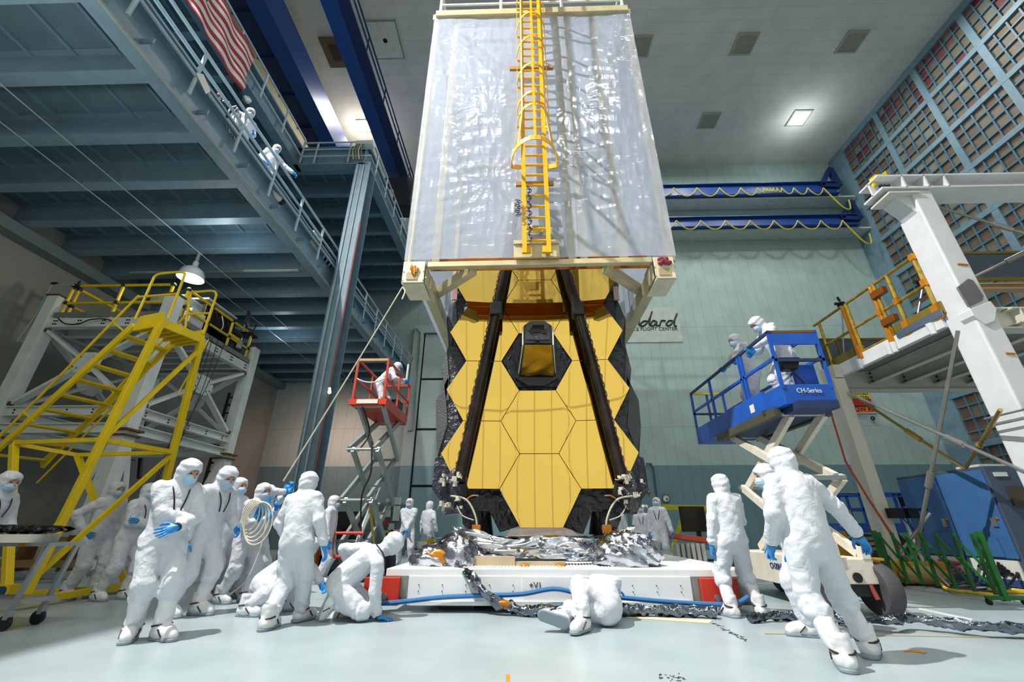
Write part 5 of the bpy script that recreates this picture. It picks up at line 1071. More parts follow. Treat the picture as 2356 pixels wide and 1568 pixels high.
for x in (bx0+.02, bx1-.02):
    ys_ = (by0+.03, 7.45, 7.55, 8.9, by1-.02) if x < 4.5 else (by0+.03, by1-.02)
    for y in ys_: lr('post', V(x, y, zf-.05), V(x, y, zr))
    lr('rail', V(x, by0, zr), V(x, by1, zr), m_bld if x < 4.5 else m_bl); lr('rail', V(x, by0, zr-.45), V(x, by1, zr-.45))
for y in (by0+.03, by1-.02): lr('rail', V(bx0, y, zr), V(bx1, y, zr), mat('rail_rusty', '#6b4a26', .7, dirt=.5) if y < 7 else m_ty); lr('rail', V(bx0, y, zr-.5), V(bx1, y, zr-.5), m_bld)
lr('post', V(bx0+.4, by1, zf), V(bx0+.4, by1, zr))
MB().box(((bx0+bx1)/2, by0+.02, zr-.13), (bx1-bx0-.08, .03, .2)).build('top_panel', m_bl, lf); MB().box((bx1-.23, by0+.25, zf+.2), (.36, .06, .45)).build('rear_panel', m_bl, lf, bevel=.01)
c = V(bx0+.12, by0+.25, zf+.5); MB().prism([c, c+V(.34, 0, 0), c+V(.26, 0, -.2), c+V(.05, 0, -.2)], (0, -.18, 0)).build('control_box', m_blk, lf, bevel=.01)
MB().tube(spline([c+V(.2, -.1, -.2), c+V(.27, -.1, -.32), c+V(.33, -.12, -.45), c+V(.32, -.14, -.62)], 6), .014, 6).build('control_cable', m_blk, lf)
MB().box((bx0+.0, 7.4, zf-.12), (.02, .14, .14)).build('sticker', m_paper, lf)
lv = [.72, 1.75, bz-.06]; yn, yf_ = 6.75, 8.6
for i in range(2):
    for x in (bx0+.12, bx1-.16):
        MB().bar(V(x, yn, lv[i]), V(x, yf_, lv[i+1]), .08, .13).build('scissor_arm', m_lw, lf, bevel=.006); MB().bar(V(x+.1, yf_, lv[i]), V(x+.1, yn, lv[i+1]), .08, .13).build('scissor_arm', m_lw, lf, bevel=.006)
    for y in (yn, yf_): MB().cyl(V(bx0+.05, y, lv[i+1]), V(bx1-.03, y, lv[i+1]), .04, 10).build('pin', m_steel, lf)
MB().cyl(V((bx0+bx1)/2, 7.0, .9), V((bx0+bx1)/2, 8.0, 2.0), .07).build('ram', mat('ram_grey', '#77787a', .3, .6), lf)
cb0, cb1 = 3.95, 4.80
MB().box(((cb0+cb1)/2-.02, 7.75, .5), (cb1-cb0-.2, 2.5, .36)).build('chassis', m_lw, lf, bevel=.015); MB().box((cb0+.02, 7.9, .47), (.05, 2.5, .42)).build('side_plate', m_lw, lf, bevel=.01)
text('lettering', 'CH20NEP', V(cb0-.012, 7.5, .5), .12, V(0, -1, 0), V(0, 0, 1), mat('letter_navy', '#2b3a7a', .5), lf, width=.42)
MB().box((4.36, 6.5, .52), (.62, .08, .3)).box((4.2, 6.48, .75), (.1, .1, .22)).box((4.6, 6.5, .74), (.12, .1, .16)).build('end_plate', m_lw, lf, bevel=.01); MB().cyl(V(4.4, 6.46, .45), V(4.4, 6.44, .45), .06, 14).build('port', m_blk, lf)
MB().bar(V(cb0, 6.55, .3), V(cb1, 6.55, .3), .14, .14).build('axle', m_blk, lf)
for x in (cb0+.02, cb1-.06):
    for y in (6.6, 8.9):
        w_ = MB().lathe((x, y, .31), [(.0, -.07), (.2, -.08), (.24, -.1), (.3, -.1), (.315, -.07), (.315, .07), (.3, .1), (.24, .1), (.2, .04), (0, .04)], 28, ax=(V(0, 1, 0), V(0, 0, 1), V(1, 0, 0))).build('wheel', mat('tyre_grey', '#47454a', .7), lf, smooth=True)
        MB().cyl(V(x-.08, y, .31), V(x-.11, y, .31), .12, 12).build('hub', m_blk, w_)
MB().cyl(V(4.55, 6.5, .42), V(4.58, 6.45, .2), .03).build('shock', mat('shock_red', '#8a3b36', .4), lf); MB().box((4.7, 6.6, .66), (.35, .15, .03)).build('fender', mat('fender_orange', '#b88a1e', .5), lf)
# ================================================================ BLUE CABINET
m_cb = mat('cabinet_blue', '#3b6aa0', .45, var=.05); m_cg = mat('cabinet_slate', '#46566a', .5)
cx_, cy0, cy1, cz_ = 9.0, 8.75, 10.85, 2.16
cb = thing('control_cabinet', 'large blue two door control cabinet behind the green folding barrier', 'cabinet', (cx_+.9, 9.8, 0))
MB().box((cx_+.95, (cy0+cy1)/2, cz_/2+.08), (1.9, cy1-cy0, cz_-.16)).build('body', m_cg, cb, bevel=.01)
for a, b_ in ((cy0+.04, 9.78), (9.82, cy1-.04)):
    d = MB().box((cx_-.02, (a+b_)/2, .52+(cz_-.58)/2), (.04, b_-a, cz_-.6)).build('door', m_cb, cb, bevel=.008)
    MB().box((cx_-.05, a+.14, 1.15), (.03, .1, .16)).build('handle', m_steel, d); MB().box((cx_-.05, a+.06, 1.22), (.02, .04, .04)).build('lock', m_or, d)
    p_ = MB().box((cx_-.02, (a+b_)/2, .34), (.03, b_-a-.1, .32)).build('connector_panel', m_paper, cb)
    c_ = MB()
    for k in range(14): c_.cyl(V(cx_-.03, a+.1+rng.uniform(0, b_-a-.3), .22+rng.uniform(0, .24)), V(cx_-.07, a+.1, .3)*[1, 0, 0]+V(0, 1, 1)*0+V(0, 0, 0) if False else V(cx_-.06, a+.15+.05*k, .22+.05*(k % 5)), .028, 8)
    o_ = c_.build('connector', m_blk if a < 9 else mat('plug_pink', '#b0447a', .5), p_); o_['kind'] = 'stuff'
MB().box((cx_-.02, (cy0+cy1)/2, .12), (.06, cy1-cy0, .12)).build('plinth', mat('plinth_blue', '#2a4a7a', .5), cb); MB().box((cx_-.04, 9.15, .72), (.04, .3, .34)).build('breaker_box', m_cb, cb); MB().box((cx_+.5, cy0-.02, 1.6), (.5, .03, .35)).build('display_panel', mat('panel_brown', '#4a4038', .5), cb); MB().box((cx_+.25, cy0-.02, 2.0), (.25, .02, .08)).build('name_plate', m_wht, cb)
MB().box((cx_+.7, cy0+.6, cz_+.05), (.8, .5, .06)).build('tray_on_top', m_wht, cb)
# ================================================================ GREEN FOLDING BARRIER
m_gn = mat('barrier_green', '#14641f', .4, var=.15)
fb = thing('folding_barrier', 'green folding lattice barrier on casters in front of the blue cabinet', 'barrier', (7.25, 8.6, 0))
fx, n_ = 7.2, 7; ys_ = np.linspace(9.55, 7.62, n_)
for k, y in enumerate(ys_): MB().bar(V(fx, y, .12), V(fx, y, .97), .05, .03).build('upright', m_gn, fb)
for k in range(n_-1):
    MB().bar(V(fx-.03, ys_[k], .95), V(fx-.03, ys_[k+1]-.0, .52), .035, .02).build('lattice_bar', m_gn, fb); MB().bar(V(fx+.03, ys_[k], .55), V(fx+.03, ys_[k+1], .13), .035, .02).build('lattice_bar', m_gn, fb)
for y in (9.68, 7.5):
    MB().bar(V(fx, y, .05), V(fx, y, 1.0), .08, .06).build('end_post', m_gn, fb); MB().bar(V(fx-.28, y, .09), V(fx+.28, y, .09), .05, .05).build('foot', m_gn, fb)
    for a in (-.26, .26): MB().cyl(V(fx+a-.02, y, .04), V(fx+a+.02, y, .04), .04, 12).build('caster', m_blk, fb)
# monitor / camera tripod in front of the post
t = thing('tripod_monitor', 'black twin monitor head on a silver tripod behind the green barrier', 'monitor', (7.35, 9.9, 0))
c = P(2075, 1180, Y=9.9)
for dx in (-.16, .12): MB().box(c+V(dx, -.04, 0), (.24, .22, .2), .2).build('monitor', m_blk, t, bevel=.01)
MB().box(c+V(.25, .05, .07), (.5, .35, .05), .3).build('hood', m_blk, t); MB().tube([c-V(0, 0, .1), V(c[0]+.1, c[1], .3)], .03).build('column', m_wht, t)
for a in (.4, 2.5, 4.6): MB().tube([V(c[0]+.1, c[1], .45), V(c[0]+.1+.45*math.cos(a), c[1]+.45*math.sin(a), .02)], .018).build('tripod_leg', m_steel, t)
MB().tube(spline([c+V(-.1, -.1, -.1), c+V(0, -.2, -.35), c+V(.2, -.15, -.3), c+V(.2, -.1, 0)], 6), .012, 5).build('cable', m_blk, t)
# second blue lift far behind, parked and lowered
lx0, lx1, ly = 9.2, 12.2, 13.5
l2 = thing('scissor_lift', 'lowered blue scissor lift parked far back behind the cream gantry leg', 'scissor lift', (10.7, 14, 0))
for y in (ly, ly+.9):
    for z_ in (1.97, 1.55): MB().bar(V(lx0, y, z_), V(lx1, y, z_), .06, .07).build('rail', m_bl, l2)
    for x in (lx0, lx0+.1, lx0+.75, 10.2, 10.95, 11.1, lx1): MB().bar(V(x, y, 1.1), V(x, y, 1.97), .06, .06).build('post', m_bl, l2)
MB().box(((lx0+lx1)/2, ly+.45, 1.05), (lx1-lx0, 1.0, .26)).build('deck', m_bl, l2, bevel=.01); MB().bar(V(lx0, ly, 2.0), V(lx0+.7, ly, 2.0), .05, .05).build('striped_bar', m_ty, l2)
m = MB()
for k in range(4): m.bar(V(9.8, ly+.1, .35+.14*k), V(11.9, ly+.1, .45+.14*k), .08, .08).bar(V(9.8, ly+.8, .45+.14*k), V(11.9, ly+.8, .35+.14*k), .08, .08)
m.build('folded_arms', mat('machine_cream', '#c2b48e', .5, dirt=.3), l2); MB().box((10.9, ly+.45, .28), (2.4, .95, .3)).build('chassis', mat('machine_cream', '#c2b48e', .5, dirt=.3), l2, bevel=.02)
for x in (10.0, 11.9):
    for y in (ly-.1, ly+1.0): MB().cyl(V(x, y-.08, .25), V(x, y+.08, .25), .25, 18).build('wheel', mat('tyre', '#2a2a2c', .8), l2)
c = P(1946, 1180, Y=13.3); MB().box((c[0]+.02, 13.4, 1.3), (.35, .12, .45)).build('control_box', mat('gold_box', '#b89a52', .5), l2); MB().box((11.3, 13.4, 1.75), (.5, .2, .25)).build('control_panel', m_blk, l2)
t = thing('dark_drape_rack', 'dark covered object leaning behind the cream gantry leg and green barrier', 'equipment', (9.6, 12.2, 0))
MB().prism([V(9.4, 12.0, 0), V(10.2, 12.0, 0), V(9.75, 12.3, .95), V(9.3, 12.3, .95)], (.1, .5, .1)).build('cover', mat('very_dark_green', '#1c2a22', .6), t)
# yellow upright and yellow ballast
t = thing('yellow_fork_mast', 'dull yellow upright steel mast behind the walking person at the lift wheel', 'mast', (8.0, 12.0, 0))
MB().channel(V(7.95, 12, .05), V(7.95, 12, .97), .5, .06, .03).build('mast_plate', mat('dull_yellow', '#b88d1e', .5, dirt=.25), t); MB().box((8.0, 12.0, .5), (.34, .14, .95)).build('mast_body', mat('dull_yellow', '#b88d1e', .5, dirt=.25), t); MB().box((8.15, 11.9, .08), (.3, .2, .16)).build('foot', m_wht, t)
t = thing('yellow_ballast_base', 'yellow wrapped ballast base on the floor behind the green barrier', 'base', (8.4, 10.4, 0))
a = P(1968, 1352, Z=0); MB().bar(V(6.7, 9.92, .22), V(8.6, 9.92, .22), .22, .40).build('ballast_block', mat('dull_yellow', '#b88d1e', .5, dirt=.25), t, bevel=.03)
foil_lump(V(8.0, 9.78, .2), (.5, .1, .17), 36, .2, 55, mat('clear_wrap_tan', '#b59a62', .15, .2), 'plastic_wrap', t)
m = MB().tube(spline([P(2150, 1320, Z=.05), P(2175, 1352, Z=.05), P(2230, 1362, Z=.05), P(2290, 1368, Z=.04)], 8), .03, 8)
q = P(2318, 1358, Z=.05); m.tube([q+V(.22*math.cos(a), .22*math.sin(a), .0) for a in np.linspace(0, 6.28, 20)], .03, 8, closed=False)
tag(m.build('yellow_cable', mat('cable_yellow', '#d8b92a', .5)), 'yellow cable coiling on the floor under the green barrier', 'cable')
m = MB()
for k in range(5): m.tube(spline([V(8.95, 8.9+.3*k, .3), V(8.6, 8.8+.25*k, .12), V(8.3, 8.7+.3*k, .03), V(7.8, 9.0+.2*k, .03)], 6), .02, 6)
tag(m.build('black_cables', m_blk), 'black cables trailing from the foot of the blue cabinet', 'cables')
tag(MB().tube(spline([P(2090, 1285, Z=.3), P(2105, 1300, Z=.25), P(2130, 1308, Z=.25), P(2160, 1312, Z=.25)], 6), .02, 6).build('orange_cord', mat('cord_orange', '#c0602a', .5)), 'orange cord lying on the yellow ballast base', 'cord')
# ================================================================ WALL SIGNS
g0, g1 = P(1400, 708, Y=YB-.03), P(1572, 786, Y=YB-.03)
sg = thing('wall_banner', 'pale wall banner with black script lettering partly hidden by the cover', 'banner', ((g0[0]+g1[0])/2, YB-.03, g1[2]))
MB().box(((g0[0]+g1[0])/2-1.5, YB-.03, (g0[2]+g1[2])/2), (g1[0]-g0[0]+3.0, .03, g0[2]-g1[2])).build('panel', mat('banner_pale', '#b9c6bd', .6), sg)
def stroke(pts, r=.052): return MB().tube(spline([P(u, v, Y=YB-.07) for u, v in pts], 8), r, 6)
mt = MB()
def addm(a): mt.add(a.v, a.f)
D0 = lambda x: [(x+17, 745-6), (x+8, 738), (x, 744), (x+2, 750), (x+12, 745), (x+22, 728), (x+26, 716), (x+22, 730), (x+20, 746), (x+27, 748)]
for x in (1422, 1450, 1474): addm(stroke(D0(x)))
addm(stroke([(1511, 740), (1503, 737), (1497, 745), (1502, 750), (1511, 740), (1510, 748), (1518, 748)])); addm(stroke([(1518, 749), (1521, 738), (1526, 737), (1531, 738)])); addm(stroke([(1548, 738), (1540, 737), (1533, 744), (1537, 749), (1546, 743), (1555, 728), (1557, 721), (1552, 735), (1552, 748), (1557, 750)]))
mt.build('script', m_blk, sg, smooth=True)
a = P(1559, 756, Y=YB-.06); text('lettering', 'SPACE FLIGHT CENTER', a, .325, V(1, 0, 0), V(0, 0, 1), m_blk, sg, align='RIGHT')
s0, s1 = P(1948, 888, Y=YB-.05), P(2006, 933, Y=YB-.05); s0 = P(1930, 888, Y=YB-.05)
ws = thing('airflow_sign', 'green yellow and red airflow status sign box on the back wall', 'sign', ((s0[0]+s1[0])/2, YB-.05, s1[2])); W_, H_ = s1[0]-s0[0], s0[2]-s1[2]; cx2 = (s0[0]+s1[0])/2
MB().box((cx2, YB-.06, (s0[2]+s1[2])/2), (W_+.15, .1, H_+.15)).build('case', m_wht, ws)
for k, cc in enumerate(('#1f4a34', '#cfc13a', '#a32a24')): MB().box((cx2, YB-.13, s0[2]-H_*(k+.5)/3), (W_, .03, H_/3)).build('lamp_panel', mat('sign'+cc, cc, .4), ws)
text('lettering', 'REDUCED\nAIRFLOW', V(cx2+.1, YB-.16, s0[2]-H_*.5), .27, V(1, 0, 0), V(0, 0, 1), m_blk, ws)
r0, r1 = P(1957, 936, Y=YB-.05), P(2012, 948, Y=YB-.05)
ws = thing('humidity_sign', 'orange sign reading LOW RH below the airflow sign box', 'sign', ((r0[0]+r1[0])/2, YB-.05, r1[2])); MB().box(((r0[0]+r1[0])/2, YB-.06, (r0[2]+r1[2])/2), (r1[0]-r0[0]+.15, .1, r0[2]-r1[2]+.12)).build('case', m_wht, ws); MB().box(((r0[0]+r1[0])/2, YB-.12, (r0[2]+r1[2])/2), (r1[0]-r0[0], .03, r0[2]-r1[2])).build('face', mat('sign_orange', '#d3602c', .5), ws)
text('lettering', 'LOW RH', V((r0[0]+r1[0])/2, YB-.15, (r0[2]+r1[2])/2), .36, V(1, 0, 0), V(0, 0, 1), m_blk, ws)
c = P(2007, 962, Y=YB-.06); tag(MB().lathe(c, [(.07, 0), (.12, .02), (.12, .05), (.07, .06)], 16, ax=(V(1, 0, 0), V(0, 0, 1), V(0, -1, 0))).build('wall_ring', m_blk), 'small black ring fixed to the wall beneath the LOW RH sign', 'ring')
def clock(u, v, y, r, lab):
    c = P(u, v, Y=y); t = thing('wall_clock', lab, 'clock', c); ax = (V(1, 0, 0), V(0, 0, 1), V(0, -1, 0))
    MB().lathe(c, [(0, 0), (r, 0), (r*1.08, .04), (r, .07), (r*.95, .05)], 28, ax=ax).build('case', m_blk, t); MB().lathe(c, [(0, .052), (r*.95, .05)], 28, ax=ax).build('dial', m_wht, t)
    h = MB().bar(c-V(0, .06, 0), c+V(r*.5, -.06, -r*.1), .02, .03).bar(c-V(0, .06, 0), c+V(r*.2, -.06, -r*.55), .02, .025)
    for k in range(12): a = k*math.pi/6; h.box(c+V(math.cos(a)*r*.8, -.058, math.sin(a)*r*.8), (.03, .01, .03))
    h.build('hands', m_blk, t)
clock(1532, 1146, YB-.02, .20, 'round white wall clock over the yellow beam near the dark television')
clock(860, 1146, 20.5, .14, 'round white clock seen behind the red lift arms')
c = P(1492, 1130, Y=YB-.03); t = thing('fire_alarm', 'small red fire alarm box on the back wall beside the telescope', 'alarm', c); MB().box(c, (.17, .06, .17)).build('case', mat('alarm_red', '#9a2a26', .4), t); MB().box(c-V(0, .04, .01), (.08, .02, .06)).build('strobe', m_wht, t)
# ================================================================ BACK OF THE ROOM
yb_ = mat('gantry_yellow', '#c9c020', .5)
t = thing('yellow_steelwork', 'yellow steel frame with a sloping strut behind the dark television', 'frame', (6.3, 18.5, 0))
y = 18.5; MB().bar(P(1522, 1166, Y=y), P(1700, 1170, Y=y), .2, .2).build('beam', yb_, t); MB().bar(P(1573, 1182, Y=y), P(1544, 1268, Y=y), .12, .14).build('strut', yb_, t); MB().bar(P(1640, 1172, Y=y), V(P(1640, 1172, Y=y)[0], y, 0), .14, .14).build('post', yb_, t); MB().bar(P(1524, 1168, Y=y), V(P(1524, 1168, Y=y)[0], y, 0), .14, .14).build('post', yb_, t)
c = P(1595, 1193, Y=16.5); t = thing('television', 'dark glossy television on a black stand beyond the platform', 'television', (c[0], 16.5, 0))
MB().box(c, (.86, .06, .80)).build('screen', mat('tv_screen', '#3a3126', .12, .2), t, bevel=.01); MB().box(c-V(0, .0, 0)+V(0, .03, 0), (.9, .05, .84)).build('bezel', m_blk, t); MB().bar(c-V(-.15, -.1, .3), V(c[0]+.15, 16.6, .02), .14, .1).box((c[0]+.15, 16.6, .03), (.7, .5, .05)).build('stand', m_blk, t)
def bench(name, lab, cat, x0, x1, y, z, mtop, items):
    t = thing(name, lab, cat, ((x0+x1)/2, y, 0)); MB().box(((x0+x1)/2, y, z), (x1-x0, .6, .05)).build('top', mtop, t)
    for x in (x0+.05, x1-.05):
        for dy in (-.25, .25): MB().box((x, y+dy, z/2), (.05, .05, z)).build('leg', m_steel, t)
    return t
def clutter(lab, cat, name, c, s, col, rz=0):
    t = MB().box(c, s, rz).build(name, mat('cl_'+col, col, .5), None, bevel=min(s)*.1); tag(t, lab, cat); return t
c0 = P(905, 1190, Y=19.5)
t = thing('tool_rack', 'grey wall rack with papers and yellow bins behind the red lift', 'rack', (c0[0], 19.6, 0))
x0, x1 = P(868, 1190, Y=19.6)[0], P(938, 1190, Y=19.6)[0]
MB().box(((x0+x1)/2, 19.7, 1.0), (x1-x0, .06, 2.0)).build('back_panel', mat('rack_grey', '#6f7f7c', .5), t)
for k, (u, v, w_, h_, cc) in enumerate([(896, 1150, .28, .14, '#d8d6cc'), (914, 1152, .3, .3, '#e2e2de'), (893, 1164, .26, .2, '#c8b83a'), (892, 1180, .26, .3, '#cfcfbb'), (912, 1180, .26, .6, '#c8d8d2'), (868, 1187, .3, .36, '#d6c9b0'), (886, 1202, .16, .14, '#a83a2c'), (893, 1205, .1, .2, '#b03030'), (900, 1212, .24, .3, '#bcd0c0'), (890, 1222, .34, .1, '#c9b61e'), (908, 1222, .3, .16, '#d8dce0'), (893, 1240, .4, .16, '#cfc02a')]):
    c = P(u, v, Y=19.55); MB().box(c, (w_, .12, h_)).build(('sheet', 'bin', 'sign')[k % 3], mat('cl_'+cc, cc, .5), t)
t = bench('work_bench', 'long work bench with laptop behind the crew and the red lift', 'bench', P(745, 1230, Y=13)[0], P(835, 1230, Y=13)[0], 13, .72, mat('bench_green', '#6d8a80', .5), None)
c = P(770, 1212, Y=13); MB().box((c[0], 13, .76), (.4, .28, .02)).build('laptop_base', m_blk, t); MB().box((c[0]-.05, 13.15, .9), (.4, .03, .26)).build('laptop_screen', m_blk, t)
c = P(782, 1188, Y=12.9); tag(MB().box((c[0], 13.9, .75), (1.15, .7, 1.5)).build('black_wrapped_crate', mat('crate_black', '#2a2626', .2, .1, bump=1., bscale=4)), 'big crate wrapped in shiny black plastic behind the red lift', 'crate')
c = P(802, 1160, Y=15); t = thing('fire_extinguisher', 'dark red topped extinguisher bracket behind the red lift arms', 'extinguisher', V(c[0], 15, 0)); MB().cyl(V(c[0]-.08, 15, .9), V(c[0], 15, 1.5), .1).build('body', m_blk, t); MB().box((c[0]+.05, 15, 1.58), (.18, .1, .14)).build('head', mat('alarm_red', '#9a2a26', .4), t); MB().box((c[0], 15, .45), (.1, .1, .9)).build('stand', m_steel, t)
for u, v, s_, cc, lab in ((760, 1243, (.36, .3, .42), '#a8cbb4', 'pale green plastic tub under the long work bench'), (757, 1275, (.3, .3, .3), '#b06a3a', 'copper brown box under the long work bench'), (748, 1262, (.3, .3, .5), '#8a3a2e', 'dark red case under the long work bench')):
    c = P(u, v, Y=12.4); clutter(lab, 'box', 'storage_box', (c[0], 12.4, s_[2]/2+.001), s_, cc)
c = P(722, 1300, Z=0); t = thing('yellow_stand', 'small bright yellow stand on the floor behind the crew', 'stand', c); MB().bar(V(c[0], c[1], 0), V(c[0]+.05, c[1], .45), .12, .12).build('upright', m_ty, t); MB().box((c[0], c[1], .05), (.5, .3, .1)).build('base', m_ty, t)
cc = P(985, 1243, Y=14)
t = thing('yellow_tool_box', 'yellow toolbox on a wooden step behind the platform', 'toolbox', (cc[0], 14, 0)); MB().box((cc[0], 14, .62), (.42, .3, .24)).build('box', mat('cl_yel', '#c9b820', .5), t); MB().box((cc[0], 14, .46), (.45, .35, .06)).build('step_top', mat('step_wood', '#b08a5a', .6), t)
for dx in (-.18, .18): MB().box((cc[0]+dx, 14, .22), (.06, .3, .44)).build('step_leg', mat('step_wood', '#b08a5a', .6), t)
c = P(969, 1268, Y=12.2); t = thing('white_bollard', 'white plastic bollard behind the far platform edge next to the bystander pair', 'bollard', (c[0], 12.2, 0)); MB().lathe((c[0], 12.2, 0), [(0, 0), (.17, 0), (.15, .1), (.11, .14), (.1, .62), (.13, .64), (.13, .72), (0, .72)], 18).build('body', m_wht, t, smooth=True)
c = P(1500, 1240, Y=14); t = thing('white_bollard', 'white tapered bollard standing before the two gowned observers', 'bollard', (c[0], 14, 0)); MB().lathe((c[0], 14, 0), [(0, 0), (.17, 0), (.13, .55), (.16, .6), (.16, .72), (.1, .74), (0, .75)], 18).build('body', m_wht, t, smooth=True)
t = thing('metal_trolley', 'grey tube trolley frame beside the yellow toolbox', 'trolley', (P(1015, 1240, Y=14.5)[0], 14.5, 0)); x_ = P(1015, 1240, Y=14.5)[0]
m = MB()
for z_ in (.3, .75): m.tube([V(x_-.35, 14.3, z_), V(x_+.35, 14.3, z_), V(x_+.35, 14.8, z_), V(x_-.35, 14.8, z_)], .02, 6, closed=True)
for a in (-.35, .35):
    for b in (14.3, 14.8): m.tube([V(x_+a, b, 0), V(x_+a, b, .8)], .02, 6)
m.build('frame', mat('trolley_grey', '#555b5e', .5), t)
c = P(1478, 1255, Y=13.5); t = thing('wooden_crate', 'tan wooden crate with open slats beside the white tapered bollard', 'crate', (c[0], 13.5, 0))
MB().box((c[0], 13.5, .62), (.5, .35, .06)).box((c[0], 13.5, .2), (.5, .35, .06)).build('panel', mat('step_wood', '#b08a5a', .6), t)
for dx in (-.22, -.05, .1, .22): MB().box((c[0]+dx, 13.35, .33), (.05, .04, .6)).build('slat', mat('step_wood', '#b08a5a', .6), t)
m = MB(); x_ = P(1455, 1235, Y=16)[0]
t = thing('green_gate', 'dark green slatted gate seen behind the white gowned observers', 'gate', (x_, 16, 0))
for k in range(9): m.box((x_-.6+.15*k, 16, .55), (.06, .04, 1.1))
m.build('slats', mat('gate_green', '#2a5a44', .5), t); MB().box((x_, 16, 1.08), (1.35, .06, .06)).box((x_, 16, .1), (1.35, .06, .06)).build('frame', mat('gate_green', '#2a5a44', .5), t)
m = MB(); c = P(1570, 1293, Z=0); c = V(c[0], 12.6, 0); c[0] = P(1575, 1290, Y=11.8)[0]; c[1] = 11.8
for k in range(7): m.tube([c+V(.42*(1-.06*k)*math.cos(a), .42*(1-.06*k)*math.sin(a), .03+.04*k) for a in np.linspace(0, 6.2, 22)], .028, 6)
tag(m.build('coiled_cable', mat('cable_navy', '#3a4050', .5)), 'dark coil of cable piled behind the platform edge', 'cable')
tag(MB().tube(spline([P(1488, 1278, Y=12.5)*[1, 1, 0]+V(0, 0, .1), P(1530, 1280, Y=12.5)*[1, 1, 0]+V(0, 0, .1), P(1600, 1285, Y=12.5)*[1, 1, 0]+V(0, 0, .1)], 5), .1, 8).build('black_roll', m_blk), 'black roll lying on the floor behind the coiled cable', 'roll')
tag(MB().tube(spline([P(1598, 1302, Y=11)*[1, 1, 0]+V(0, 0, .05), P(1625, 1306, Y=10.9)*[1, 1, 0]+V(0, 0, .06), P(1650, 1308, Y=10.9)*[1, 1, 0]+V(0, 0, .05)], 6), .035, 6).build('blue_cable', mat('hose_blue', '#2f6fa8', .4)), 'short blue cable trailing from the dark coil', 'cable')
t = thing('red_pipe_rack', 'rack of white panels under red pipes beyond the dark coil', 'rack', (P(1585, 1265, Y=15)[0], 15, 0)); x_ = P(1585, 1265, Y=15)[0]
for k in range(6): MB().box((x_-.4+.16*k, 15, .3), (.1, .4, .6)).build('panel', m_paper, t)
for k in range(3): MB().tube([V(x_-.6, 14.8+.1*k, .78+.05*k), V(x_+.7, 14.9+.1*k, .62+.05*k)], .04, 8).build('pipe', mat('pipe_red', '#b0452e', .5), t)
# clear boxes on the floor behind the crew, floor tape and scuffs
o = MB().prism([P(465, 1335, Y=9.6), P(512, 1335, Y=9.6), P(505, 1275, Y=9.8), P(475, 1275, Y=9.8)], (0, .5, 0)).build('plastic_wrapped_box', mat('wrap_dark', '#5a5e5c', .15, bump=1., bscale=5)); tag(o, 'box wrapped in dull clear plastic behind the leaning crew', 'box')
m_tape = mat('tape_cream', '#c9c2a8', .6); m_scuff = mat('scuff_dark', '#3e4744', .8); m_tapeo = mat('tape_orange', '#c98a1e', .5)
def decal(name, pts, m, lab, cat='floor tape'): return tag(MB().prism([V(p[0], p[1], .002) for p in (P(u, v, Z=0) for u, v in pts)], (0, 0, .003)).build(name, m), lab, cat)
decal('floor_tape', [(1440, 1416), (1640, 1426), (1632, 1434), (1440, 1421)], m_tape, 'cream tape strip on the floor beside the lying person')
decal('floor_tape', [(1164, 1552), (1172, 1552), (1173, 1580), (1164, 1580)], m_tapeo, 'tiny orange tape tab at the nearest bit of floor')
decal('floor_tape', [(2080, 1496), (2100, 1494), (2132, 1500), (2130, 1503), (2100, 1499), (2080, 1499)], m_tapeo, 'orange tape scrap in the shadow of the walking person')
decal('floor_line', [(1760, 1456), (2380, 1466), (2380, 1468), (1760, 1458)], mat('line_tan', '#a89a7a', .6), 'thin tan line running along the floor past the walking person', 'floor line')
decal('floor_tape', [(2115, 1398), (2240, 1424), (2236, 1428), (2112, 1402)], mat('tape_white', '#c8d2d0', .5), 'white tape line on the shaded floor before the green barrier')
m = MB()
for k in range(26):
    t_ = k/26; u = 1642+130*t_*.6+rng.uniform(-4, 4); v = 1432+70*t_*.6+rng.uniform(-2, 2); p = P(u, v, Z=.003); m.box(p, (rng.uniform(.01, .05), rng.uniform(.01, .04), .002), rng.uniform(0, 3))
for k in range(22):
    p = P(1515+rng.uniform(0, 60), 1556+rng.uniform(-8, 10), Z=.003); m.box(p, (rng.uniform(.005, .02), rng.uniform(.005, .03), .002), rng.uniform(0, 3))
o = tag(m.build('floor_scuffs', m_scuff), 'dark scuff specks scattered on the pale floor', 'scuff'); o['kind'] = 'stuff'
# ================================================================ PEOPLE
def suit_mat():
    t = NT('coverall_white'); b = t.n('ShaderNodeBsdfPrincipled'); b.inputs['Roughness'].default_value = .62; b.inputs['Base Color'].default_value = (.64, .675, .735, 1); b.inputs['Sheen Weight'].default_value = .1
    tc = t.n('ShaderNodeTexCoord'); nz = t.n('ShaderNodeTexNoise'); nz.inputs['Scale'].default_value = 7; nz.inputs['Detail'].default_value = 3; nz.inputs['Distortion'].default_value = .5; t.l(tc, 'Object', nz, 0)
    n2 = t.n('ShaderNodeTexNoise', noise_type='RIDGED_MULTIFRACTAL'); n2.inputs['Scale'].default_value = 5; n2.inputs['Detail'].default_value = 2; n2.inputs['Distortion'].default_value = 0.; t.l(tc, 'Object', n2, 0)
    ad = t.math('ADD', nz.outputs[0], t.math('MULTIPLY', n2.outputs[0], v=.05)); bp = t.n('ShaderNodeBump'); bp.inputs['Strength'].default_value = .8; bp.inputs['Distance'].default_value = .035
    t.t.links.new(ad, bp.inputs['Height']); t.l(bp, 0, b, 'Normal'); t.l(b, 0, t.out, 0); return t.m
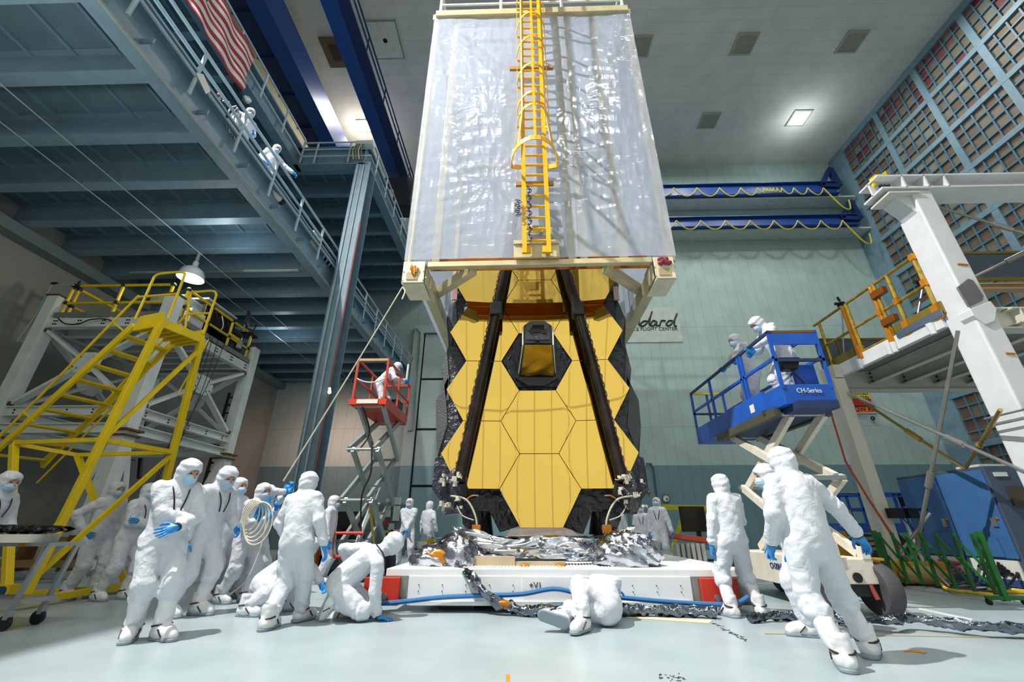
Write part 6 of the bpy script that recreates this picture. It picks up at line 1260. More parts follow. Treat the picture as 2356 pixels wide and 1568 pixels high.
m_suit = suit_mat(); m_skin = mat('skin', '#b98a72', .55, var=.04); m_mask = mat('mask_blue', '#a9cbe4', .6, var=.02); m_glove = mat('glove_blue', '#1f8ad6', .4, var=.08, bump=.2, bscale=40)
m_boot = mat('boot_white', '#dfe1e4', .6, bump=.4, bscale=14, var=.04); m_sole = mat('sole_grey', '#8b98a3', .6, var=.06); m_strap = mat('strap_brown', '#33231d', .6); m_eye = mat('eye_dark', '#2a1d18', .4); m_cuff = mat('cuff_dark', '#2c3338', .5)
def template(name, fn, lo, hi, h, m):
    pos, q = surface_nets(fn, lo, hi, h); me = bpy.data.meshes.new(name); me.from_pydata(pos.tolist(), [], q.tolist()); me.materials.append(m)
    me.polygons.foreach_set('use_smooth', [True]*len(me.polygons)); return me
def hand_fn(curl, spread, thumb):
    segs = []
    for i, (y, L, r) in enumerate(((.030, .082, .0105), (.010, .092, .011), (-.011, .085, .0105), (-.030, .066, .0095))):
        p = V(.088, y, .002); a = 0.; sp = spread*(y/.03)
        for k, f in enumerate((.45, .32, .23)):
            a += curl[k]*(1+.12*i); q = p+V(math.cos(a)*math.cos(sp), math.sin(sp)*math.cos(a), -math.sin(a))*L*f; segs.append((p, q, r*(1-.08*k), r*(1-.08*(k+1)))); p = q
    b = V(.025, .034, -.006); t1 = b+nrm(V(.7, thumb, -.35))*.045; t2 = t1+nrm(V(.95, thumb*.45, -.45))*.034; t3 = t2+nrm(V(1, thumb*.1, -.4))*.026
    segs += [(b, t1, .016, .0135), (t1, t2, .0125, .0115), (t2, t3, .011, .0095)]
    def fn(p):
        d = ellip(p, (.048, 0, 0), (.056, .044, .019), np.eye(3)); d = smin(d, rcone(p, (-.05, 0, 0), (.02, 0, 0), .032, .03), .02)
        for a_, b_, r0, r1 in segs: d = smin(d, rcone(p, a_, b_, r0, r1), .007)
        return d
    return fn
HB = ((-.09, -.08, -.11), (.2, .1, .05))
HAND = {'relaxed': template('glove', hand_fn((.25, .4, .35), .10, .75), *HB, .0052, m_glove), 'flat': template('glove', hand_fn((.05, .08, .06), .22, 1.0), *HB, .0052, m_glove), 'grip': template('glove', hand_fn((.95, 1.15, .8), .04, .45), *HB, .0052, m_glove)}
def boot_fn(p):
    d = rcone(p, (-.075, 0, .062), (.15, 0, .05), .06, .05); d = smin(d, ellip(p, (.04, 0, .075), (.12, .058, .06), np.eye(3)), .04); d = smin(d, rcone(p, (-.03, 0, .08), (-.04, 0, .21), .068, .076, .009, 1., 70.), .05)
    return np.maximum(d+.004*np.sin(p[:, 0]*60+p[:, 2]*50)*np.sin(p[:, 1]*50), .022-p[:, 2])
def sole_fn(p):
    q = p.copy(); q[:, 2] = .03; d = rcone(q, (-.078, 0, .03), (.155, 0, .03), .062, .056); d = np.minimum(d, rcone(q, (.05, 0, .03), (.14, 0, .03), .06, .058)); return np.maximum(np.maximum(d, p[:, 2]-.030), -p[:, 2])
BOOT = template('boot', boot_fn, (-.17, -.11, -.02), (.24, .11, .25), .0085, m_boot); SOLE = template('boot_sole', sole_fn, (-.17, -.1, -.02), (.24, .1, .06), .008, m_sole)
_s = MB(); _s.tube([V(-.035+.074*math.cos(a), .079*math.sin(a), .125+.012*math.cos(a)) for a in np.linspace(0, 6.283, 20, endpoint=False)], .009, 6, closed=True); _s.bar(V(.03, -.07, .10), V(.09, -.062, .04), .018, .008).bar(V(.03, .07, .10), V(.09, .062, .04), .018, .008)
STRAP = bpy.data.meshes.new('boot_strap'); STRAP.from_pydata(_s.v, [], _s.f); STRAP.materials.append(m_strap)
def place(me, name, parent, pos, x, z, flip=False, s=1.):
    x = nrm(x); z = np.asarray(z, float); z = nrm(z-x*np.dot(z, x)); y = np.cross(z, x)*(-1 if flip else 1); o = bpy.data.objects.new(name, me); COL.objects.link(o); o.parent = parent
    q = np.asarray(pos)-WLOC[parent.name]; M = np.eye(4); M[:3, 0] = x*s; M[:3, 1] = y*s; M[:3, 2] = z*s; M[:3, 3] = q; o.matrix_local = Matrix(M.tolist()); return o
def ik(a, b, la, lb, hint):
    a, b = np.asarray(a, float), np.asarray(b, float); d = b-a; L = np.linalg.norm(d); Lc = min(L, la+lb-.004); 
    if L > Lc: b = a+d/L*Lc; L = Lc
    n = nrm(d); x = (la*la-lb*lb+L*L)/(2*L); h = math.sqrt(max(la*la-x*x, 0)); hint = np.asarray(hint, float); hint = nrm(hint-n*np.dot(hint, n)); return a+n*x+hint*h, b
NP = 0
def build_person(J, lab, base, s=1., res=.018, hands=('relaxed', 'relaxed'), tall=False, lanyard=False, face=True, straps=True, group=None, cuffs=(0, 0), glove=(1, 1), feet=True, belly=1.):
    """J: joints in world space; index 0 = left, 1 = right"""
    global NP; NP += 1; ph = NP*1.37
    t = thing('person', lab, 'person', base, group)
    fr, up = nrm(J['front']), nrm(J['chest']-J['pelvis']); fr = nrm(fr-up*np.dot(fr, up)); lf_ = np.cross(up, fr); ax = np.array([lf_, fr, up])
    hf = nrm(J['hf']); hu = nrm(J['hu']-hf*np.dot(J['hu'], hf)); hl = np.cross(hu, hf); hax = np.array([hl, hf, hu]); H = J['head']
    mid = (J['pelvis']+J['chest'])/2; bf = .010
    def fn(p):
        d = ellip(p, J['chest']+up*.02*s, V(.205, .145*belly, .22)*s, ax); d = smin(d, ellip(p, mid-fr*.0, V(.185*belly, .155*belly, .22)*s, ax), .10)
        d = smin(d, ellip(p, J['pelvis'], V(.19, .16, .18)*s, ax), .10)
        sm = (J['sh'][0]+J['sh'][1])/2; d = smin(d, rcone(p, sm+(J['sh'][0]-sm)*.75, sm+(J['sh'][1]-sm)*.75, .085*s, .085*s), .07)
        d = smin(d, rcone(p, J['neck'], H-hu*.05*s-hf*.02*s, .085*s, .085*s, .006, ph, 80.), .05)
        for k in (0, 1):
            a = rcone(p, J['sh'][k], J['el'][k], .088*s, .072*s, bf, ph+k, 50.); a = smin(a, rcone(p, J['el'][k], J['wr'][k], .072*s, .060*s, bf, ph+2+k, 62.), .03); d = smin(d, a, .035)
            kn = J['kn'][k]; an = J['an'][k]; hp_ = J['hip'][k]
            l = rcone(p, hp_, kn, .125*s, .100*s, bf, ph+4+k, 42.)
            if tall: q = kn+(an-kn)*.22; l = smin(l, rcone(p, kn, q, .102*s, .112*s, bf, ph+k, 60.), .04)
            else: l = smin(l, rcone(p, kn, kn+(an-kn)*.86, .098*s, .090*s, .013, ph+6+k, 64.), .04)
            d = smin(d, l, .045)
        rd = lambda x: 1-2*np.abs(np.sin(x))
        w = .0043*(rd(p[:, 0]*13+p[:, 2]*9+1.6*np.sin(p[:, 2]*8+ph)+ph)*np.abs(np.sin(p[:, 2]*7+p[:, 1]*6+ph))+.6*rd(p[:, 2]*17-p[:, 0]*8+p[:, 1]*9+1.8*np.sin(p[:, 0]*9+p[:, 1]*7+ph))*np.abs(np.sin(p[:, 0]*6+p[:, 2]*4+2*ph))+.3*rd(p[:, 1]*26+p[:, 2]*24+2.2*np.sin(p[:, 0]*12+ph)))
        d = d+w
        h = ellip(p, H-hf*.008*s+hu*.005*s, V(.112, .132, .148)*s, hax); h = smin(h, ellip(p, H+hu*.07*s-hf*.0*s, V(.108, .125, .09)*s, hax), .03)
        h = h+.004*np.sin(((p-H)@hu)*75+2*np.sin(((p-H)@hl)*17)+ph)
        d = smin(d, h, .03)
        if face: d = np.maximum(d, -ellip(p, H+hf*.125*s-hu*.022*s, V(.078, .075, .088)*s, hax))
        return d
    pts = [J['pelvis'], J['chest'], J['neck'], H]+[x for k in ('sh', 'el', 'wr', 'hip', 'kn', 'an') for x in J[k]]
    lo = np.min(pts, 0)-.24*s; hi = np.max(pts, 0)+.24*s
    sdf_obj('coverall', fn, lo, hi, res, m_suit, t)
    if face:
        def hfn(p):
            d = ellip(p, H+hf*.012*s, V(.088, .104, .122)*s, hax); d = smin(d, rcone(p, H+hf*.108*s+hu*.015*s, H+hf*.13*s-hu*.018*s, .010*s, .017*s), .02)
            for k in (-1, 1): d = np.maximum(d, -ellip(p, H+hf*.118*s+hl*.035*k*s+hu*.018*s, V(.020, .018, .013)*s, hax))
            return smin(d, rcone(p, H+hf*.098*s+hu*.042*s-hl*.045*s, H+hf*.098*s+hu*.042*s+hl*.045*s, .012*s, .012*s), .02)
        hd = sdf_obj('head', hfn, H-.17*s, H+.17*s, .0095 if res < .03 else .016, m_skin, t)
        e = MB()
        for k in (-1, 1): e.ell(H+hf*.098*s+hl*.034*k*s+hu*.016*s, V(.017, .012, .011)*s, 10, 6, hax)
        e.build('eyes', m_eye, hd, smooth=True, edge=180)
        b = MB()
        for k in (-1, 1): b.tube([H+hf*.112*s+hl*.012*k*s+hu*.043*s, H+hf*.105*s+hl*.034*k*s+hu*.045*s, H+hf*.088*s+hl*.056*k*s+hu*.040*s], .0045*s, 6)
        b.build('eyebrows', m_eye, hd)
        def mfn(p):
            d = ellip(p, H+hf*.050*s-hu*.048*s, V(.083, .096, .074)*s, hax); z = (p-H)@hu; x_ = (p-H)@hl; d = np.maximum(np.maximum(d, z-.004*s-.026*s*np.exp(-(x_/(.03*s))**2)), -((p-H)@hf)-.0*s); return d+.0025*np.sin(z*190)
        sdf_obj('face_mask', mfn, H-.2*s, H+.2*s, .009 if res < .03 else .016, m_mask, t)
    for k in (0, 1):
        d = nrm(J['wr'][k]-J['el'][k]); fd = J.get('fd', (None, None))[k]; fd = d if fd is None else nrm(fd); bk_ = J.get('bk', (None, None))[k]
        if bk_ is None: bk_ = (lf_ if k == 0 else -lf_)+.25*fr
        if abs(np.dot(nrm(bk_), fd)) > .95: bk_ = up
        if glove[k]: place(HAND[hands[k]], 'glove', t, J['wr'][k]+d*.045*s, fd, bk_, k == 0, s*1.08)
        if cuffs[k]: MB().tube([J['wr'][k]-d*.03, J['wr'][k]+d*.055], .046*s, 12).build('cuff', m_cuff, t)
        if not feet: continue
        an = J['an'][k]; td = nrm(J['toe'][k]); nn = J.get('sn', (V(0, 0, 1), V(0, 0, 1)))[k]; nn = nrm(nn-td*np.dot(nn, td)); pos = an-nn*.10*s+td*.035*s
        bt = place(BOOT, 'boot', t, pos, td, nn, False, s*1.05); WLOC[bt.name] = pos
        for me, nm in ((SOLE, 'boot_sole'), (STRAP, 'boot_strap'))[:2 if straps else 1]:
            o = bpy.data.objects.new(nm, me); COL.objects.link(o); o.parent = bt
        if tall:
            kn = J['kn'][k]; q = kn+(an-kn)*.2
            sdf_obj('boot_shaft', lambda p: rcone(p, q, an+(kn-an)*.06, .088*s, .078*s, .012, ph+k*3, 45.)+.003*np.sin(p[:, 0]*40+p[:, 2]*33), np.minimum(q, an)-.14, np.maximum(q, an)+.14, max(res, .014), m_boot, t)
    if lanyard:
        n0 = J['neck']; c = J['chest']; pp_ = [n0-fr*.10*s+up*.02*s]
        for sg in (1, -1):
            MB().tube(spline([n0-fr*.095*s+up*.03*s, n0+lf_*sg*.105*s+up*.02*s, n0+lf_*sg*.085*s+fr*.10*s-up*.03*s, c+lf_*sg*.06*s+fr*.165*s+up*.04*s, c+lf_*sg*.03*s+fr*.170*s-up*.1*s], 7), .008*s, 6).build('lanyard', m_blk, t)
    return t
def stand(lab, pos, face_deg, H=1.78, lean=0., side=0., pel=(0, 0, 0), twist=0., head=(0, 0), L=None, R=None, lL=(0, .12, 0, 8), lR=(0, -.12, 0, -8), hints=(None, None), fd=(None, None), bk=(None, None), kh=(None, None), **kw):
    """pos = floor point between the feet; hands/feet in body coordinates (forward, left, up) metres for a 1.78 m body"""
    s = H/1.78; a = math.radians(face_deg); f = V(math.sin(a), math.cos(a), 0); l = V(-math.cos(a), math.sin(a), 0); u = V(0, 0, 1); o = np.asarray(pos, float)
    W = lambda q: o+(f*q[0]+l*q[1]+u*q[2])*s; D = lambda q: f*q[0]+l*q[1]+u*q[2]
    le, si, tw = math.radians(lean), math.radians(side), math.radians(twist)
    pv = V(pel[0], pel[1], .93+pel[2]); upv = nrm(V(math.sin(le), math.sin(si), math.cos(le))); fv = V(math.cos(le)*math.cos(tw), math.sin(tw), -math.sin(le)); fv = nrm(fv-upv*np.dot(fv, upv)); lv_ = np.cross(upv, fv)
    ch = pv+upv*.37; nk = pv+upv*.55; shc = pv+upv*.50; hy, hp_ = math.radians(head[0]), math.radians(head[1])
    hf = fv*math.cos(hy)+lv_*math.sin(hy); hup = upv*.5+V(0, 0, .5); hup = nrm(hup-hf*np.dot(hup, hf)); hf2 = hf*math.cos(hp_)-hup*math.sin(hp_); hu2 = hup*math.cos(hp_)+hf*math.sin(hp_)
    hd = nk+hu2*.155+hf2*.025
    sh = [shc+lv_*.175, shc-lv_*.175]; J = {}
    L = L or (.06, .30, .80); R = R or (.06, -.30, .80)
    el, wr = [], []
    for k, (S_h, T) in enumerate(((sh[0], L), (sh[1], R))):
        hint = hints[k] or (-.7, (.5 if k == 0 else -.5), -.3); e, w = ik(W(S_h), W(T), .30*s, .265*s, D(hint)); el.append(e); wr.append(w)
    J['pelvis'], J['chest'], J['neck'], J['head'] = W(pv), W(ch), W(nk), W(hd); J['sh'] = [W(q) for q in sh]; J['el'], J['wr'] = el, wr; J['front'] = D(fv); J['hf'], J['hu'] = D(hf2), D(hu2)
    hip = [pv+lv_*.095-upv*.03, pv-lv_*.095-upv*.03]; J['hip'] = [W(q) for q in hip]; kn, an, toe = [], [], []
    for k, q in enumerate((lL, lR)):
        A = W((q[0]-.03, q[1], q[2]+.10)); hint = kh[k] or (1, .15 if k == 0 else -.15, 0); K, A = ik(J['hip'][k], A, .43*s, .42*s, D(hint)); kn.append(K); an.append(A); b = math.radians(q[3]); pt = math.radians(q[4]) if len(q) > 4 else 0
        toe.append(D((math.cos(b)*math.cos(pt), math.sin(b)*math.cos(pt), -math.sin(pt))))
    J['kn'], J['an'], J['toe'] = kn, an, toe; J['fd'] = [None if q is None else D(q) for q in fd]; J['bk'] = [None if q is None else D(q) for q in bk]
    J['sn'] = [nrm(V(0, 0, 1)+toe[k]*0) if abs(toe[k][2]) < .05 else nrm(np.cross(toe[k], np.cross(V(0, 0, 1), toe[k]))) for k in (0, 1)]
    return build_person(J, lab, (o[0], o[1], o[2]), s=s, **kw)
def fl(u, v): return P(u, v, Z=0)
ARMX = dict(L=(.17, -.08, 1.16), R=(.23, .04, 1.10), hints=((-.1, .8, -.6), (-.1, -.8, -.6)))
# --- crew beside the stairs
stand('white suited person standing at the aluminium cart, cut off by the picture edge', (-7.28, 5.95, 0), 88, 1.78, lean=6, head=(-8, 4), L=(.3, .15, 1.0), R=(.28, -.22, .98), res=.018, lanyard=True)
stand('person with a blue gloved hand on the hip behind the yellow stair brace', P(168, 1384, Z=0)+V(-.32, .35, 0), 98, 1.80, lean=3, head=(-5, -4), R=(-.04, -.24, 1.02), L=(.1, .27, .85), hints=(None, (-.8, -.75, .1)), fd=(None, (.75, .2, -.35)), bk=(None, (-.2, -.9, .2)), lL=(.16, .12, 0, 5), lR=(-.06, -.1, 0, -10), res=.017, hands=('relaxed', 'flat'), cuffs=(0, 1))
stand('person with folded arms beside the yellow stair brace, head turned up to the telescope', P(238, 1382, Z=0)+V(0, .1, 0), 96, 1.76, lean=5, head=(-6, -5), **ARMX, lL=(.14, .12, 0, 5), lR=(-.12, -.1, 0, -12), fd=((.3, -.9, .1), (-.35, .85, -.1)), res=.016, hands=('relaxed', 'flat'), lanyard=True, tall=True, bk=((.9, 0, .4), (.8, -.3, .4)))
stand('tall person in front of the group with crossed arms and black lanyard, looking down', P(329, 1474, Z=0), 128, 1.81, lean=-3, pel=(-.13, -.05, 0), head=(22, 20), L=(.11, .0, 1.06), R=(.03, .10, 1.12), hints=((-.1, .9, -.5), (.1, -.9, -.5)), fd=((.1, -.9, -.35), (-.6, .6, .1)), bk=((.9, .1, .5), (.8, 0, .4)), lL=(.08, .11, 0, 18), lR=(-.12, -.08, 0, -22), res=.0125, hands=('flat', 'relaxed'), lanyard=True, tall=True, cuffs=(1, 0), glove=(1, 0))
stand('person whose hood and mask just show between the crossed-arm person and the tall leaning person', P(430, 1395, Z=0)+V(-.02, .5, 0), 105, 1.84, res=.024)
stand('tall person with one blue gloved arm hanging down and a dark neck cord, looking downward', P(432, 1416, Z=0)+V(-.10, 0, 0), 105, 1.90, lean=7, pel=(.02, 0, 0), head=(-8, 16), R=(.10, -.30, .86), L=(.3, .2, 1.0), lL=(.15, .1, 0, 5), lR=(-.05, -.12, 0, -5), res=.0145, hands=('relaxed', 'relaxed'), lanyard=True, tall=True, cuffs=(0, 1))
stand('shorter person with folded arms standing behind the tall leaning person and the rope holder', P(515, 1335, Z=0), 105, 1.66, **ARMX, res=.024)
rp = stand('person holding coils of cream rope at the chest', P(534, 1386, Z=0), 102, 1.74, lean=8, head=(-6, -6), R=(.30, -.06, 1.20), L=(.34, .12, 1.34), fd=((.5, -.2, .8), (.55, .3, .75)), bk=((.2, .9, .2), (.5, -.8, .2)), lL=(.12, .13, 0, 8), lR=(-.12, -.12, 0, -5), res=.015, hands=('grip', 'grip'), tall=True)
stand('person reaching both blue gloved hands up the taut rope', P(590, 1378, Z=0)+V(-.38, .25, 0), 100, 1.76, lean=4, head=(-4, -10), R=(.38, -.02, 1.66), L=(.46, .06, 1.70), fd=((.15, .1, .95), (.2, -.1, .95)), bk=((.4, .9, 0), (.3, -.9, 0)), lL=(.15, .1, 0, 5), lR=(-.1, -.1, 0, 0), res=.018, hands=('grip', 'grip'))
stand('person seen from behind walking toward the platform beside the rope holders', P(640, 1448, Z=0)+V(-.05, .15, 0), 10, 1.76, lean=5, side=5, pel=(.0, 0, -.02), head=(4, 2), L=(.22, .30, .92), R=(.06, -.36, .84), lL=(-.16, .05, 0, 8), lR=(.34, -.02, 0.0, -10), res=.0125, hands=('relaxed', 'relaxed'), face=False, straps=True)
stand('person mostly hidden behind the walking back view, only mask and shoulder showing', P(722, 1345, Z=0)+V(.03, .2, 0), 85, 1.70, head=(0, 0), res=.024, R=(.1, -.25, .85))
# rope coils in the hands
c = P(600, 1176, Y=7.05); m = MB()
for k in range(5): m.tube([c+V(-.1+.05*k+(.13+.02*k)*math.cos(a), -.08-.02*k, -.05+(.22+.02*k)*math.sin(a)-.03*k) for a in np.linspace(0, 6.283, 22, endpoint=False)], .011, 6, closed=True)
m.tube(spline([c+V(.15, -.1, .1), c+V(.2, -.12, -.4), c+V(.12, -.15, -.9), c+V(-.05, -.2, -1.1)], 8), .010, 6)
tag(m.build('rope_coil', mat('rope_cream', '#d8d3c0', .8)), 'coils of cream rope hanging from the rope holder', 'rope')
m = MB().prism([c+V(-.02, -.05, .12), c+V(.13, -.05, .2), c+V(.12, -.05, .02), c+V(.03, -.05, -.16), c+V(-.07, -.05, -.08)], (0, .03, 0)); tag(m.build('blue_cloth', m_glove), 'blue wipe tucked against the chest of the rope holder', 'cloth')
# --- crouching behind the walker
def pj(u, v, y): return P(u, v, Y=y)
def custom(lab, base, pts, front, hf, hu, toe, **kw):
    J = dict(pelvis=pts['pelvis'], chest=pts['chest'], neck=pts['neck'], head=pts['head'], sh=pts['sh'], el=pts['el'], wr=pts['wr'], hip=pts['hip'], kn=pts['kn'], an=pts['an'], front=V(*front), hf=V(*hf), hu=V(*hu), toe=[V(*toe[0]), V(*toe[1])])
    for k in ('fd', 'bk', 'sn'):
        if k in kw: J[k] = [None if q is None else V(*q) for q in kw.pop(k)]
    return build_person(J, lab, base, **kw)
y = 6.55
custom('crouching person behind the walking back view, one blue gloved hand stretched out low', fl(640, 1400), dict(pelvis=V(-3.61, 6.6, 0.34), chest=V(-3.34, 6.65, 0.56), neck=V(-3.22, 6.66, 0.69), head=V(-3.11, 6.66, 0.78), sh=[V(-3.31, 6.83, 0.66), V(-3.28, 6.47, 0.66)], el=[V(-3.06, 6.8, 0.50), V(-3.01, 6.42, 0.50)], wr=[V(-2.91, 6.75, 0.36), pj(700, 1322, 6.35)+V(-.04, 0, .02)], hip=[V(-3.56, 6.7, 0.32), V(-3.56, 6.5, 0.32)], kn=[V(-3.18, 6.75, 0.40), V(-3.28, 6.4, 0.34)], an=[V(-3.31, 6.75, 0.10), V(-3.66, 6.35, 0.10)]),
       (1, 0, -.3), (1, 0, -.35), (.35, 0, 1), ((1, 0, 0), (1, -.2, 0)), res=.019, face=False, hands=('relaxed', 'flat'), fd=(None, (.95, -.1, -.15)), bk=(None, (.2, -.3, .9)))
# --- kneeling person
pk = dict(pelvis=pj(783, 1338, 6.12), chest=pj(838, 1290, 6.2), neck=pj(876, 1268, 6.22), head=pj(903, 1252, 6.24), sh=[pj(842, 1262, 6.42), pj(870, 1296, 6.0)], el=[pj(790, 1262, 6.5), pj(862, 1362, 6.0)], wr=[pj(806, 1300, 6.62), pj(868, 1410, 6.08)],
          hip=[pj(790, 1342, 6.25), pj(778, 1352, 6.0)], kn=[pj(855, 1398, 6.3), pj(833, 1404, 6.02)], an=[pj(800, 1408, 6.32), pj(768, 1380, 6.0)])
pk['kn'][0][2] = .1; pk['kn'][1][2] = .11; pk['an'][0][2] = .1; pk['wr'][1][2] = max(pk['wr'][1][2], .075)
custom('kneeling person bending down with one blue gloved hand on the floor beside the platform', fl(800, 1420), pk, (.55, -.1, -.8), (.75, .15, -.6), (.6, 0, .75), ((-.9, 0, -.3), (-.35, .0, -.9)), res=.0125, face=False, hands=('relaxed', 'flat'), fd=(None, (.95, -.1, -.12)), bk=(None, (.1, 0, 1)), sn=((0, 0, 1), (.9, .25, -.35)), cuffs=(0, 1), lanyard=False)
m = MB().tube(spline([pj(866, 1252, 6.1), pj(874, 1262, 6.03), pj(882, 1275, 6.0), pj(886, 1292, 6.0), pj(884, 1310, 6.0)], 8), .009, 6); tag(m.build('neck_cord', m_blk), 'black cord around the neck of the kneeling person', 'cord')
# --- lying person
ly = dict(pelvis=V(.98, 5.86, .20), chest=V(1.02, 6.15, .24), neck=V(.90, 6.38, .27), head=V(.76, 6.46, .30), sh=[V(.93, 6.33, .42), V(.96, 6.2, .18)], el=[V(1.15, 6.14, .42), V(.8, 6.35, .12)], wr=[V(1.2, 6.40, .30), V(.65, 6.4, .1)], hip=[V(.95, 5.85, .28), V(.92, 5.84, .14)],
          kn=[pj(1332, 1345, 5.85), V(.55, 5.88, .16)], an=[pj(1341, 1420, 5.55), V(.40, 5.56, .13)])
ly['an'][0][2] = .11
custom('person lying on the floor on one side, peering under the white platform', fl(1335, 1440), ly, (-.2, 1, .1), (-.4, .9, -.1), (-.8, -.3, .4), ((-.5, -.7, 0), (-.95, .1, .25)), res=.0125, face=False, hands=('relaxed', 'relaxed'), sn=((0, 0, 1), (.15, .95, .2)), belly=1.1)
# --- bystanders far behind
stand('bystander facing the room with gloved hands clasped in front, beyond the platform edge', V(P(930, 1295, Y=14.2)[0], 14.2, 0), 178, 1.9, L=(.22, -.02, .92), R=(.24, .04, .95), hints=((-.2, .9, -.2), (-.2, -.9, -.2)), fd=((.1, -.3, -.9), (.1, .3, -.9)), lL=(0, .2, 0, 15), lR=(0, -.2, 0, -15), head=(0, -4), res=.022)
stand('bystander turned away next to the one with clasped hands', V(P(978, 1295, Y=14.9)[0], 14.9, 0), 30, 1.86, R=(.02, -.34, .92), res=.024, face=False)
stand('gowned observer with a raised blue cap strap, shorter of the pair behind the white bollard', V(P(1487, 1290, Y=14.4)[0], 14.4, 0), 200, 1.72, head=(0, -12), R=(.05, -.3, .8), res=.022, lanyard=True)
stand('taller gowned observer of the pair by the wall clock, looking up', V(P(1527, 1290, Y=14.2)[0], 14.2, 0), 205, 1.92, head=(-10, -22), L=(.1, .34, .85), res=.022, lanyard=True)
stand('observer half hidden behind the telescope leg harness', V(P(1428, 1290, Y=13.6)[0], 13.6, 0), 190, 1.68, res=.026, R=(.15, -.25, .95))
# --- near the blue lift
stand('person seen from behind standing with legs apart between platform and blue lift', P(1722, 1420, Z=0)+V(0, .05, 0), -8, 1.76, lean=-1, head=(10, 0), L=(.06, .27, .86), R=(.26, -.14, .98), hints=(None, (-.4, -.8, -.3)), lL=(.02, .19, 0, 12), lR=(.04, -.22, 0, -35), res=.0125, face=False, tall=True, hands=('relaxed', 'relaxed'))
stand('large person seen from behind striding past the blue lift, arm swung out', P(1925, 1532, Z=0)+V(.13, .1, 0), -6, 1.84, lean=5, pel=(.0, .04, -.02), side=-2, head=(4, 4), L=(.16, .28, .92), R=(.10, -.55, .96), hints=(None, (-.5, -.4, .1)), lL=(-.17, .14, 0, -28), lR=(.16, -.36, 0, -48), res=.0125, face=False, tall=True, hands=('relaxed', 'relaxed'), cuffs=(1, 1), bk=(None, (.1, -.6, .7)), belly=1.1)
stand('person facing the telescope, mostly hidden by the large striding person', P(1848, 1468, Z=0)+V(.24, .15, 0), -75, 1.78, lean=10, head=(4, -4), res=.016, R=(.15, -.3, .9), L=(.1, .27, .85), lL=(.1, .1, 0, 0), lR=(-.12, -.1, 0, 0))
stand('person in profile cut off by the picture edge in front of the blue cabinet', (5.75, 4.75, 0), -88, 1.80, head=(5, 0), L=(.18, .12, 1.15), R=(.22, -.3, 1.1), hints=((-.2, .7, -.5), (-.2, -.8, -.4)), res=.018)
# --- on the lifts and mezzanine
zl = 2.98
stand('person in the blue lift basket holding the rail, further from the control box', (4.62, 8.15, zl), -92, 1.80, lean=10, head=(6, 4), L=(.42, -.62, 1.03), R=(.42, .30, 1.05), hints=((-.2, .5, .4), (-.2, -.6, -.2)), fd=((.4, -.5, -.5), (.5, .1, -.6)), res=.016, hands=('grip', 'grip'), feet=True)
stand('taller person in the blue lift basket stooping over its control box', (4.62, 7.12, zl), -85, 1.80, lean=20, pel=(-.08, 0, -.04), head=(6, 18), L=(.40, .1, 1.05), R=(.38, -.1, 1.0), hints=((-.3, .6, -.2), (-.3, -.6, -.2)), fd=((.7, 0, -.6), (.7, 0, -.6)), res=.016, hands=('grip', 'grip'))
stand('person bending forward in the red lift basket, reaching to a dark panel', (-3.86, 11.2, 3.89), 82, 1.72, lean=38, pel=(-.16, 0, -.06), head=(0, -8), R=(.52, -.12, .98), L=(.5, .15, 1.0), lL=(.22, .12, 0, 0), lR=(-.22, -.1, 0, 0), res=.02, hands=('grip', 'grip'))
zm = 9.92
stand('person on the lower mezzanine near the tripod camera, looking down over the railing', (-7.62, 7.95, zm), 118, 1.78, lean=10, head=(-6, 14), R=(.22, -.26, .92), L=(.25, .2, .98), res=.022)
stand('person on the lower mezzanine stretching an arm along the railing', (-7.55, 9.15, zm), 120, 1.76, lean=14, head=(4, 10), L=(.42, .62, 1.0), R=(.2, -.2, .95), hints=((0, .2, -.5), None), res=.022, fd=((.3, .6, -.6), None))
# ================================================================ CAMERA + LIGHT
cam = bpy.data.cameras.new('camera'); co = bpy.data.objects.new('camera', cam); COL.objects.link(co)
cam.sensor_fit = 'HORIZONTAL'; cam.sensor_width = 36; cam.lens = 36*F/2356; cam.clip_end = 200; cam.clip_start = .05
co.matrix_world = Matrix(((RT[0], UPV[0], -FW[0], 0), (RT[1], UPV[1], -FW[1], 0), (RT[2], UPV[2], -FW[2], CZ), (0, 0, 0, 1)))
SC.camera = co
def area(name, loc, tgt, size, power, col=(1, 1, 1), spread=180, shape='SQUARE'):
    l = bpy.data.lights.new(name, 'AREA'); l.energy = power; l.size = size; l.color = col; l.shape = shape; l.spread = math.radians(spread)
    o = bpy.data.objects.new(name, l); COL.objects.link(o); o.location = tuple(loc)
    d = Vector([b-a for a, b in zip(loc, tgt)]); o.rotation_euler = d.to_track_quat('-Z', 'Y').to_euler(); return o
area('key_floodlight', (-9.0, 1.5, 20.0), (1.5, 6, 2.5), .3, 8600, (1, .97, .93), 110)
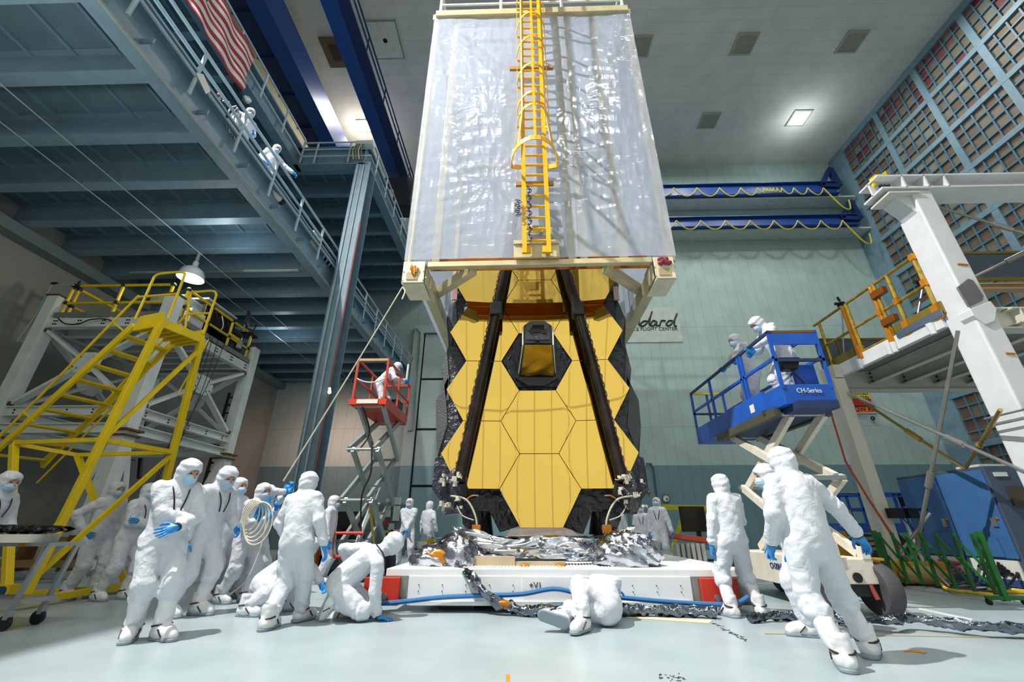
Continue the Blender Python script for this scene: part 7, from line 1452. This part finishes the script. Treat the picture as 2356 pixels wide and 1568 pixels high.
for x, y, e in [(-3, -5, 480), (5, -5, 480), (12, -4, 500), (7, 2, 350), (15, 6, 800), (19, 14, 2200), (5, 17, 2400), (13, 18, 2400), (-9, 19, 900)]:
    area('ceiling_fill', (x, y, ZC-.25), (x, y, 0), 1.6, e, (1, .98, .95), 170)  # added fill lights at ceiling height, not tied to the modelled fittings
for x in (-3, 4): area('front_wall_fill', (x, -3.5, 20), (x+1, YF, 11), 1.5, 2600, (1, .97, .9), 150)  # added lights brightening the front wall for the mirror reflection and soft fill
area('warm_wall_lamp', (-10.5, 21, 6.8), (-11, 24.5, 3.0), .5, 420, (1, .58, .48), 160)
def point(name, loc, power, col, r=.25):
    l = bpy.data.lights.new(name, 'POINT'); l.energy = power; l.color = col; l.shadow_soft_size = r; o = bpy.data.objects.new(name, l); COL.objects.link(o); o.location = tuple(map(float, loc)); return o
c = P(840, 289, Z=ZC); point('warm_ceiling_lamp', (c[0]-.35, c[1], ZC-1.3), 600, (1, .9, .74)); c = P(1838, 271, Z=ZC); point('cool_ceiling_lamp', (c[0], c[1], ZC-1.3), 350, (.88, 1, .97))
c = P(438, 640, Z=8.2); point('pendant_lamp_light', (c[0], c[1], c[2]-.05), 260, (1, .9, .72), .15)
for x, y in ((-11, 3), (-11, 17), (-9, 10)): point('under_deck_fill', (x, y, 8.6), 130, (.85, .95, 1), .2)  # added fill without fixtures, lifts the shade below the lower mezzanine
point('work_or_fill_light', (-7.9, 3.2, 6.6), 520, (1, .96, .88), .3)  # added fixtureless fill, brightens the tower, stairs and crew under the deck
w = bpy.data.worlds.new('world'); SC.world = w; w.use_nodes = True; w.node_tree.nodes['Background'].inputs[0].default_value = (.5, .6, .65, 1); w.node_tree.nodes['Background'].inputs[1].default_value = .05
SC.view_settings.view_transform = 'Standard'; SC.view_settings.look = 'None'; SC.view_settings.exposure = -1.6; SC.view_settings.gamma = 1.0; SC.view_settings.use_curve_mapping = False
SC.cycles.use_denoising = True; SC.cycles.use_adaptive_sampling = True; SC.cycles.adaptive_threshold = .08; SC.cycles.max_bounces = 5; SC.cycles.diffuse_bounces = 3; SC.cycles.glossy_bounces = 4; SC.cycles.transparent_max_bounces = 10; SC.cycles.transmission_bounces = 4
SC.cycles.sample_clamp_indirect = 6; SC.cycles.caustics_reflective = False; SC.cycles.caustics_refractive = False
